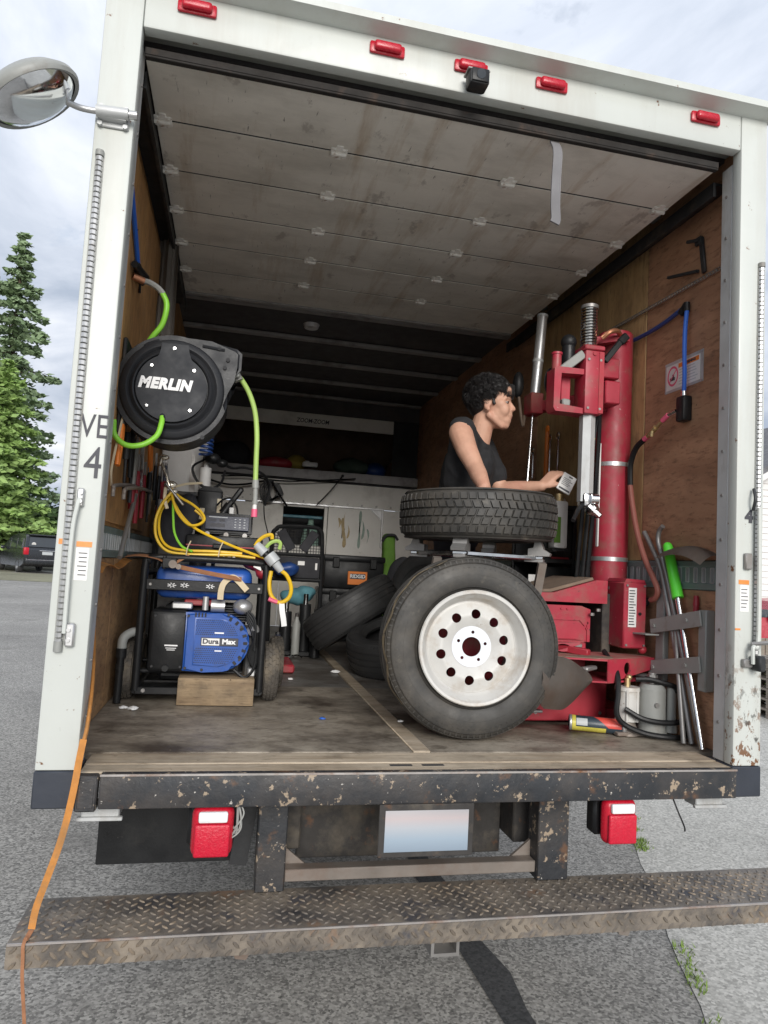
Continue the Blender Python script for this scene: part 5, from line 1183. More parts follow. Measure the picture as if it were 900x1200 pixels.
# ------------------------------------------------------------------ straps
rs = T('ratchet_strap', 'faded orange ratchet strap stretched over the blue fuel tank', 'strap', (-.85, 1.0, .60))
bm = BM(); strap(bm, [(-1.16, 1.02, .632), (-1.10, 1.0, .640), (-1.03, .99, .632), (-.985, .985, .615)], .030, .003, (0, -.3, 1)); strap(bm, [(-.95, .975, .602), (-.90, .968, .592), (-.80, .965, .576), (-.70, .965, .562), (-.655, .97, .556)], .024, .003, (0, -.7, .7)); strap(bm, [(-.96, .98, .60), (-.93, .985, .625), (-.89, .99, .65)], .012, .003, (0, -1, .3)); part('webbing', bm, 'orange_old', rs)
bm = BM(); box(bm, -1.0, -.985, .965, 1.0, .585, .645, .003); box(bm, -1.0, -.94, .962, .968, .59, .635, .003); cyl(bm, (-.975, .955, .612), (-.975, 1.0, .612), .014); cyl(bm, (-.95, .958, .605), (-.95, 1.0, .605), .012); part('ratchet', bm, 'black_pl', rs)
bm = BM(); cyl(bm, (-.955, .95, .608), (-.955, .958, .608), .018); cyl(bm, (-.93, .952, .598), (-.93, .96, .598), .012); part('ratchet_drum', bm, 'steel_brown', rs)
bs = T('beige_strap', 'short beige strap folded over the generator panel', 'strap', (-.69, .97, .47))
bm = BM(); strap(bm, [(-.742, .970, .462), (-.741, .966, .50), (-.733, .968, .532), (-.712, .975, .556), (-.69, .975, .562), (-.665, .968, .545), (-.640, .96, .52), (-.628, .958, .508)], .026, .003, (0, -1, .15)); part('webbing', bm, 'beige', bs)
os_ = T('orange_strap', 'orange webbing strap trailing from the wall rail down over the black step', 'strap', (-1.15, -.05, -.4))
bm = BM(); strap(bm, [(-1.160, 1.10, .618), (-1.163, 1.02, .610), (-1.165, .90, .592), (-1.163, .74, .585), (-1.165, .60, .600), (-1.168, .48, .596), (-1.165, .40, .575)], .034, .003, (.3, 0, 1)); part('webbing', bm, 'orange', os_)
bm = BM(); tube(bm, [(-1.165, .40, .58), (-1.150, .30, .45), (-1.125, .22, .33), (-1.105, .13, .22), (-1.09, .02, .13), (-1.088, -.03, .09)], .006, 6); part('twisted_run', bm, 'orange', os_)
bm = BM(); strap(bm, [(-1.088, -.035, .10), (-1.094, -.042, .04), (-1.10, -.044, -.03), (-1.112, -.044, -.12), (-1.128, -.043, -.20), (-1.150, -.042, -.28), (-1.172, -.042, -.36), (-1.178, -.05, -.415)], .019, .002, (0, -1, 0)); part('hanging_run', bm, 'orange', os_)
bm = BM(); strap(bm, [(-1.182, -.085, -.42), (-1.184, -.102, -.433), (-1.182, -.103, -.46), (-1.178, -.103, -.52), (-1.168, -.10, -.60), (-1.160, -.095, -.68), (-1.155, -.09, -.78)], .009, .003, (0, -1, 0)); strap(bm, [(-1.178, -.05, -.418), (-1.181, -.07, -.424), (-1.182, -.09, -.424)], .014, .002, (0, 0, 1)); part('lower_run', bm, 'orange_old', os_)

# ------------------------------------------------------------------ on top of the generator
cs = T('equipment_case', 'black equipment case lying on top of the generator frame', 'case', (-.74, 1.42, .655))
bm = BM(); box(bm, -.93, -.56, 1.26, 1.56, .656, .755, .012, seg=2); part('body', bm, 'black_pl', cs)
bm = BM(); box(bm, -.925, -.565, 1.255, 1.561, .700, .706); part('lid_seam', bm, 'red_dirty', cs)
bm = BM(); box(bm, -.80, -.68, 1.245, 1.262, .69, .715, .005); part('handle', bm, 'black_pl', cs)
ch = T('battery_charger', 'black battery charger with a dark navy button panel on the equipment case', 'charger', (-.74, 1.36, .757))
bm = BM(); prism(bm, [(1.28, .764), (1.50, .764), (1.50, .87), (1.31, .87)], -.862, -.615, YZ); bmesh.ops.bevel(bm, geom=list(bm.edges), offset=.008, segments=2, affect='EDGES'); part('body', bm, 'black_pl', ch)
fm = basis((1, 0, 0), Vector((0, .03, .106)).normalized(), Vector((0, -.106, .03)).normalized(), (-.738, 1.288, .817))
bm = BM(); box(bm, -.105, .105, -.035, .037, .004, .008, .003, fm); fa = part('face_panel', bm, 'navy', ch)
bm = BM()
for i in range(3):
    for j in range(4): box(bm, .035 + i * .022, .043 + i * .022, -.022 + j * .014, -.018 + j * .014, .008, .0095, 0, fm)
box(bm, -.09, -.0, .026, .031, .008, .009, 0, fm)
part('buttons', bm, 'plug', fa)
bm = BM()
for (x0, x1, z0, z1) in ((-.085, -.055, .008, .02), (-.04, -.012, .008, .02), (-.08, -.01, -.022, -.004)): box(bm, x0, x1, z0, z1, .008, .0092, 0, fm)
part('displays', bm, 'ink', fa)
bm = BM()
for x in (-.83, -.74, -.65): cyl(bm, (x, 1.285, .762), (x, 1.275, .762), .012, seg=10)
part('feet', bm, 'steel_dull', ch)
sp_ = T('speaker_box', 'black box with a small white label behind the charger', 'box', (-.835, 1.62, .656))
bm = BM(); box(bm, -.905, -.775, 1.56, 1.68, .656, 1.0, .012, seg=2); prism(bm, [(-.905, 1.0), (-.775, 1.0), (-.79, 1.02), (-.87, 1.025)], -1.57, -1.67, XZ); part('body', bm, 'black_pl', sp_)
bm = BM(); box(bm, -.905, -.862, 1.556, 1.559, .845, .905); box(bm, -.80, -.78, 1.556, 1.559, .85, .96); part('label', bm, 'cream', sp_)
ft = T('work_light', 'black stick work light leaning up from the charger', 'light', (-.74, 1.5, .872))
bm = BM(); cyl(bm, (-.765, 1.5, .880), (-.735, 1.5, .93), .026, .022, 12); beam(bm, (-.74, 1.5, .92), (-.675, 1.5, 1.02), .028, .03, up=(0, 1, 0), bev=.008); part('body', bm, 'black_pl', ft)
bm = BM(); tube(bm, [(-.80, 1.5, .92), (-.77, 1.48, .95), (-.73, 1.48, .96), (-.70, 1.48, .92), (-.69, 1.49, .88)], .005, 6); part('cable', bm, 'black_pl', ft)
bm = BM(); box(bm, -.735, -.71, 1.46, 1.475, .876, .912, .004); part('lens', bm, 'sticker', ft)
bg_ = T('black_bag', 'limp black pouch hanging behind the yellow cord', 'bag', (-.98, 1.3, .66))
bm = BM(); sph(bm, (-.985, 1.32, .80), (.09, .06, .15)); sph(bm, (-.93, 1.30, .86), (.06, .05, .10)); bm = remesh(bm, .012, 5, lambda c: .006 * mnoise.noise(c * 14)); part('body', bm, 'cloth_dark', bg_)
rb = T('red_package', 'crumpled red and white package lying on the blue tank', 'package', (-.60, 1.08, .62))
bm = BM(); sph(bm, (-.60, 1.07, .632), (.062, .07, .034)); sph(bm, (-.565, 1.04, .60), (.03, .04, .045)); sph(bm, (-.70, 1.08, .648), (.10, .05, .018)); bm = remesh(bm, .008, 2, lambda c: .009 * mnoise.noise(c * 30)); part('body', bm, 'red_gr', rb)
bm = BM()
for k in range(9):
    p = Vector((-.745 + k * .021, 1.012 + .004 * (k % 2) - .0012 * k, .648 - .0016 * k)); beam(bm, p, p + Vector((.014, 0, .005 * (k % 3 - 1))), .002, .016, up=(0, 0, 1))
beam(bm, (-.60, .998, .628), (-.565, .996, .612), .002, .03, up=(0, 0, 1)); part('print', bm, 'sticker', rb)

# ------------------------------------------------------------------ back of the truck
def toolbox(label, x0, x1, y0, y1, z0, z1, badge):
    t = T('tool_box', label, 'tool box', ((x0 + x1) / 2, (y0 + y1) / 2, z0), 'black modular tool boxes')
    bm = BM(); box(bm, x0, x1, y0, y1, z0, z1 - .05, .016, seg=2); part('body', bm, 'black_pl', t)
    bm = BM(); box(bm, x0 - .008, x1 + .008, y0 - .01, y1, z1 - .055, z1, .014, seg=2); part('lid', bm, 'black_pl', t)
    for x in (x0 + .10, x1 - .10):
        bm = BM(); box(bm, x - .03, x + .03, y0 - .022, y0, z1 - .11, z1 - .02, .006); part('latch', bm, 'black_pl', t)
    if badge:
        cx = (x0 + x1) / 2 + .03
        bm = BM(); box(bm, cx - .085, cx + .085, y0 - .012, y0, z0 + .035, z0 + .15, .004); b = part('badge', bm, 'orange_gr', t)
        bm = BM(); box(bm, cx - .066, cx + .066, y0 - .014, y0 - .011, z0 + .085, z0 + .13); part('badge_field', bm, 'ink', b)
        bm = BM(); text(bm, 'RIDGID', .042, XZ @ Matrix.Translation((cx, z0 + .1075, -(y0 - .0145))), .0008, .0012, sx=.95); part('badge_lettering', bm, 'white_print', b)
    return t
toolbox('black tool box with an orange badge on top of its stack', .075, .60, 3.7, 4.05, .45, .735, True)
toolbox('plain black tool box under the one with the orange badge', .06, .60, 3.69, 4.05, .225, .449, False)
toolbox('plain black tool box at the bottom of the stack', .06, .60, 3.69, 4.05, .002, .224, False)
gb = T('green_bag', 'tall green fabric bag against the white bulkhead', 'bag', (.68, 3.95, 0))
bm = BM(); box(bm, .62, .735, 3.85, 3.98, .03, .96, .03, seg=3); bm = remesh(bm, .02, 3, lambda c: .012 * mnoise.noise(c * 9)); part('body', bm, 'green_bag', gb)
bm = BM(); tube(bm, [(.60, 3.84, .88), (.63, 3.82, .93), (.70, 3.82, .94), (.74, 3.84, .90)], .012, 6); part('strap', bm, 'cloth_dark', gb)
bb = T('black_sack', 'slumped black sack between the tyres and the green bag', 'sack', (.57, 3.0, 0))
bm = BM(); sph(bm, (.57, 3.0, .38), (.13, .12, .36)); sph(bm, (.59, 3.0, .62), (.085, .08, .13)); bm = remesh(bm, .02, 4, lambda c: .014 * mnoise.noise(c * 8)); part('body', bm, 'cloth_dark', bb)
bm = BM(); box(bm, .61, .655, 2.868, 2.874, .40, .56, .004); part('label', bm, 'sticker', bb)
# tubular cart with mesh
ct = T('hand_cart', 'black tubular cart frame with a mesh panel standing before the white bulkhead', 'cart', (-.22, 3.0, 0))
bm = BM(); tube(bm, [(-.405, 3.0, .06), (-.415, 3.0, .50), (-.418, 3.0, .82), (-.395, 3.0, .885), (-.34, 3.0, .912), (-.12, 3.0, .918), (-.065, 3.0, .895), (-.045, 3.0, .83), (-.035, 3.0, .52), (-.035, 3.0, .06)], .016, 8)
for z in (.705, .52): cyl(bm, (-.415, 3.0, z), (-.04, 3.0, z), .014, seg=8)
for x in (-.30, -.155): cyl(bm, (x, 3.0, .705), (x, 3.0, .91), .010, seg=8)
part('frame', bm, 'black_pl', ct)
bm = BM()
for k in range(17): x = -.40 + k * .021; cyl(bm, (x, 3.006, .705), (x, 3.006, .89), .0022, seg=4)
for k in range(9): z = .715 + k * .021; cyl(bm, (-.41, 3.006, z), (-.05, 3.006, z), .0022, seg=4)
part('mesh', bm, 'black_steel', ct)
for a, b in (((-.36, 2.985, .88), (-.27, 2.985, .74)), ((-.10, 2.985, .88), (-.19, 2.985, .74))):
    bm = BM(); beam(bm, a, b, .012, .07, up=(1, 0, 0), bev=.005); part('strap', bm, 'cloth_dark', ct)
bm = BM(); box(bm, -.40, -.05, 2.97, 3.03, .53, .69, .02, seg=2); part('pouch', bm, 'cloth_dark', ct)
bm = BM(); box(bm, -.22, -.17, 2.964, 2.969, .63, .66); box(bm, -.09, -.075, 2.964, 2.969, .60, .65); part('scuff', bm, 'sticker', ct)
bm = BM(); box(bm, -.40, -.05, 2.80, 3.02, .03, .05, .004); part('toe_plate', bm, 'black_steel', ct)
bm = BM(); sph(bm, (-.22, 2.92, .40), (.13, .08, .06)); sph(bm, (-.16, 2.90, .43), (.08, .07, .05)); bm = remesh(bm, .012, 2, lambda c: .016 * mnoise.noise(c * 16)); solo('teal_rag', bm, 'teal', 'crumpled teal cloth heaped beneath the cart panel', 'cloth')
for k, (x, y, z0, z1, lab) in enumerate(((-.30, 2.75, .08, .30, 'stubby black jack standing below the teal cloth'), (-.17, 2.72, .06, .36, 'tall black pump body beside the stubby jack'))):
    t = T('floor_jack', lab, 'jack', (x, y, 0), 'black jacks under the cart')
    bm = BM(); cyl(bm, (x, y, .03), (x, y, z1), .045, .04, 14); box(bm, x - .07, x + .07, y - .06, y + .06, .0, .035, .006); part('body', bm, 'black_pl', t)
    bm = BM(); cyl(bm, (x, y, z1), (x, y, z1 + .07), .018, .018, 10); cyl(bm, (x + .05, y - .03, .05), (x + .07, y - .05, z1 - .03), .012, .012, 8); part('ram', bm, 'chrome', t)
bm = BM(); tube(bm, [(-.10, 2.75, .05), (-.09, 2.74, .22), (-.06, 2.73, .26), (-.05, 2.72, .10), (-.10, 2.72, .03), (-.24, 2.70, .02), (-.30, 2.72, .03)], .009, 6); solo('black_hose', bm, 'black_pl', 'short black hose curled beside the pump body on the floor', 'hose')
bm = BM(); tube(bm, [(-.31, 2.45, .012), (-.24, 2.48, .03), (-.20, 2.50, .012)], .009, 6); solo('chrome_wrench', bm, 'chrome', 'bright wrench lying on the dark floor before the jacks', 'wrench')
bm = BM(); box(bm, -.40, -.30, 1.9, 2.25, .0, .05, .01); solo('red_tray', bm, 'red_dirty', 'low dusty red tray on the floor behind the generator wheel', 'tray')
bm = BM(); cyl(bm, (-.895, 2.12, 1.03), (-.895, 2.12, 1.19), .034, .034, 16); cyl(bm, (-.895, 2.12, 1.19), (-.895, 2.12, 1.235), .016, .012, 12); solo('sealant_tube', bm, 'sticker', 'white sealant tube standing by the edge of the stained sheet panel', 'tube', (-.895, 2.12, 1.03))
bm = BM(); box(bm, -1.16, -.80, 2.02, 2.19, 1.005, 1.028, .004); box(bm, -1.16, -1.14, 2.02, 2.19, .004, 1.004); box(bm, -.82, -.80, 2.02, 2.19, .004, 1.004); box(bm, -1.139, -.821, 2.02, 2.19, .50, .52); solo('side_shelf', bm, 'black_steel', 'narrow black shelf carrying the white sealant tube', 'shelf')
pk = T('plug_lead', 'black power lead with a fat plug lying over the sheet panel', 'lead', (-.86, 2.1, 1.25))
bm = BM(); sph(bm, (-.86, 2.08, 1.245), (.05, .035, .035)); sph(bm, (-.80, 2.08, 1.22), (.035, .03, .026)); box(bm, -.915, -.895, 2.07, 2.09, 1.235, 1.255, .003); part('plug', bm, 'black_pl', pk)
bm = BM(); tube(bm, [(-.80, 2.08, 1.22), (-.74, 2.1, 1.20), (-.66, 2.15, 1.215), (-.55, 2.2, 1.19), (-.50, 2.3, 1.12), (-.52, 2.3, 1.0)], .009, 6); tube(bm, [(-.90, 2.08, 1.24), (-.97, 2.06, 1.18), (-.93, 2.05, 1.09), (-.86, 2.06, 1.06), (-.80, 2.08, 1.10), (-.78, 2.1, 1.18)], .008, 6); part('cable', bm, 'black_pl', pk)
for k_, (lab_, x_, y_, r_, h_, mt_) in enumerate((('squat yellow topped bottle beside the black jacks', -.10, 2.62, .035, .20, 'black_pl'), ('slim grey cylinder between the jacks and the tilted tyre', -.235, 2.62, .028, .30, 'grey_paint'), ('short dark blue bottle on the floor before the cart', -.36, 2.58, .04, .17, 'navy'))):
    t = T('floor_bottle', lab_, 'bottle', (x_, y_, 0), 'bottles on the floor before the cart')
    bm = BM(); lathe(bm, [(0, .002), (r_, .003), (r_, h_ * .75), (r_ * .45, h_ * .88), (r_ * .45, h_ * .92)], Matrix.Translation((x_, y_, 0)), 16); part('body', bm, mt_, t)
    bm = BM(); cyl(bm, (x_, y_, h_ * .92), (x_, y_, h_), r_ * .5, r_ * .42, 12); part('cap', bm, 'yellow' if k_ == 0 else 'black_steel', t)
bm = BM(); sph(bm, (-.31, 2.88, .60), (.10, .07, .05)); bm = remesh(bm, .012, 2, lambda c: .016 * mnoise.noise(c * 18)); solo('blue_rag', bm, 'blue_dark', 'dark blue rag stuffed behind the cart pouch', 'cloth')
# glass jug beyond the opening
jg = T('glass_jug', 'pale green glass jug seen through the bulkhead opening', 'jug', (.10, LB + .20, .62))
bm = BM(); lathe(bm, [(0, .625), (.085, .63), (.095, .66), (.095, .90), (.07, 1.02), (.03, 1.07), (.03, 1.13), (.036, 1.14)], Matrix.Translation((.10, LB + .20, 0)), 24); part('body', bm, 'glass_green', jg)
# attic shelf goods
SG = 'clutter on the attic shelf'
def lump(name, label, cat, c, r, mat, amp=.02, fr=8, group=SG):
    bm = BM(); sph(bm, c, r); bm = remesh(bm, min(r) / 6, 2, lambda q: amp * mnoise.noise(q * fr)); solo(name, bm, mat, label, cat, group=group)
lump('dark_bundle', 'largest dark bundle on the attic shelf, above the stained sheet panel', 'bundle', (-.78, 5.25, 1.76), (.22, .15, .14), 'cloth_dark')
lump('red_bundle', 'dark red bundle beside the yellow one on the attic shelf', 'bundle', (-.32, 5.22, 1.69), (.2, .12, .07), 'red_dirty')
lump('yellow_bundle', 'dull yellow fabric lump beside the white packet on the shelf', 'bundle', (-.10, 5.25, 1.72), (.12, .1, .085), pm('dull_yellow', (.36, .27, .05), .8))
bm = BM(); box(bm, -.04, .12, 5.06, 5.12, 1.665, 1.715, .008); box(bm, -.02, .03, 5.05, 5.13, 1.71, 1.725, .006); solo('white_packet', bm, 'sticker', 'small white packet in the middle of the attic shelf', 'packet', group=SG)
lump('green_bundle', 'dark green net bundle on the attic shelf beyond the white packet', 'bundle', (.52, 5.25, 1.72), (.2, .14, .10), pm('dark_green_net', (.06, .09, .07), .8))
lump('blue_bundle', 'dark blue cloth bundle beside the cardboard box on the shelf', 'bundle', (.78, 5.25, 1.70), (.13, .12, .09), 'blue_dark')
bx = T('cardboard_box', 'open brown cardboard box at the end of the attic shelf', 'box', (1.05, 5.2, 1.605))
bm = BM(); box(bm, .92, 1.17, 5.06, 5.32, 1.606, 1.79, .004); part('carton', bm, 'cardboard', bx)
bm = BM()
for k in range(8): p = Vector((.94 + .028 * k, 5.14 + .02 * (k % 3), 1.80)); beam(bm, p, p + Vector((.05, .03, .03 * rnd.random())), .012, .03)
part('contents', bm, 'steel_dull', bx)
bm = BM(); box(bm, .96, 1.13, 5.055, 5.059, 1.67, 1.70); part('print', bm, 'ink', bx)
# black cables strung over the bulkhead
bm = BM()
tube(bm, [(-1.15, 4.86, 1.50), (-.95, 4.86, 1.42), (-.75, 4.86, 1.39), (-.55, 4.86, 1.42), (-.42, 4.86, 1.46)], .011, 6); tube(bm, [(-.86, 4.86, 1.47), (-.6, 4.86, 1.49), (-.40, 4.86, 1.47), (-.2, 4.86, 1.47), (.1, 4.86, 1.50), (.5, 4.86, 1.55)], .008, 6)
for k in range(6):
    tube(bm, [(-.40 + .012 * k, 4.85, 1.47), (-.47 + .02 * k, 4.85, 1.38 - .01 * k), (-.44 + .02 * k, 4.85, 1.27), (-.36 + .01 * k, 4.85, 1.25 + .01 * k), (-.30 + .012 * k, 4.85, 1.33), (-.33 + .008 * k, 4.85, 1.44)], .008, 5)
tube(bm, [(-.36, 4.84, 1.45), (-.28, 4.84, 1.33), (-.19, 4.84, 1.21)], .011, 6)
solo('black_cables', bm, 'black_pl', 'coil of black cables hanging on the white bulkhead', 'cable')
bm = BM(); tube(bm, [(.11, 4.85, 1.245), (.24, 4.84, 1.40), (.355, 4.83, 1.56)], .007, 6); sph(bm, (.357, 4.83, 1.565), .016); solo('whip_antenna', bm, 'black_pl', 'thin black antenna rod slanting across the bulkhead', 'antenna')
bm = BM(); tube(bm, [(-.505, 3.02, 1.25), (-.49, 3.02, 1.0), (-.46, 3.02, .88), (-.43, 3.01, .78), (-.42, 3.0, .72)], .0045, 5); solo('thin_cable', bm, 'black_pl', 'thin black cable dropping to the cart frame', 'cable')
bm = BM(); cyl(bm, (-.90, 3.4, 1.25), (-.90, 3.4, 1.36), .05, .05, 16); solo('white_cup', bm, 'sticker', 'small white cup behind the stained sheet panel', 'cup') if False else bm.free()

# ------------------------------------------------------------------ right wall
st_ = T('warning_sign', 'white safety sticker with an orange bar and a red ring on plywood', 'sign', (1.185, .44, 1.56))
SY = basis((0, -1, 0), (0, 0, 1), (-1, 0, 0), (1.186, .44, 1.575))
bm = BM(); box(bm, -.132, .132, -.070, .070, .0, .002, 0, SY); part('backing', bm, 'galv', st_)
bm = BM(); box(bm, -.122, .112, -.058, .055, .002, .003, 0, SY); fac = part('face', bm, 'sticker', st_)
bm = BM(); box(bm, -.035, .105, .030, .050, .003, .0038, 0, SY); part('orange_bar', bm, 'orange_gr', st_)
bm = BM(); lathe(bm, [(.036, .0032), (.041, .0040), (.046, .0032)], SY @ Matrix.Translation((-.075, .002, 0)) @ Matrix.Diagonal((.85, 1, 1, 1)), 28); part('red_ring', bm, 'pink', st_)
bm = BM(); box(bm, -.095, -.060, -.018, -.004, .003, .0038, 0, SY); box(bm, -.078, -.066, -.004, .010, .003, .0038, 0, SY); part('pictogram', bm, 'ink', st_)
bm = BM(); beam(bm, SY @ Vector((-.100, -.025, .0036)), SY @ Vector((-.050, .028, .0036)), .005, .001, up=(-1, 0, 0)); part('red_slash', bm, 'pink', st_)
bm = BM()
for k in range(6): box(bm, -.03, .07 + .03 * rnd.random(), .018 - k * .013, .0215 - k * .013, .003, .0036, 0, SY)
part('print_lines', bm, 'plug', st_)
bm = BM(); text(bm, 'WARNING', .016, SY @ Matrix.Translation((.045, .040, .0042)), .0004, .0008); part('heading', bm, 'ink', st_)
bm = BM()
for y in (-.126, .126):
    for z in (-.063, .063): cyl(bm, SY @ Vector((y, z, .002)), SY @ Vector((y, z, .006)), .004, seg=6)
part('rivets', bm, 'alu', st_)
# blue air line and red hose
ra = T('wall_air_line', 'blue air line with a black valve and dusty red hose beside the warning sticker', 'air line', (1.165, .45, 1.4))
bm = BM(); tube(bm, [(1.168, .93, 1.842), (1.168, .70, 1.835), (1.168, .56, 1.842), (1.166, .44, 1.858)], .010, 8); part('blue_pipe', bm, 'blue_dark', ra)
bm = BM(); cyl(bm, (1.166, .442, 1.84), (1.166, .40, 1.87), .016); cyl(bm, (1.164, .40, 1.875), (1.164, .398, 1.835), .014); part('elbow', bm, 'black_pl', ra)
bm = BM(); tube(bm, [(1.164, .396, 1.85), (1.152, .390, 1.75), (1.148, .386, 1.65), (1.155, .392, 1.55), (1.162, .404, 1.475)], .0095, 8); part('blue_hose', bm, 'blue_hose', ra)
bm = BM(); cyl(bm, (1.162, .404, 1.48), (1.163, .405, 1.455), .013); cyl(bm, (1.145, .43, 1.395), (1.13, .47, 1.382), .010); part('silver_nut', bm, 'chrome', ra)
bm = BM(); box(bm, 1.140, 1.186, .375, .432, 1.345, 1.458, .010, seg=2); part('valve', bm, 'black_pl', ra)
bm = BM(); cyl(bm, (1.13, .465, 1.384), (1.128, .505, 1.366), .011); cyl(bm, (1.125, .61, 1.312), (1.124, .638, 1.302), .012); part('pink_band', bm, 'pink', ra)
bm = BM(); cyl(bm, (1.128, .505, 1.366), (1.127, .56, 1.340), .0085); cyl(bm, (1.127, .55, 1.344), (1.125, .612, 1.313), .013, .011); cyl(bm, (1.118, .565, 1.33), (1.118, .57, 1.305), .009); part('coupling', bm, 'brass', ra)
bm = BM(); tube(bm, [(1.124, .636, 1.303), (1.123, .70, 1.272), (1.124, .742, 1.21), (1.126, .75, 1.15), (1.126, .745, 1.10)], .0135, 9); part('hose_guard', bm, 'black_pl', ra)
bm = BM(); tube(bm, [(1.126, .745, 1.10), (1.126, .72, 1.00), (1.126, .675, .87), (1.126, .61, .75), (1.128, .545, .665), (1.135, .52, .61), (1.14, .545, .575), (1.145, .585, .565)], .0125, 9); part('red_hose', bm, 'red_hose', ra)
bm = BM(); n = 60        # chain : links along the wall
cl = None
chn = T('wall_chain', 'thin dark chain stretched along the plywood above the blue air line', 'chain', (1.176, .8, 1.96))
link = None
for k in range(58):
    y = .215 + k * .020; z = 1.951 + (y - .234) * .0225
    if link is None:
        bm = BM(); tube(bm, [(1.176 + .0, y - .013, z), (1.176, y - .008, z + .0065), (1.176, y + .008, z + .0065), (1.176, y + .013, z), (1.176, y + .008, z - .0065), (1.176, y - .008, z - .0065)], .0026, 5, 3, closed=True); link = part('link', bm, 'steel_brown', chn); l0 = (y, z)
    else: dup_part(link, (0, y - l0[0], z - l0[1]))
wb = T('wall_bracket', 'black angle bracket screwed to the plywood above the chain', 'bracket', (1.185, .35, 2.06))
bm = BM(); beam(bm, (1.178, .33, 2.14), (1.178, .305, 1.975), .012, .026, up=(0, 1, 0), bev=.003); box(bm, 1.17, 1.184, .325, .365, 2.115, 2.15, .003); part('plate', bm, 'black_steel', wb)
bm = BM(); beam(bm, (1.172, .34, 1.995), (1.165, .54, 2.045), .012, .014, up=(1, 0, 0)); beam(bm, (1.172, .33, 2.13), (1.16, .40, 2.15), .012, .012); part('arm', bm, 'black_steel', wb)
# rack with bars
rk = T('bar_rack', 'grey steel wall rack that holds the bundle of tyre bars', 'rack', (1.16, .4, .22))
bm = BM(); box(bm, 1.140, 1.183, .205, .252, .225, .545, .004); part('upright', bm, 'grey_paint', rk)
for z0, z1 in ((.415, .482), (.235, .300)):
    bm = BM(); beam(bm, (1.132, .225, z1 + .030), (1.132, .56, z0 + .035), .008, .062, up=(0, 0, 1), bev=.001); beam(bm, (1.10, .50, z0 + .003), (1.10, .60, z0 + .0), .065, .006)
    for y, z in ((.31, z1 + .015), (.53, z0 + .04)): cyl(bm, (1.13, y, z), (1.122, y, z), .008, seg=6)
    part('bracket', bm, 'grey_paint', rk)
bm = BM(); box(bm, 1.155, 1.183, .50, .56, .22, .62, .004); part('back_upright', bm, 'grey_paint', rk)
BG = 'steel bars standing in the wall rack'
tool('tyre_iron', 'tyre iron with a neon green grip standing in the wall rack', 'tyre iron', [('shaft', 'chrome', [('c', ((1.148, .40, .60), (1.135, .205, .006), .0125, .012, 12))]), ('grip', 'green_grip', [('c', ((1.150, .475, .80), (1.148, .395, .585), .021, .024, 14)), ('s', ((1.150, .477, .803), .0205))])], BG)
tool('tyre_iron', 'grey straight topped bar leaning between the red hose and the green grip', 'tyre iron', [('shaft', 'steel_dull', [('t', ([(1.155, .665, .875), (1.155, .60, .80), (1.155, .53, .70), (1.150, .45, .50), (1.150, .35, .20), (1.150, .29, .006)], .011, 10))])], BG)
tool('tyre_iron', 'bright bar with a curled tip behind the green grip', 'tyre iron', [('shaft', 'steel_dull', [('t', ([(1.15, .515, .895), (1.15, .54, .875), (1.15, .548, .83), (1.152, .52, .76), (1.155, .45, .58), (1.155, .24, .006)], .0105, 10))])], BG)
tool('tyre_iron', 'dark straight bar low behind the green gripped iron', 'tyre iron', [('shaft', 'steel_dull', [('c', ((1.165, .46, .62), (1.12, .30, .006), .010, .010, 10))])], BG)
tool('red_bar', 'short red handled bar at the top of the rack', 'bar', [('handle', 'red_gr', [('c', ((1.165, .30, .56), (1.165, .30, .60), .014, .010, 10)), ('c', ((1.165, .30, .50), (1.165, .30, .56), .012, .012, 10))])], BG)
bm = BM(); pv = None
for i in range(11):
    t = i / 10; rows = []
    for j in range(5):
        s = j / 4 - .5; rows.append(bm.verts.new((1.175 - .10 * (s + .5) , .46 - .30 * t, .80 + .045 * math.sin(PI * t * .8) - .05 * t - .02 * s * s * 4 - .035 * (s + .5))))
    if pv:
        for j in range(4): bm.faces.new((pv[j], pv[j + 1], rows[j + 1], rows[j]))
    pv = rows
bmesh.ops.solidify(bm, geom=list(bm.faces), thickness=.008)
solo('steel_scoop', bm, 'steel_brown', 'curved brown steel scoop resting above the slotted rail behind the bars', 'scoop')
# filter canisters on the floor
fc = T('air_canister', 'grey steel canister with a side tube standing on the floor by the rack', 'canister', (1.075, .46, .0))
bm = BM(); cyl(bm, (1.078, .46, .004), (1.078, .46, .195), .058, .056, 28); cyl(bm, (1.078, .46, .195), (1.078, .46, .215), .056, .045, 28); cyl(bm, (1.078, .46, .004), (1.078, .46, .02), .064, .064, 28); part('body', bm, 'grey_paint', fc)
bm = BM(); cyl(bm, (1.078, .46, .215), (1.078, .46, .262), .016, .016, 12); cyl(bm, (1.078, .46, .24), (1.078, .46, .252), .023, .023, 6); cyl(bm, (1.065, .404, .135), (1.065, .398, .135), .010, .010, 12); part('neck', bm, 'steel_dull', fc)
bm = BM(); cyl(bm, (1.152, .43, .03), (1.152, .43, .205), .020, .020, 16); cyl(bm, (1.152, .43, .02), (1.152, .43, .05), .026, .026, 16); part('side_tube', bm, 'grey_paint', fc)
bm = BM(); tube(bm, [(1.00, .46, .232), (1.05, .44, .235), (1.10, .42, .225), (1.15, .41, .212), (1.165, .41, .19)], .011, 8); part('hose', bm, 'black_pl', fc)
wc = T('filter_canister', 'white ribbed filter canister between the red plinth and the grey canister', 'canister', (.965, .47, 0))
bm = BM(); cyl(bm, (.968, .47, .06), (.968, .47, .185), .048, .048, 10); cyl(bm, (.968, .47, .185), (.968, .47, .20), .052, .05, 20)
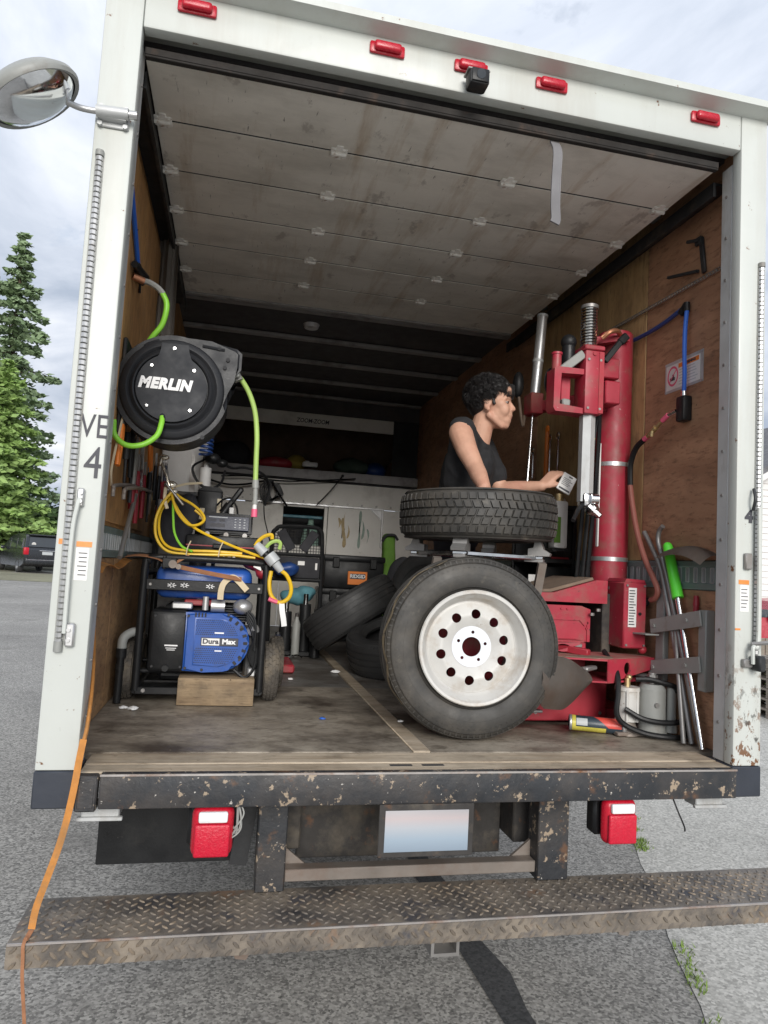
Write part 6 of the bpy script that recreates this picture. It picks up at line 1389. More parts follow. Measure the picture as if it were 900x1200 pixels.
for k in range(6): a = R(60 * k); cyl(bm, (.968 + .047 * math.cos(a), .47 + .047 * math.sin(a), .06), (.968 + .047 * math.cos(a), .47 + .047 * math.sin(a), .19), .007, .007, 8)
part('body', bm, 'cream' if False else 'rim_white', wc)
bm = BM(); cyl(bm, (.965, .47, .004), (.965, .47, .06), .055, .035, 20); box(bm, .90, 1.03, .42, .50, .003, .02, .004); part('foot', bm, 'steel_brown', wc)
bm = BM(); cyl(bm, (.968, .47, .20), (.968, .47, .235), .012, .012, 8); sph(bm, (.975, .47, .238), .013); part('valve', bm, 'brass', wc)
bm = BM()
tube(bm, [(.93, .60, .33), (.915, .47, .26), (.895, .42, .18), (.885, .41, .10), (.92, .405, .055), (1.00, .385, .025), (1.09, .36, .016), (1.165, .36, .018), (1.19, .37, .05), (1.175, .375, .075)], .0115, 9)
tube(bm, [(.93, .42, .115), (.985, .395, .085), (1.05, .38, .072), (1.12, .375, .07), (1.17, .38, .075)], .0115, 9)
solo('black_air_hose', bm, 'black_pl', 'black rubber hose looped round the canisters on the floor', 'hose')
sc = T('spray_can', 'dark spray can with yellow and red print lying on the wooden floor', 'can', (.84, .50, 0))
c0, c1 = Vector((.742, .545, .034)), Vector((.945, .455, .034)); d = (c1 - c0)
mC = d.to_track_quat('Z', 'Y').to_matrix().to_4x4(); mC.translation = c0; L = d.length
def patch_(bm, m, r, h0, h1, a0, a1, n, slant=0):
    pv = None
    for k in range(n + 1):
        a = R(a0 + (a1 - a0) * k / n); q = slant * k / n
        cur = [bm.verts.new(m @ Vector((r * math.cos(a), r * math.sin(a), h))) for h in (h0 + q, h1)]
        if pv: bm.faces.new((pv[0], pv[1], cur[1], cur[0]))
        pv = cur
bm = BM(); lathe(bm, [(0, .004), (.022, .004), (.026, 0), (.0305, .004), (.0315, .008), (.0315, L), (.027, L + .012), (.015, L + .018), (0, L + .019)], mC, 28); can = part('body', bm, 'can_dk', sc)
bm = BM(); patch_(bm, mC, .0320, .02, .15, 195, 262, 10); patch_(bm, mC, .0320, .013, .028, 90, 300, 24); part('yellow_print', bm, 'can_yl', can)
bm = BM(); patch_(bm, mC, .0322, .03, .075, 130, 185, 8); patch_(bm, mC, .0322, .04, .13, 266, 276, 3); part('white_print', bm, 'plug', can)
bm = BM(); patch_(bm, mC, .0321, .10, L - .01, 100, 190, 12, .06); part('red_print', bm, 'spray_red', can)
bm = BM(); lathe(bm, [(.0318, .002), (.033, .004), (.033, .010), (.0318, .012)], mC, 28); part('rim', bm, 'alu', can); bm = BM(); lathe(bm, [(.0318, L - .006), (.033, L - .004), (.033, L + .002), (.028, L + .012)], mC, 28); part('rim', bm, 'alu', can)
bm = BM(); text(bm, 'OIL', .03, basis(d.normalized(), Vector((0, .35, .94)), d.normalized().cross(Vector((0, .35, .94))), c0 + d.normalized() * .10 + Vector((-.012, -.03, .012))), .0005, .001) if False else None
bm.free()
# right rear clutter : cart, crates, bars, jug
cb2 = T('tool_cart', 'black steel tool cart standing behind the red tower', 'cart', (1.09, 1.55, 0))
bm = BM()
for z in (.06, .40, .72, 1.02): box(bm, .985, 1.165, 1.35, 1.80, z, z + .03, .004)
for x in (.99, 1.16):
    for y in (1.355, 1.795): box(bm, x - .01, x + .01, y - .01, y + .01, .0, 1.05, .002)
box(bm, 1.15, 1.165, 1.35, 1.8, .06, 1.04); box(bm, .99, 1.165, 1.785, 1.80, .06, 1.04); part('shelving', bm, 'black_steel', cb2)
bm = BM(); box(bm, 1.0, 1.15, 1.343, 1.349, .10, .38, .003); box(bm, 1.0, 1.15, 1.343, 1.349, .44, .70, .003); part('drawer_front', bm, 'black_pl', cb2)
bm = BM(); box(bm, 1.02, 1.13, 1.338, 1.344, .745, .757, .003); part('red_strip', bm, 'red_gr', cb2)
jb = T('white_jug', 'white jug with a green label stripe behind the upper tyre', 'jug', (1.05, 1.40, .82))
bm = BM(); box(bm, 1.01, 1.095, 1.33, 1.42, 1.051, 1.09, .01); box(bm, .985, 1.065, 1.24, 1.32, .80, 1.06, .012, seg=2); part('body', bm, 'sticker', jb)
bm = BM(); cyl(bm, (1.025, 1.28, 1.06), (1.025, 1.28, 1.10), .028, .025, 14); part('cap', bm, 'brass', jb)
bm = BM(); box(bm, .984, 1.02, 1.236, 1.2395, .83, .97); part('label', bm, 'green_bag', jb)
bm = BM(); box(bm, .965, .99, 1.22, 1.34, .78, .80); box(bm, .985, 1.065, 1.24, 1.34, .785, .799); part('base', bm, 'black_pl', jb)
for k, (x, y, z, l, lab, mt) in enumerate(((1.13, 1.68, 1.25, .28, 'orange pry bar hung on the wall behind the silver ram', 'orange_gr'), (1.16, 1.70, 1.28, .20, 'bright long wrench hung on the wall farther from the red tower', 'chrome'), (1.165, 1.60, 1.28, .20, 'bright long wrench beside its twin, nearer the tower', 'chrome'), (1.0 + .14, 1.9, 1.27, .16, 'short bright wrench hung beyond the orange bar', 'chrome'))):
    tool('hung_bar' if k == 0 else 'hung_wrench', lab, 'bar' if k == 0 else 'wrench', [('shank', mt, [('c', ((x, y, z), (x, y, z + l), .016 if k == 0 else .007, .013 if k == 0 else .007, 8))]), ('head', mt, [('s', ((x, y, z + l + .015), (.012, .022, .026)))])], 'tools hung on the wall behind the tower')
for k, (x0, y0, z0, lab, mt) in enumerate(((.90, 1.28, .44, 'dark blue slotted crate behind the turntable', 'navy'), (.90, 1.28, .245, 'black slotted crate under the dark blue one', 'black_pl'))):
    t = T('plastic_crate', lab, 'crate', (x0 + .035, y0 + .15, z0), 'slotted crates behind the tyre changer')
    bm = BM(); box(bm, x0 - .10, x0 + .075, y0, y0 + .012, z0, z0 + .19, .003); box(bm, x0 - .10, x0 + .075, y0 + .28, y0 + .292, z0, z0 + .19, .003); box(bm, x0 - .10, x0 - .09, y0 + .013, y0 + .279, z0, z0 + .19); box(bm, x0 + .065, x0 + .075, y0 + .013, y0 + .279, z0, z0 + .19); box(bm, x0 - .089, x0 + .064, y0 + .013, y0 + .279, z0, z0 + .01); part('shell', bm, mt, t)
    bm = BM()
    for j in range(8): box(bm, x0 - .092 + j * .021, x0 - .086 + j * .021, y0 - .006, y0, z0 + .02, z0 + .17, .001)
    part('ribs', bm, mt, t)
bm = BM(); box(bm, .80, .98, 1.285, 1.60, .002, .243, .01); solo('black_chest', bm, 'black_pl', 'plain black chest on the floor under the slotted crates', 'chest')
for k, (x, y, z, lab) in enumerate(((.885, 1.262, .64, 'white label card stuck upright on the blue crate'), (.90, 1.262, .57, 'small white card below the label on the blue crate'))):
    bm = BM(); box(bm, x - .03, x + .025, y, y + .004, z - .03, z + .012); solo('white_card', bm, 'sticker', lab, 'card')
# scraps on the floor
FG = 'scraps of litter on the truck floor'
for k, (x, y, r, mt, lab) in enumerate(((-.045, 1.99, .028, 'paper', 'crumpled foil scrap on the floor before the tilted tyres'), (-1.10, .875, .018, 'paper', 'white paper scrap at the foot of the grey grip pipe'), (-1.06, .85, .022, 'paper', 'torn white scrap on the worn floor before the generator wheel'), (-.29, .70, .012, 'blue_hose', 'tiny blue wrapper on the worn floor'), (-.34, 1.70, .016, 'paper', 'white scrap on the dark floor behind the generator'), (.035, .66, .012, 'paper', 'tiny pale chip on the metal floor strip'))):
    bm = BM(); bmesh.ops.create_icosphere(bm, subdivisions=2, radius=1.0)
    for v in bm.verts: v.co = Vector((x, y, .004 if y < 1.45 else .0)) + Vector((v.co.x * r, v.co.y * r * .8, abs(v.co.z) * r * .5)) * (1 + .5 * mnoise.noise(v.co * 2.5 + Vector((k, 0, 0))))
    solo('litter_scrap', bm, mt, lab, 'litter', group=FG, sharp=10)
# ------------------------------------------------------------------ the person
pr_ = T('person', 'person with short black hair in a black sleeveless shirt leaning over the tyre machine', 'person', (.30, 1.30, 0))
K = 1.06
hc = Vector((.500, .985, 1.478)); hz = R(-29); hp = R(-1)
HM = Matrix.Translation(hc) @ Matrix.Rotation(hz, 4, 'Z') @ Matrix.Rotation(hp, 4, 'Y') @ Matrix.Rotation(R(2), 4, 'X') @ Matrix.Scale(K, 4)
def h(x, y, z): return HM @ Vector((x, y, z))
HR = HM.to_3x3().normalized()
def he(bm, c, r, rot=None): sph(bm, h(*c), tuple(q * K for q in r), HR @ rot if rot is not None else HR, 20, 14)
def hcap(bm, a, b, r0, r1): cap(bm, h(*a), h(*b), r0 * K, r1 * K, 14)
bm = BM()
he(bm, (-.014, 0, .036), (.094, .075, .084)); he(bm, (.030, 0, -.030), (.060, .058, .084)); he(bm, (.060, 0, -.098), (.024, .027, .020))
for s in (-1, 1):
    hcap(bm, (-.002, s * .052, -.058), (.050, s * .020, -.102), .018, .016)
    he(bm, (.058, s * .036, -.030), (.030, .024, .034)); he(bm, (.045, s * .050, -.006), (.026, .016, .024))
    hcap(bm, (.080, s * .012, .024), (.068, s * .044, .022), .011, .009)
    he(bm, (.095, s * .0120, -.0285), (.011, .0075, .0075))
    he(bm, (-.008, s * .074, -.008), (.019, .008, .031), Matrix.Rotation(R(14), 3, 'Y')); he(bm, (-.004, s * .076, -.034), (.009, .006, .011)); hcap(bm, (-.022, s * .080, .008), (-.006, s * .081, .020), .0055, .0055); hcap(bm, (-.022, s * .080, .008), (-.018, s * .079, -.022), .0055, .005)
hcap(bm, (.083, 0, .008), (.101, 0, -.022), .0085, .0105); he(bm, (.1025, 0, -.0255), (.0105, .0110, .0090)); he(bm, (.062, 0, -.075), (.030, .036, .026))
he(bm, (.080, 0, -.052), (.018, .030, .020)); hcap(bm, (.0875, -.015, -.0565), (.0875, .015, -.0565), .0055, .0055); hcap(bm, (.0855, -.012, -.0685), (.0855, .012, -.0685), .0058, .0058)
he(bm, (.078, 0, .060), (.020, .048, .030))
hcap(bm, (-.030, 0, -.050), (-.062, .01, -.175), .050, .056)
nb = h(-.062, .01, -.175)
head_lm = dict(lip=h(.098, 0, -.062))
# torso core, arms
SHn = Vector((.318, .900, 1.305)); SHf = Vector((.520, 1.165, 1.300)); NB = nb
HIP = Vector((.46, 1.33, .86)); CH = Vector((.435, 1.085, 1.19))
cap(bm, NB, NB + Vector((-.02, .03, -.06)), .058, .07)
cap(bm, NB + Vector((-.02, .02, -.05)), CH, .075, .115); cap(bm, CH, HIP, .115, .12)
ELn = Vector((.353, .765, 1.120)); WRn = Vector((.352, .640, 1.020))
cap(bm, SHn, SHn.lerp(ELn, .5) + Vector((-.008, -.004, .0)), .058, .051); cap(bm, SHn.lerp(ELn, .5) + Vector((-.008, -.004, 0)), ELn, .051, .041)
cap(bm, ELn, ELn.lerp(WRn, .4), .041, .040); cap(bm, ELn.lerp(WRn, .4), WRn, .040, .029)
ELf = Vector((.610, 1.100, 1.075)); WRf = Vector((.765, .945, 1.088))
cap(bm, SHf, ELf, .052, .042); cap(bm, ELf, ELf.lerp(WRf, .4), .041, .038); cap(bm, ELf.lerp(WRf, .4), WRf, .038, .026)
def hand(bm, wr, pd, nrm, curl, thumb_side, spread=.0, L=1.0):
    """palm from the wrist along pd, nrm = back of the hand; four fingers of unequal length, each bent at its joints, thumb from the side of the palm"""
    pd = pd.normalized(); nrm = (nrm - pd * nrm.dot(pd)).normalized(); sd = nrm.cross(pd) * thumb_side
    Q_ = lambda a, b, c: wr + pd * a * L + sd * b * L + nrm * c * L
    for b in (-.026, -.009, .009, .026): cap(bm, Q_(.012, b * .7, 0), Q_(.088 - abs(b - .006) * .25, b, 0), .0150 * L, .0125 * L, 10)
    for b, ln, k in ((.0285, .070, .9), (.0095, .080, 1.0), (-.0095, .074, 1.05), (-.028, .058, 1.15)):
        p = Q_(.090 - abs(b - .006) * .3, b, .002); d = pd + sd * (b * spread * 20); a = 0
        for seg_, (f, r0, r1) in enumerate(((.44, .0100, .0092), (.31, .0092, .0084), (.25, .0084, .0072))):
            a += curl[seg_] * k
            dd = (d.normalized() * math.cos(a) - nrm * math.sin(a)).normalized(); q = p + dd * ln * f * L
            cap(bm, p, q, r0 * L, r1 * L, 10); p = q
    t0 = Q_(.022, .026, -.006); t1 = Q_(.056, .050, -.020); t2 = Q_(.082, .052, -.034); t3 = Q_(.102, .046, -.044)
    cap(bm, t0, t1, .0150 * L, .0120 * L, 10); cap(bm, t1, t2, .0112 * L, .0100 * L, 10); cap(bm, t2, t3, .0100 * L, .0080 * L, 10)
hand(bm, WRn, Vector((.01, -.04, -.10)), Vector((.1, -1, .3)), (R(8), R(16), R(14)), -1, .12)
hand(bm, WRf, Vector((.58, -.10, .62)), Vector((-.62, -.45, .58)), (R(28), R(42), R(30)), -1, .05)
body_bm = remesh(bm, .0062, 3)
body = part('body', body_bm, 'skin', pr_, sharp=180)
# eyes, brows, lips
for s in (-1, 1):
    bm = BM(); he(bm, (.0705, s * .0315, .0025), (.0120, .0130, .0085)); ey = part('eye', bm, 'eye', pr_)
    bm = BM(); he(bm, (.0785, s * .0325, .0020), (.0052, .0068, .0066)); part('iris', bm, 'iris', ey)
    bm = BM(); tube(bm, [h(.0805, s * .018, .0085), h(.0815, s * .030, .0108), h(.0725, s * .044, .0068)], .0034 * K, 6); part('eyelid', bm, 'skin', ey)
    bm = BM(); tube(bm, [h(.0955, s * .013, .0290), h(.0905, s * .030, .0345), h(.0740, s * .047, .0290)], .0042 * K, 6, scale=lambda t: 1.1 - .5 * t); part('eyebrow', bm, 'hair', pr_)
bm = BM(); tube(bm, [h(.083, -.021, -.0615), h(.0918, -.009, -.0595), h(.0928, 0, -.0605), h(.0918, .009, -.0595), h(.083, .021, -.0615)], .0034 * K, 6, scale=lambda t: .5 + 2 * t * (1 - t)); tube(bm, [h(.081, -.018, -.0650), h(.0898, -.008, -.0680), h(.0903, 0, -.0685), h(.0898, .008, -.0680), h(.081, .018, -.0650)], .0040 * K, 6, scale=lambda t: .5 + 2 * t * (1 - t)); part('lips', bm, 'lip', pr_)
# hair : short, tousled
bm = BM(); he(bm, (-.026, 0, .046), (.090, .079, .079)); rh = random.Random(11)
he(bm, (-.060, 0, .0), (.055, .068, .058))
def in_hair(p):
    if p.x > .034 and p.z < .058 + .012 * math.sin(p.y * 60): return False
    if p.x > -.030 and p.z < .012: return False
    return not (p.z < -.03 and p.x > -.06)
cnt = 0
while cnt < 150:
    a = rh.uniform(0, 2 * PI); zz = rh.uniform(-.3, 1); rr_h = math.sqrt(1 - zz * zz)
    p = Vector((-.022, 0, .048)) + Vector((rr_h * math.cos(a) * .092, rr_h * math.sin(a) * .079, zz * .081))
    if not in_hair(p): continue
    he(bm, tuple(p), (rh.uniform(.008, .017),) * 3); cnt += 1
for s in (-1, 1):
    for k in range(5): he(bm, (.012 + .002 * k, s * (.069 - .001 * k), .03 - .009 * k), (.010, .006, .010))
for k in range(30):
    y = rh.uniform(-.058, .058); he(bm, (.082 - y * y * 12, y, .078 + rh.uniform(-.008, .010)), (.014, .014, .014))
hb = remesh(bm, .0052, 4); hair_o = part('hair', hb, 'hair', pr_, sharp=180)
bm = BM(); cnt = 0
while cnt < 3200:
    a = rh.uniform(0, 2 * PI); zz = rh.uniform(-.66, 1); rr_h = math.sqrt(1 - zz * zz); dn = Vector((rr_h * math.cos(a), rr_h * math.sin(a), zz))
    p = Vector((-.022, 0, .048)) + Vector((dn.x * .101, dn.y * .088, dn.z * .090))
    if not in_hair(p): continue
    fl = Vector((mnoise.noise(p * 22), mnoise.noise(p * 22 + Vector((9, 0, 0))), mnoise.noise(p * 22 + Vector((0, 9, 0))))) * 1.5 + Vector((.55, 0, -.35))
    t1 = (fl - dn * fl.dot(dn)).normalized(); t2 = dn.cross(t1); Ls = rh.uniform(.018, .034); bend = rh.uniform(-.020, .020); lift = rh.uniform(.004, .020)
    pts = [h(*(p + t1 * Ls * q + t2 * bend * q * q + dn * (lift * math.sin(PI * min(1, q * .8)) - .004 * q))) for q in (0, .25, .5, .75, 1)]
    sweep(bm, pts, circ(.0013, 3), caps=False, scale=lambda q: 1.2 - .8 * q); cnt += 1
for k in range(420):       # fringe falling over the brow and the temple
    y = rh.uniform(-.066, .066); p = Vector((.098 - y * y * 13, y, .072 + rh.uniform(-.012, .020))); Ls = rh.uniform(.020, .036); sw = rh.uniform(-.010, .010); b_ = rh.uniform(.004, .014)
    pts = [h(*(p + Vector((b_ * math.sin(PI * q * .7) - .004, sw * q * q, -Ls * q + .006 * math.sin(PI * q))))) for q in (0, .25, .5, .75, 1)]
    sweep(bm, pts, circ(.0012, 3), caps=False, scale=lambda q: 1.2 - .8 * q)
part('strands', bm, 'hair', hair_o, kind='stuff', sharp=180)
# sleeveless shirt
bm = BM()
cap(bm, NB + Vector((-.012, .012, -.035)), CH, .072, .128); cap(bm, CH, HIP + Vector((0, 0, .02)), .130, .140)
cap(bm, NB + Vector((-.02, 0, -.040)), SHn + Vector((.016, .020, .018)), .056, .063); cap(bm, NB + Vector((-.0, .03, -.045)), SHf + Vector((-.015, -.01, .008)), .052, .062)
cap(bm, SHn + Vector((.02, .02, -.02)), CH + Vector((-.07, -.05, -.1)), .062, .085); cap(bm, SHf + Vector((-.01, -.01, -.02)), CH + Vector((.06, .06, -.1)), .062, .085)
cap(bm, SHf, SHf.lerp(ELf, .72), .066, .060)
cap(bm, SHn + Vector((.016, .022, .012)), SHn + Vector((.036, .018, -.06)), .062, .060)
lathe_m = Matrix.Translation(NB + Vector((.004, .0, -.005))) @ Vector((-.30, .05, -1)).to_track_quat('Z', 'Y').to_matrix().to_4x4()
t_ = BM(); ring = [lathe_m @ Vector((.060 * math.cos(2 * PI * i / 16), .060 * math.sin(2 * PI * i / 16), .012)) for i in range(16)]; t_.free()
tube(bm, ring, .009, 7, 2, closed=True)
sb = remesh(bm, .010, 5, lambda c: .007 * mnoise.noise(Vector((c.x * 9, c.y * 9, c.z * 6))) + .006 * (1 - abs(mnoise.noise(Vector((c.x * 17 + c.z * 9, c.y * 17, c.z * 7))))) ** 3 + .003 * mnoise.noise(c * 30))
part('shirt', sb, 'shirt', pr_, sharp=180)
bm = BM()
for sgn in (-1, 1):
    hip = HIP + Vector((sgn * .05, sgn * .075, -.03)); kn = Vector((.47 + sgn * .05, 1.42 + sgn * .09, .48)); an = Vector((.46 + sgn * .05, 1.50 + sgn * .10, .09))
    cap(bm, hip, kn, .098, .066); cap(bm, kn, an, .066, .052)
cap(bm, HIP, HIP + Vector((0, 0, .06)), .138, .135)
part('trousers', remesh(bm, .016, 4, lambda c: .006 * mnoise.noise(c * 14)), 'trousers', pr_, sharp=180)
for sgn in (-1, 1):
    an = Vector((.46 + sgn * .05, 1.50 + sgn * .10, .05)); bm = BM(); sph(bm, an + Vector((.05, -.02, -.005)), (.13, .048, .048)); sph(bm, an, (.05, .046, .06)); bm = remesh(bm, .012, 3)
    for v in bm.verts: v.co.z = max(v.co.z, .001)
    part('shoe', bm, 'black_pl', pr_)
# the card in the far hand
hm = Matrix.Translation((.872, .895, 1.105)) @ Matrix.Rotation(R(-12), 4, 'Z') @ Matrix.Rotation(R(28), 4, 'Y') @ Matrix.Rotation(R(-18), 4, 'X')
cd = T('paper_card', 'white printed card held in the hand of the leaning person', 'card', (.872, .895, 1.06))
bm = BM(); box(bm, -.036, .036, -.006, .006, -.052, .050, .003, hm); part('card', bm, 'sticker', cd)
bm = BM()
for k in range(5): box(bm, -.026, .006 + .02 * rnd.random(), -.0068, -.006, .018 - k * .009, .0205 - k * .009, 0, hm)
box(bm, -.028, .030, -.0068, -.006, -.046, -.036, 0, hm); box(bm, -.004, .016, -.0068, -.006, .033, .040, 0, hm); part('print', bm, 'ink', cd)

# ------------------------------------------------------------------ trees, vehicles and houses around
def clump(bm, c, n, spread, size, rr, flat=1.0):
    for _ in range(n):
        p = c + Vector((rr.gauss(0, spread), rr.gauss(0, spread), rr.gauss(0, spread * flat))); a, b = rr.uniform(0, 6.28), rr.uniform(-.9, .9)
        u = Vector((math.cos(a), math.sin(a), b * .6)).normalized() * size * rr.uniform(.6, 1.4); v = u.orthogonal().normalized() * size * rr.uniform(.3, .6)
        v = Matrix.Rotation(rr.uniform(0, 6.28), 3, u.normalized()) @ v
        q = [bm.verts.new(p - v), bm.verts.new(p + u), bm.verts.new(p + v), bm.verts.new(p - u * .6)]; bm.faces.new(q)
def conifer(name, label, x, y, z0, H, Rb, seed, leaf, crown0=.10, dense=1.0, group=None, droop=.35, sz=.16):
    rr = random.Random(seed); t = T(name, label, 'tree', (x, y, z0), group)
    bm = BM(); cyl(bm, (x, y, z0 - .2), (x, y, z0 + H * .98), H * .017, .02, 10); part('trunk', bm, 'bark', t)
    bm = BM(); br = BM(); nb_ = int(H * 13 * dense)
    for i in range(nb_):
        f = (i + rr.random()) / nb_; z = z0 + H * (crown0 + (1 - crown0) * f); Lr = Rb * (1 - f) ** .85 * rr.uniform(.62, 1.12) + .18
        a = i * 2.399 + rr.uniform(-.4, .4); d = Vector((math.cos(a), math.sin(a), 0))
        pts = [Vector((x, y, z)), Vector((x, y, z)) + d * Lr * .55 + Vector((0, 0, -Lr * droop * .35)), Vector((x, y, z)) + d * Lr + Vector((0, 0, -Lr * droop * .55))]
        tube(br, pts, .035 + .012 * Lr, 4, 2, scale=lambda q: 1 - .8 * q)
        P_ = spline(pts, 5); side = Vector((-d.y, d.x, 0))
        for j, p in enumerate(P_[1:], 1):
            s = j / (len(P_) - 1); w = Lr * .26 * math.sin(PI * min(.95, s * .8 + .12))
            clump(bm, p, int((5 + 4 * Lr) * dense), .05 + w * .22, sz, rr, .55)
            for sg in (-1, 1): clump(bm, p + side * sg * w * .8 + d * w * .2 + Vector((0, 0, -w * .2)), int((3 + 3 * Lr) * dense), .05 + w * .22, sz, rr, .55)
    part('crown', bm, leaf, t); part('branch', br, 'bark', t); return t
conifer('fir_tree', 'tall dark fir tree rising behind the parked black car', -13.25, 39, -.43, 18.6, 4.4, 4, 'leaf_fir', .08, .46, None, .45, .23)
def leafy(name, label, x, y, z0, H, rx, rz, seed, leaf, nc=150, per=34, sz=.17, group=None):
    rr = random.Random(seed); t = T(name, label, 'tree', (x, y, z0), group)
    bm = BM(); cyl(bm, (x, y, z0 - .2), (x, y, z0 + H * .75), H * .03, .05, 8)
    lb = BM()
    for i in range(nc):
        a = rr.uniform(0, 2 * PI); q = rr.uniform(.35, 1) ** .5; el = rr.uniform(-1, 1); c = Vector((x + rx * q * math.cos(a) * math.sqrt(1 - el * el), y + rx * q * math.sin(a) * math.sqrt(1 - el * el), z0 + H - rz + rz * q * el))
        clump(lb, c, per, rx * .11, sz, rr, .7)
        if i % 6 == 0: tube(bm, [(x, y, z0 + H * .35), Vector((x, y, z0 + H * .45)).lerp(c, .5), c], .03 + .004 * H, 4, 2, scale=lambda q: 1 - .8 * q)
    part('trunk', bm, 'bark', t); part('crown', lb, leaf, t)
conifer('lit_fir_branches', 'bright yellow green lit lower branches of the tall fir, built as a second tree', -12.5, 36.0, -.43, 10.6, 3.6, 12, 'leaf_lit', .16, .62, None, .6, .24)  # added second crown; its bright colour stands in for light on the lower branches
BT = 'small trees beyond the parked car'
for k, (x, y, H, rx, lf, lab) in enumerate(((-9.6, 39, 3.7, 1.9, 'leaf_mid', 'mid green bushy tree directly beyond the black car'), (-8.3, 43, 4.2, 2.2, 'leaf_fir', 'dark bushy tree beside the far grey house'), (-13.8, 44, 4.4, 2.4, 'leaf_mid', 'mid green tree half hidden by the fir trunk'), (-6.2, 47, 5.0, 2.6, 'leaf_mid', 'mid green tree hidden behind the truck side'), (-17, 40, 6.0, 3.0, 'leaf_fir', 'broad dark tree on the far side of the fir'))):
    leafy('bushy_tree', lab, x, y, -.43, H, rx, H * .42, 20 + k, lf, 110, 26, .2, BT)
def house(label, x0, x1, y0, y1, z0, wall_h, ridge, mat, axis='y', slat=.16):
    t = T('house', label, 'house', ((x0 + x1) / 2, (y0 + y1) / 2, z0), 'houses in the street')
    bm = BM(); box(bm, x0, x1, y0, y1, z0, z0 + wall_h)
    xm = (x0 + x1) / 2; ym = (y0 + y1) / 2
    if axis == 'y': prism(bm, [(x0, z0 + wall_h), (x1, z0 + wall_h), (xm, z0 + ridge)], -y0, -y1, XZ)
    else: prism(bm, [(y0, z0 + wall_h), (y1, z0 + wall_h), (ym, z0 + ridge)], x0, x1, YZ)
    part('wall', bm, mat, t)
    bm = BM(); n = int(wall_h / slat)
    for k in range(n):
        z = z0 + k * slat
        prism(bm, [(y0 - .03, z), (y0 - .008, z + slat * .96), (y0 + .01, z + slat * .96), (y0 + .01, z)], x0 - .005, x1 + .005, YZ)
        prism(bm, [(-(x0 - .03), z), (-(x0 - .008), z + slat * .96), (-(x0 + .01), z + slat * .96), (-(x0 + .01), z)], y0, y1, basis((-1, 0, 0), (0, 0, 1), (0, 1, 0)))
    part('siding', bm, mat, t)
    if axis == 'y':
        for s in (-1, 1):
            xe = x0 - .45 if s < 0 else x1 + .45; sl = (ridge - wall_h) / (xm - x0); ze = z0 + wall_h - .45 * sl
            bm = BM(); prism(bm, [(xe, ze), (xm, z0 + ridge), (xm, z0 + ridge + .14), (xe, ze + .14)], -(y0 - .4), -(y1 + .4), XZ); part('roof', bm, 'shingle', t)
            bm = BM(); prism(bm, [(xe - s * .02, ze - .16), (xm, z0 + ridge - .16), (xm, z0 + ridge), (xe - s * .02, ze)], -(y0 - .42), -(y0 - .38), XZ); part('barge_board', bm, 'siding', t)
    else:
        for s in (-1, 1):
            ye = y0 - .45 if s < 0 else y1 + .45; sl = (ridge - wall_h) / (ym - y0); ze = z0 + wall_h - .45 * sl
            bm = BM(); prism(bm, [(ye, ze), (ym, z0 + ridge), (ym, z0 + ridge + .14), (ye, ze + .14)], x0 - .4, x1 + .4, YZ); part('roof', bm, 'shingle', t)
    for wx in (x0 + (x1 - x0) * .3, x0 + (x1 - x0) * .7):
        bm = BM(); box(bm, wx - .55, wx + .55, y0 - .06, y0 - .03, z0 + 1.0, z0 + 2.1, .01); w = part('window', bm, 'siding', t)
        bm = BM(); box(bm, wx - .47, wx + .47, y0 - .07, y0 - .06, z0 + 1.08, z0 + 2.02); part('pane', bm, 'car_glass', w)
    return t
house('white sided house with a grey roof behind the dark red car', 12.3, 19, 13, 22, -.98, 4.6, 6.6, 'siding', 'y')
house('small grey gabled house far behind the black minivan', -16.3, -10.6, 62, 68, -.43, 2.9, 5.0, pm('pale_grey_siding', (.42, .43, .45), .7), 'y')
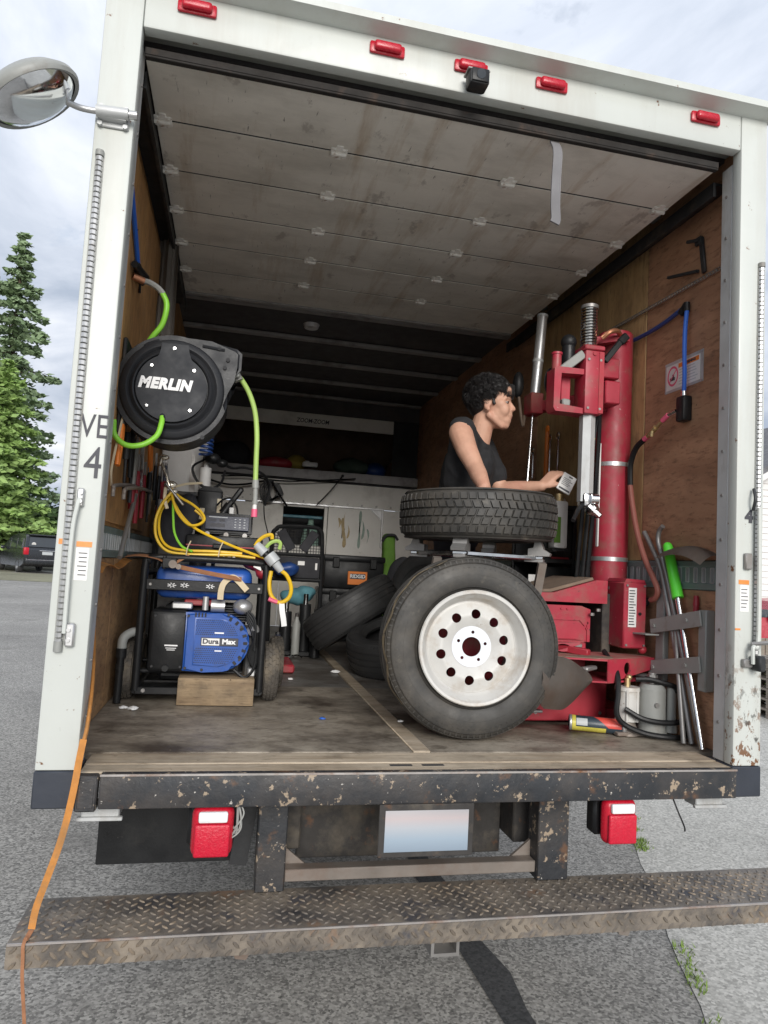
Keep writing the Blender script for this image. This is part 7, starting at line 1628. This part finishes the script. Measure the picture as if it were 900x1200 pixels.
def car(name, label, cat, loc, rz, paint, van=True, L=4.9, Wd=1.9, Hh=1.75):
    """built with its tail at -y"""
    t = T(name, label, cat, (0, 0, 0)); w = Wd / 2; l = L / 2
    prof = [(-l + .02, .42), (-l - .02, .62), (-l + .02, 1.02), (-l + .10, 1.10), (-l + .34, 1.62), (-l + .55, Hh - .03), (-l + 1.6, Hh), (l - 2.3, Hh - .08), (l - 1.15, 1.10), (l - .30, .93), (l - .06, .78), (l, .50), (l - .05, .32), (l - .45, .28), (-l + .45, .28)] if van else \
           [(-l + .02, .42), (-l - .02, .60), (-l + .02, .92), (-l + .5, .98), (-l + 1.15, Hh - .06), (-l + 1.9, Hh), (-l + 2.6, Hh - .06), (l - 1.45, .98), (l - .3, .82), (l - .05, .70), (l, .48), (l - .05, .30), (l - .45, .26), (-l + .45, .26)]
    bm = BM(); rows = []
    for x, k in ((-w, .90), (-w * .97, 1), (-w * .8, 1.01), (0, 1.02), (w * .8, 1.01), (w * .97, 1), (w, .90)):
        rows.append([bm.verts.new((x * (1 - .16 * max(0, (z - 1.0) / (Hh - 1.0))) if z > 1 else x, y * (1 if abs(k - .9) > .01 else .985), z if k >= 1 or z < .5 else z - .02)) for y, z in prof])
    for a, b in zip(rows, rows[1:]):
        for j in range(len(prof)): bm.faces.new((a[j], a[(j + 1) % len(prof)], b[(j + 1) % len(prof)], b[j]))
    bm.faces.new(rows[0]); bm.faces.new(rows[-1][::-1])
    part('body', bm, paint, t, sharp=25)
    if van:
        bm = BM(); prism(bm, [(-w * .80, 1.16), (w * .80, 1.16), (w * .70, 1.56), (-w * .70, 1.56)], 0, .012, basis((1, 0, 0), Vector((0, .40, .916)), Vector((0, -.916, .40)), (0, -l + .005 - .44, -.02)) if False else Matrix.Identity(4)); bm.free()
        bm = BM(); pts = [(-w * .82, -l + .115, 1.16), (w * .82, -l + .115, 1.16), (w * .72, -l + .315, 1.58), (-w * .72, -l + .315, 1.58)]
        a = [bm.verts.new(Vector(p) + Vector((0, -.022, .004))) for p in pts]; b = [bm.verts.new(Vector(p) + Vector((0, .02, 0))) for p in pts]; bm.faces.new(a)
        for i in range(4): bm.faces.new((a[i], b[i], b[(i + 1) % 4], a[(i + 1) % 4]))
        part('rear_window', bm, 'car_glass', t)
        bm = BM(); box(bm, -w * .73, w * .73, -l + .22, -l + .60, Hh - .09, Hh - .03, .015); part('spoiler', bm, paint, t)
        bm = BM(); cyl(bm, (-w * .58, -l + .150, 1.28), (-w * .58, -l + .128, 1.27), .09, .09, 16); part('window_decal', bm, 'sticker', t)
    for s in (-1, 1):
        for (y0, y1) in ((-l + .55, -l + 1.35), (-l + 1.45, -l + 2.35), (-l + 2.45, -l + 3.1)):
            bm = BM(); zt = Hh - .22; pts = [(y0, 1.08), (y1, 1.08), (y1 - (.2 if y1 > .3 else 0), zt), (y0 + .08, zt)]
            a = []; b = []
            for yy, zz in pts:
                xx = w * (1 - .16 * max(0, (zz - 1.0) / (Hh - 1.0))); a.append(bm.verts.new((s * (xx + .008), yy, zz))); b.append(bm.verts.new((s * (xx - .05), yy, zz)))
            bm.faces.new(a)
            for i in range(4): bm.faces.new((a[i], b[i], b[(i + 1) % 4], a[(i + 1) % 4]))
            part('side_window', bm, 'car_glass', t)
        bm = BM(); box(bm, s * w * .80, s * (w + .004), -l - .01, -l + .22, .80, 1.12, .03, seg=2); part('tail_light', bm, 'red_pl', t)
        for y in (-l + .95, l - .95):
            mt = Matrix.Translation((s * (w - .10), y, .33)) @ ROTX
            bm = BM(); lathe(bm, tyre_profile(.33, .20, .21), mt, 28, closed=True); wl = part('wheel', bm, 'rubber', t)
            bm = BM(); lathe(bm, [(.21, -.09), (.20, .09), (.17, .10 * s), (.05, .09 * s), (0, .095 * s)], mt, 20); part('wheel_rim', bm, 'alu', wl)
        bm = BM(); sph(bm, (s * (w + .09), l - 1.75, 1.08), (.11, .06, .08)); part('door_mirror', bm, paint, t)
    bm = BM(); box(bm, -w * .93, w * .93, -l - .07, -l + .1, .40, .64, .03, seg=2); bp = part('rear_bumper', bm, paint, t)
    bm = BM(); box(bm, -w * .85, w * .85, -l - .078, -l - .068, .58, .60); part('bumper_trim', bm, 'chrome', bp)
    bm = BM(); box(bm, -.22, .22, -l - .035, -l + .0, .82, .96, .01); part('number_plate', bm, 'plug', t)
    bm = BM(); box(bm, -.34, .34, -l - .028, -l + .02, .98, 1.02, .008); part('trim_strip', bm, 'chrome', t)
    t.location = loc; t.rotation_euler = (0, 0, rz); return t
car('parked_car', 'black minivan parked tail towards the truck under the trees', 'car', (-9.9, 33.4, gh(0, 32)), R(30), 'car_black')
car('parked_car', 'dark red car parked before the white sided house', 'car', (10.35, 10.2, -.98), R(75), 'car_red', False, 4.5, 1.8, 1.45)
pal = T('pallet_stack', 'stack of grey wooden pallets on the concrete beside the truck', 'pallet stack', (6.9, 5.4, GZ))
pw_ = None
for k in range(6):
    z = GZ + .006 + k * .125; bm = BM()
    for j in range(7): box(bm, 6.0 + j * .2, 6.0 + j * .2 + .12, 4.9, 5.9, z + .095, z + .118)
    for j in range(3): box(bm, 6.0, 7.32, 4.9 + j * .45, 4.99 + j * .45, z, z + .094)
    part('pallet', bm, 'pallet', pal)
fy = T('garden_fence', 'low grey board fence along the far edge of the concrete', 'fence', (9, 8.6, GZ))
bm0 = None
for k in range(34):
    x = 5.6 + k * .15
    if bm0 is None: bm = BM(); box(bm, x, x + .135, 8.6, 8.62, GZ, GZ + .75, .003); bm0 = part('board', bm, 'pallet', fy); x_0 = x
    else: dup_part(bm0, (x - x_0, 0, 0))
bm = BM(); box(bm, 5.6, 10.7, 8.622, 8.66, GZ + .12, GZ + .2); box(bm, 5.6, 10.7, 8.622, 8.66, GZ + .55, GZ + .63); part('rail', bm, 'pallet', fy)
bm = BM(); rg = random.Random(9)
for k in range(9000):
    x, y = rg.uniform(5.2, 9.3), rg.uniform(7.2, 8.5); hgt = rg.uniform(.05, .22); a = rg.uniform(0, 6.28); w = .006
    p = Vector((x, y, GZ)); dx, dy = math.cos(a), math.sin(a)
    bm.faces.new([bm.verts.new(p + Vector((-dy * w, dx * w, 0))), bm.verts.new(p + Vector((dy * w, -dx * w, 0))), bm.verts.new(p + Vector((dx * hgt * .5, dy * hgt * .5, hgt)))])
o = solo('verge_grass', bm, 'grass', None, None, kind='stuff'); o['label'] = 'long dry grass before the low fence'
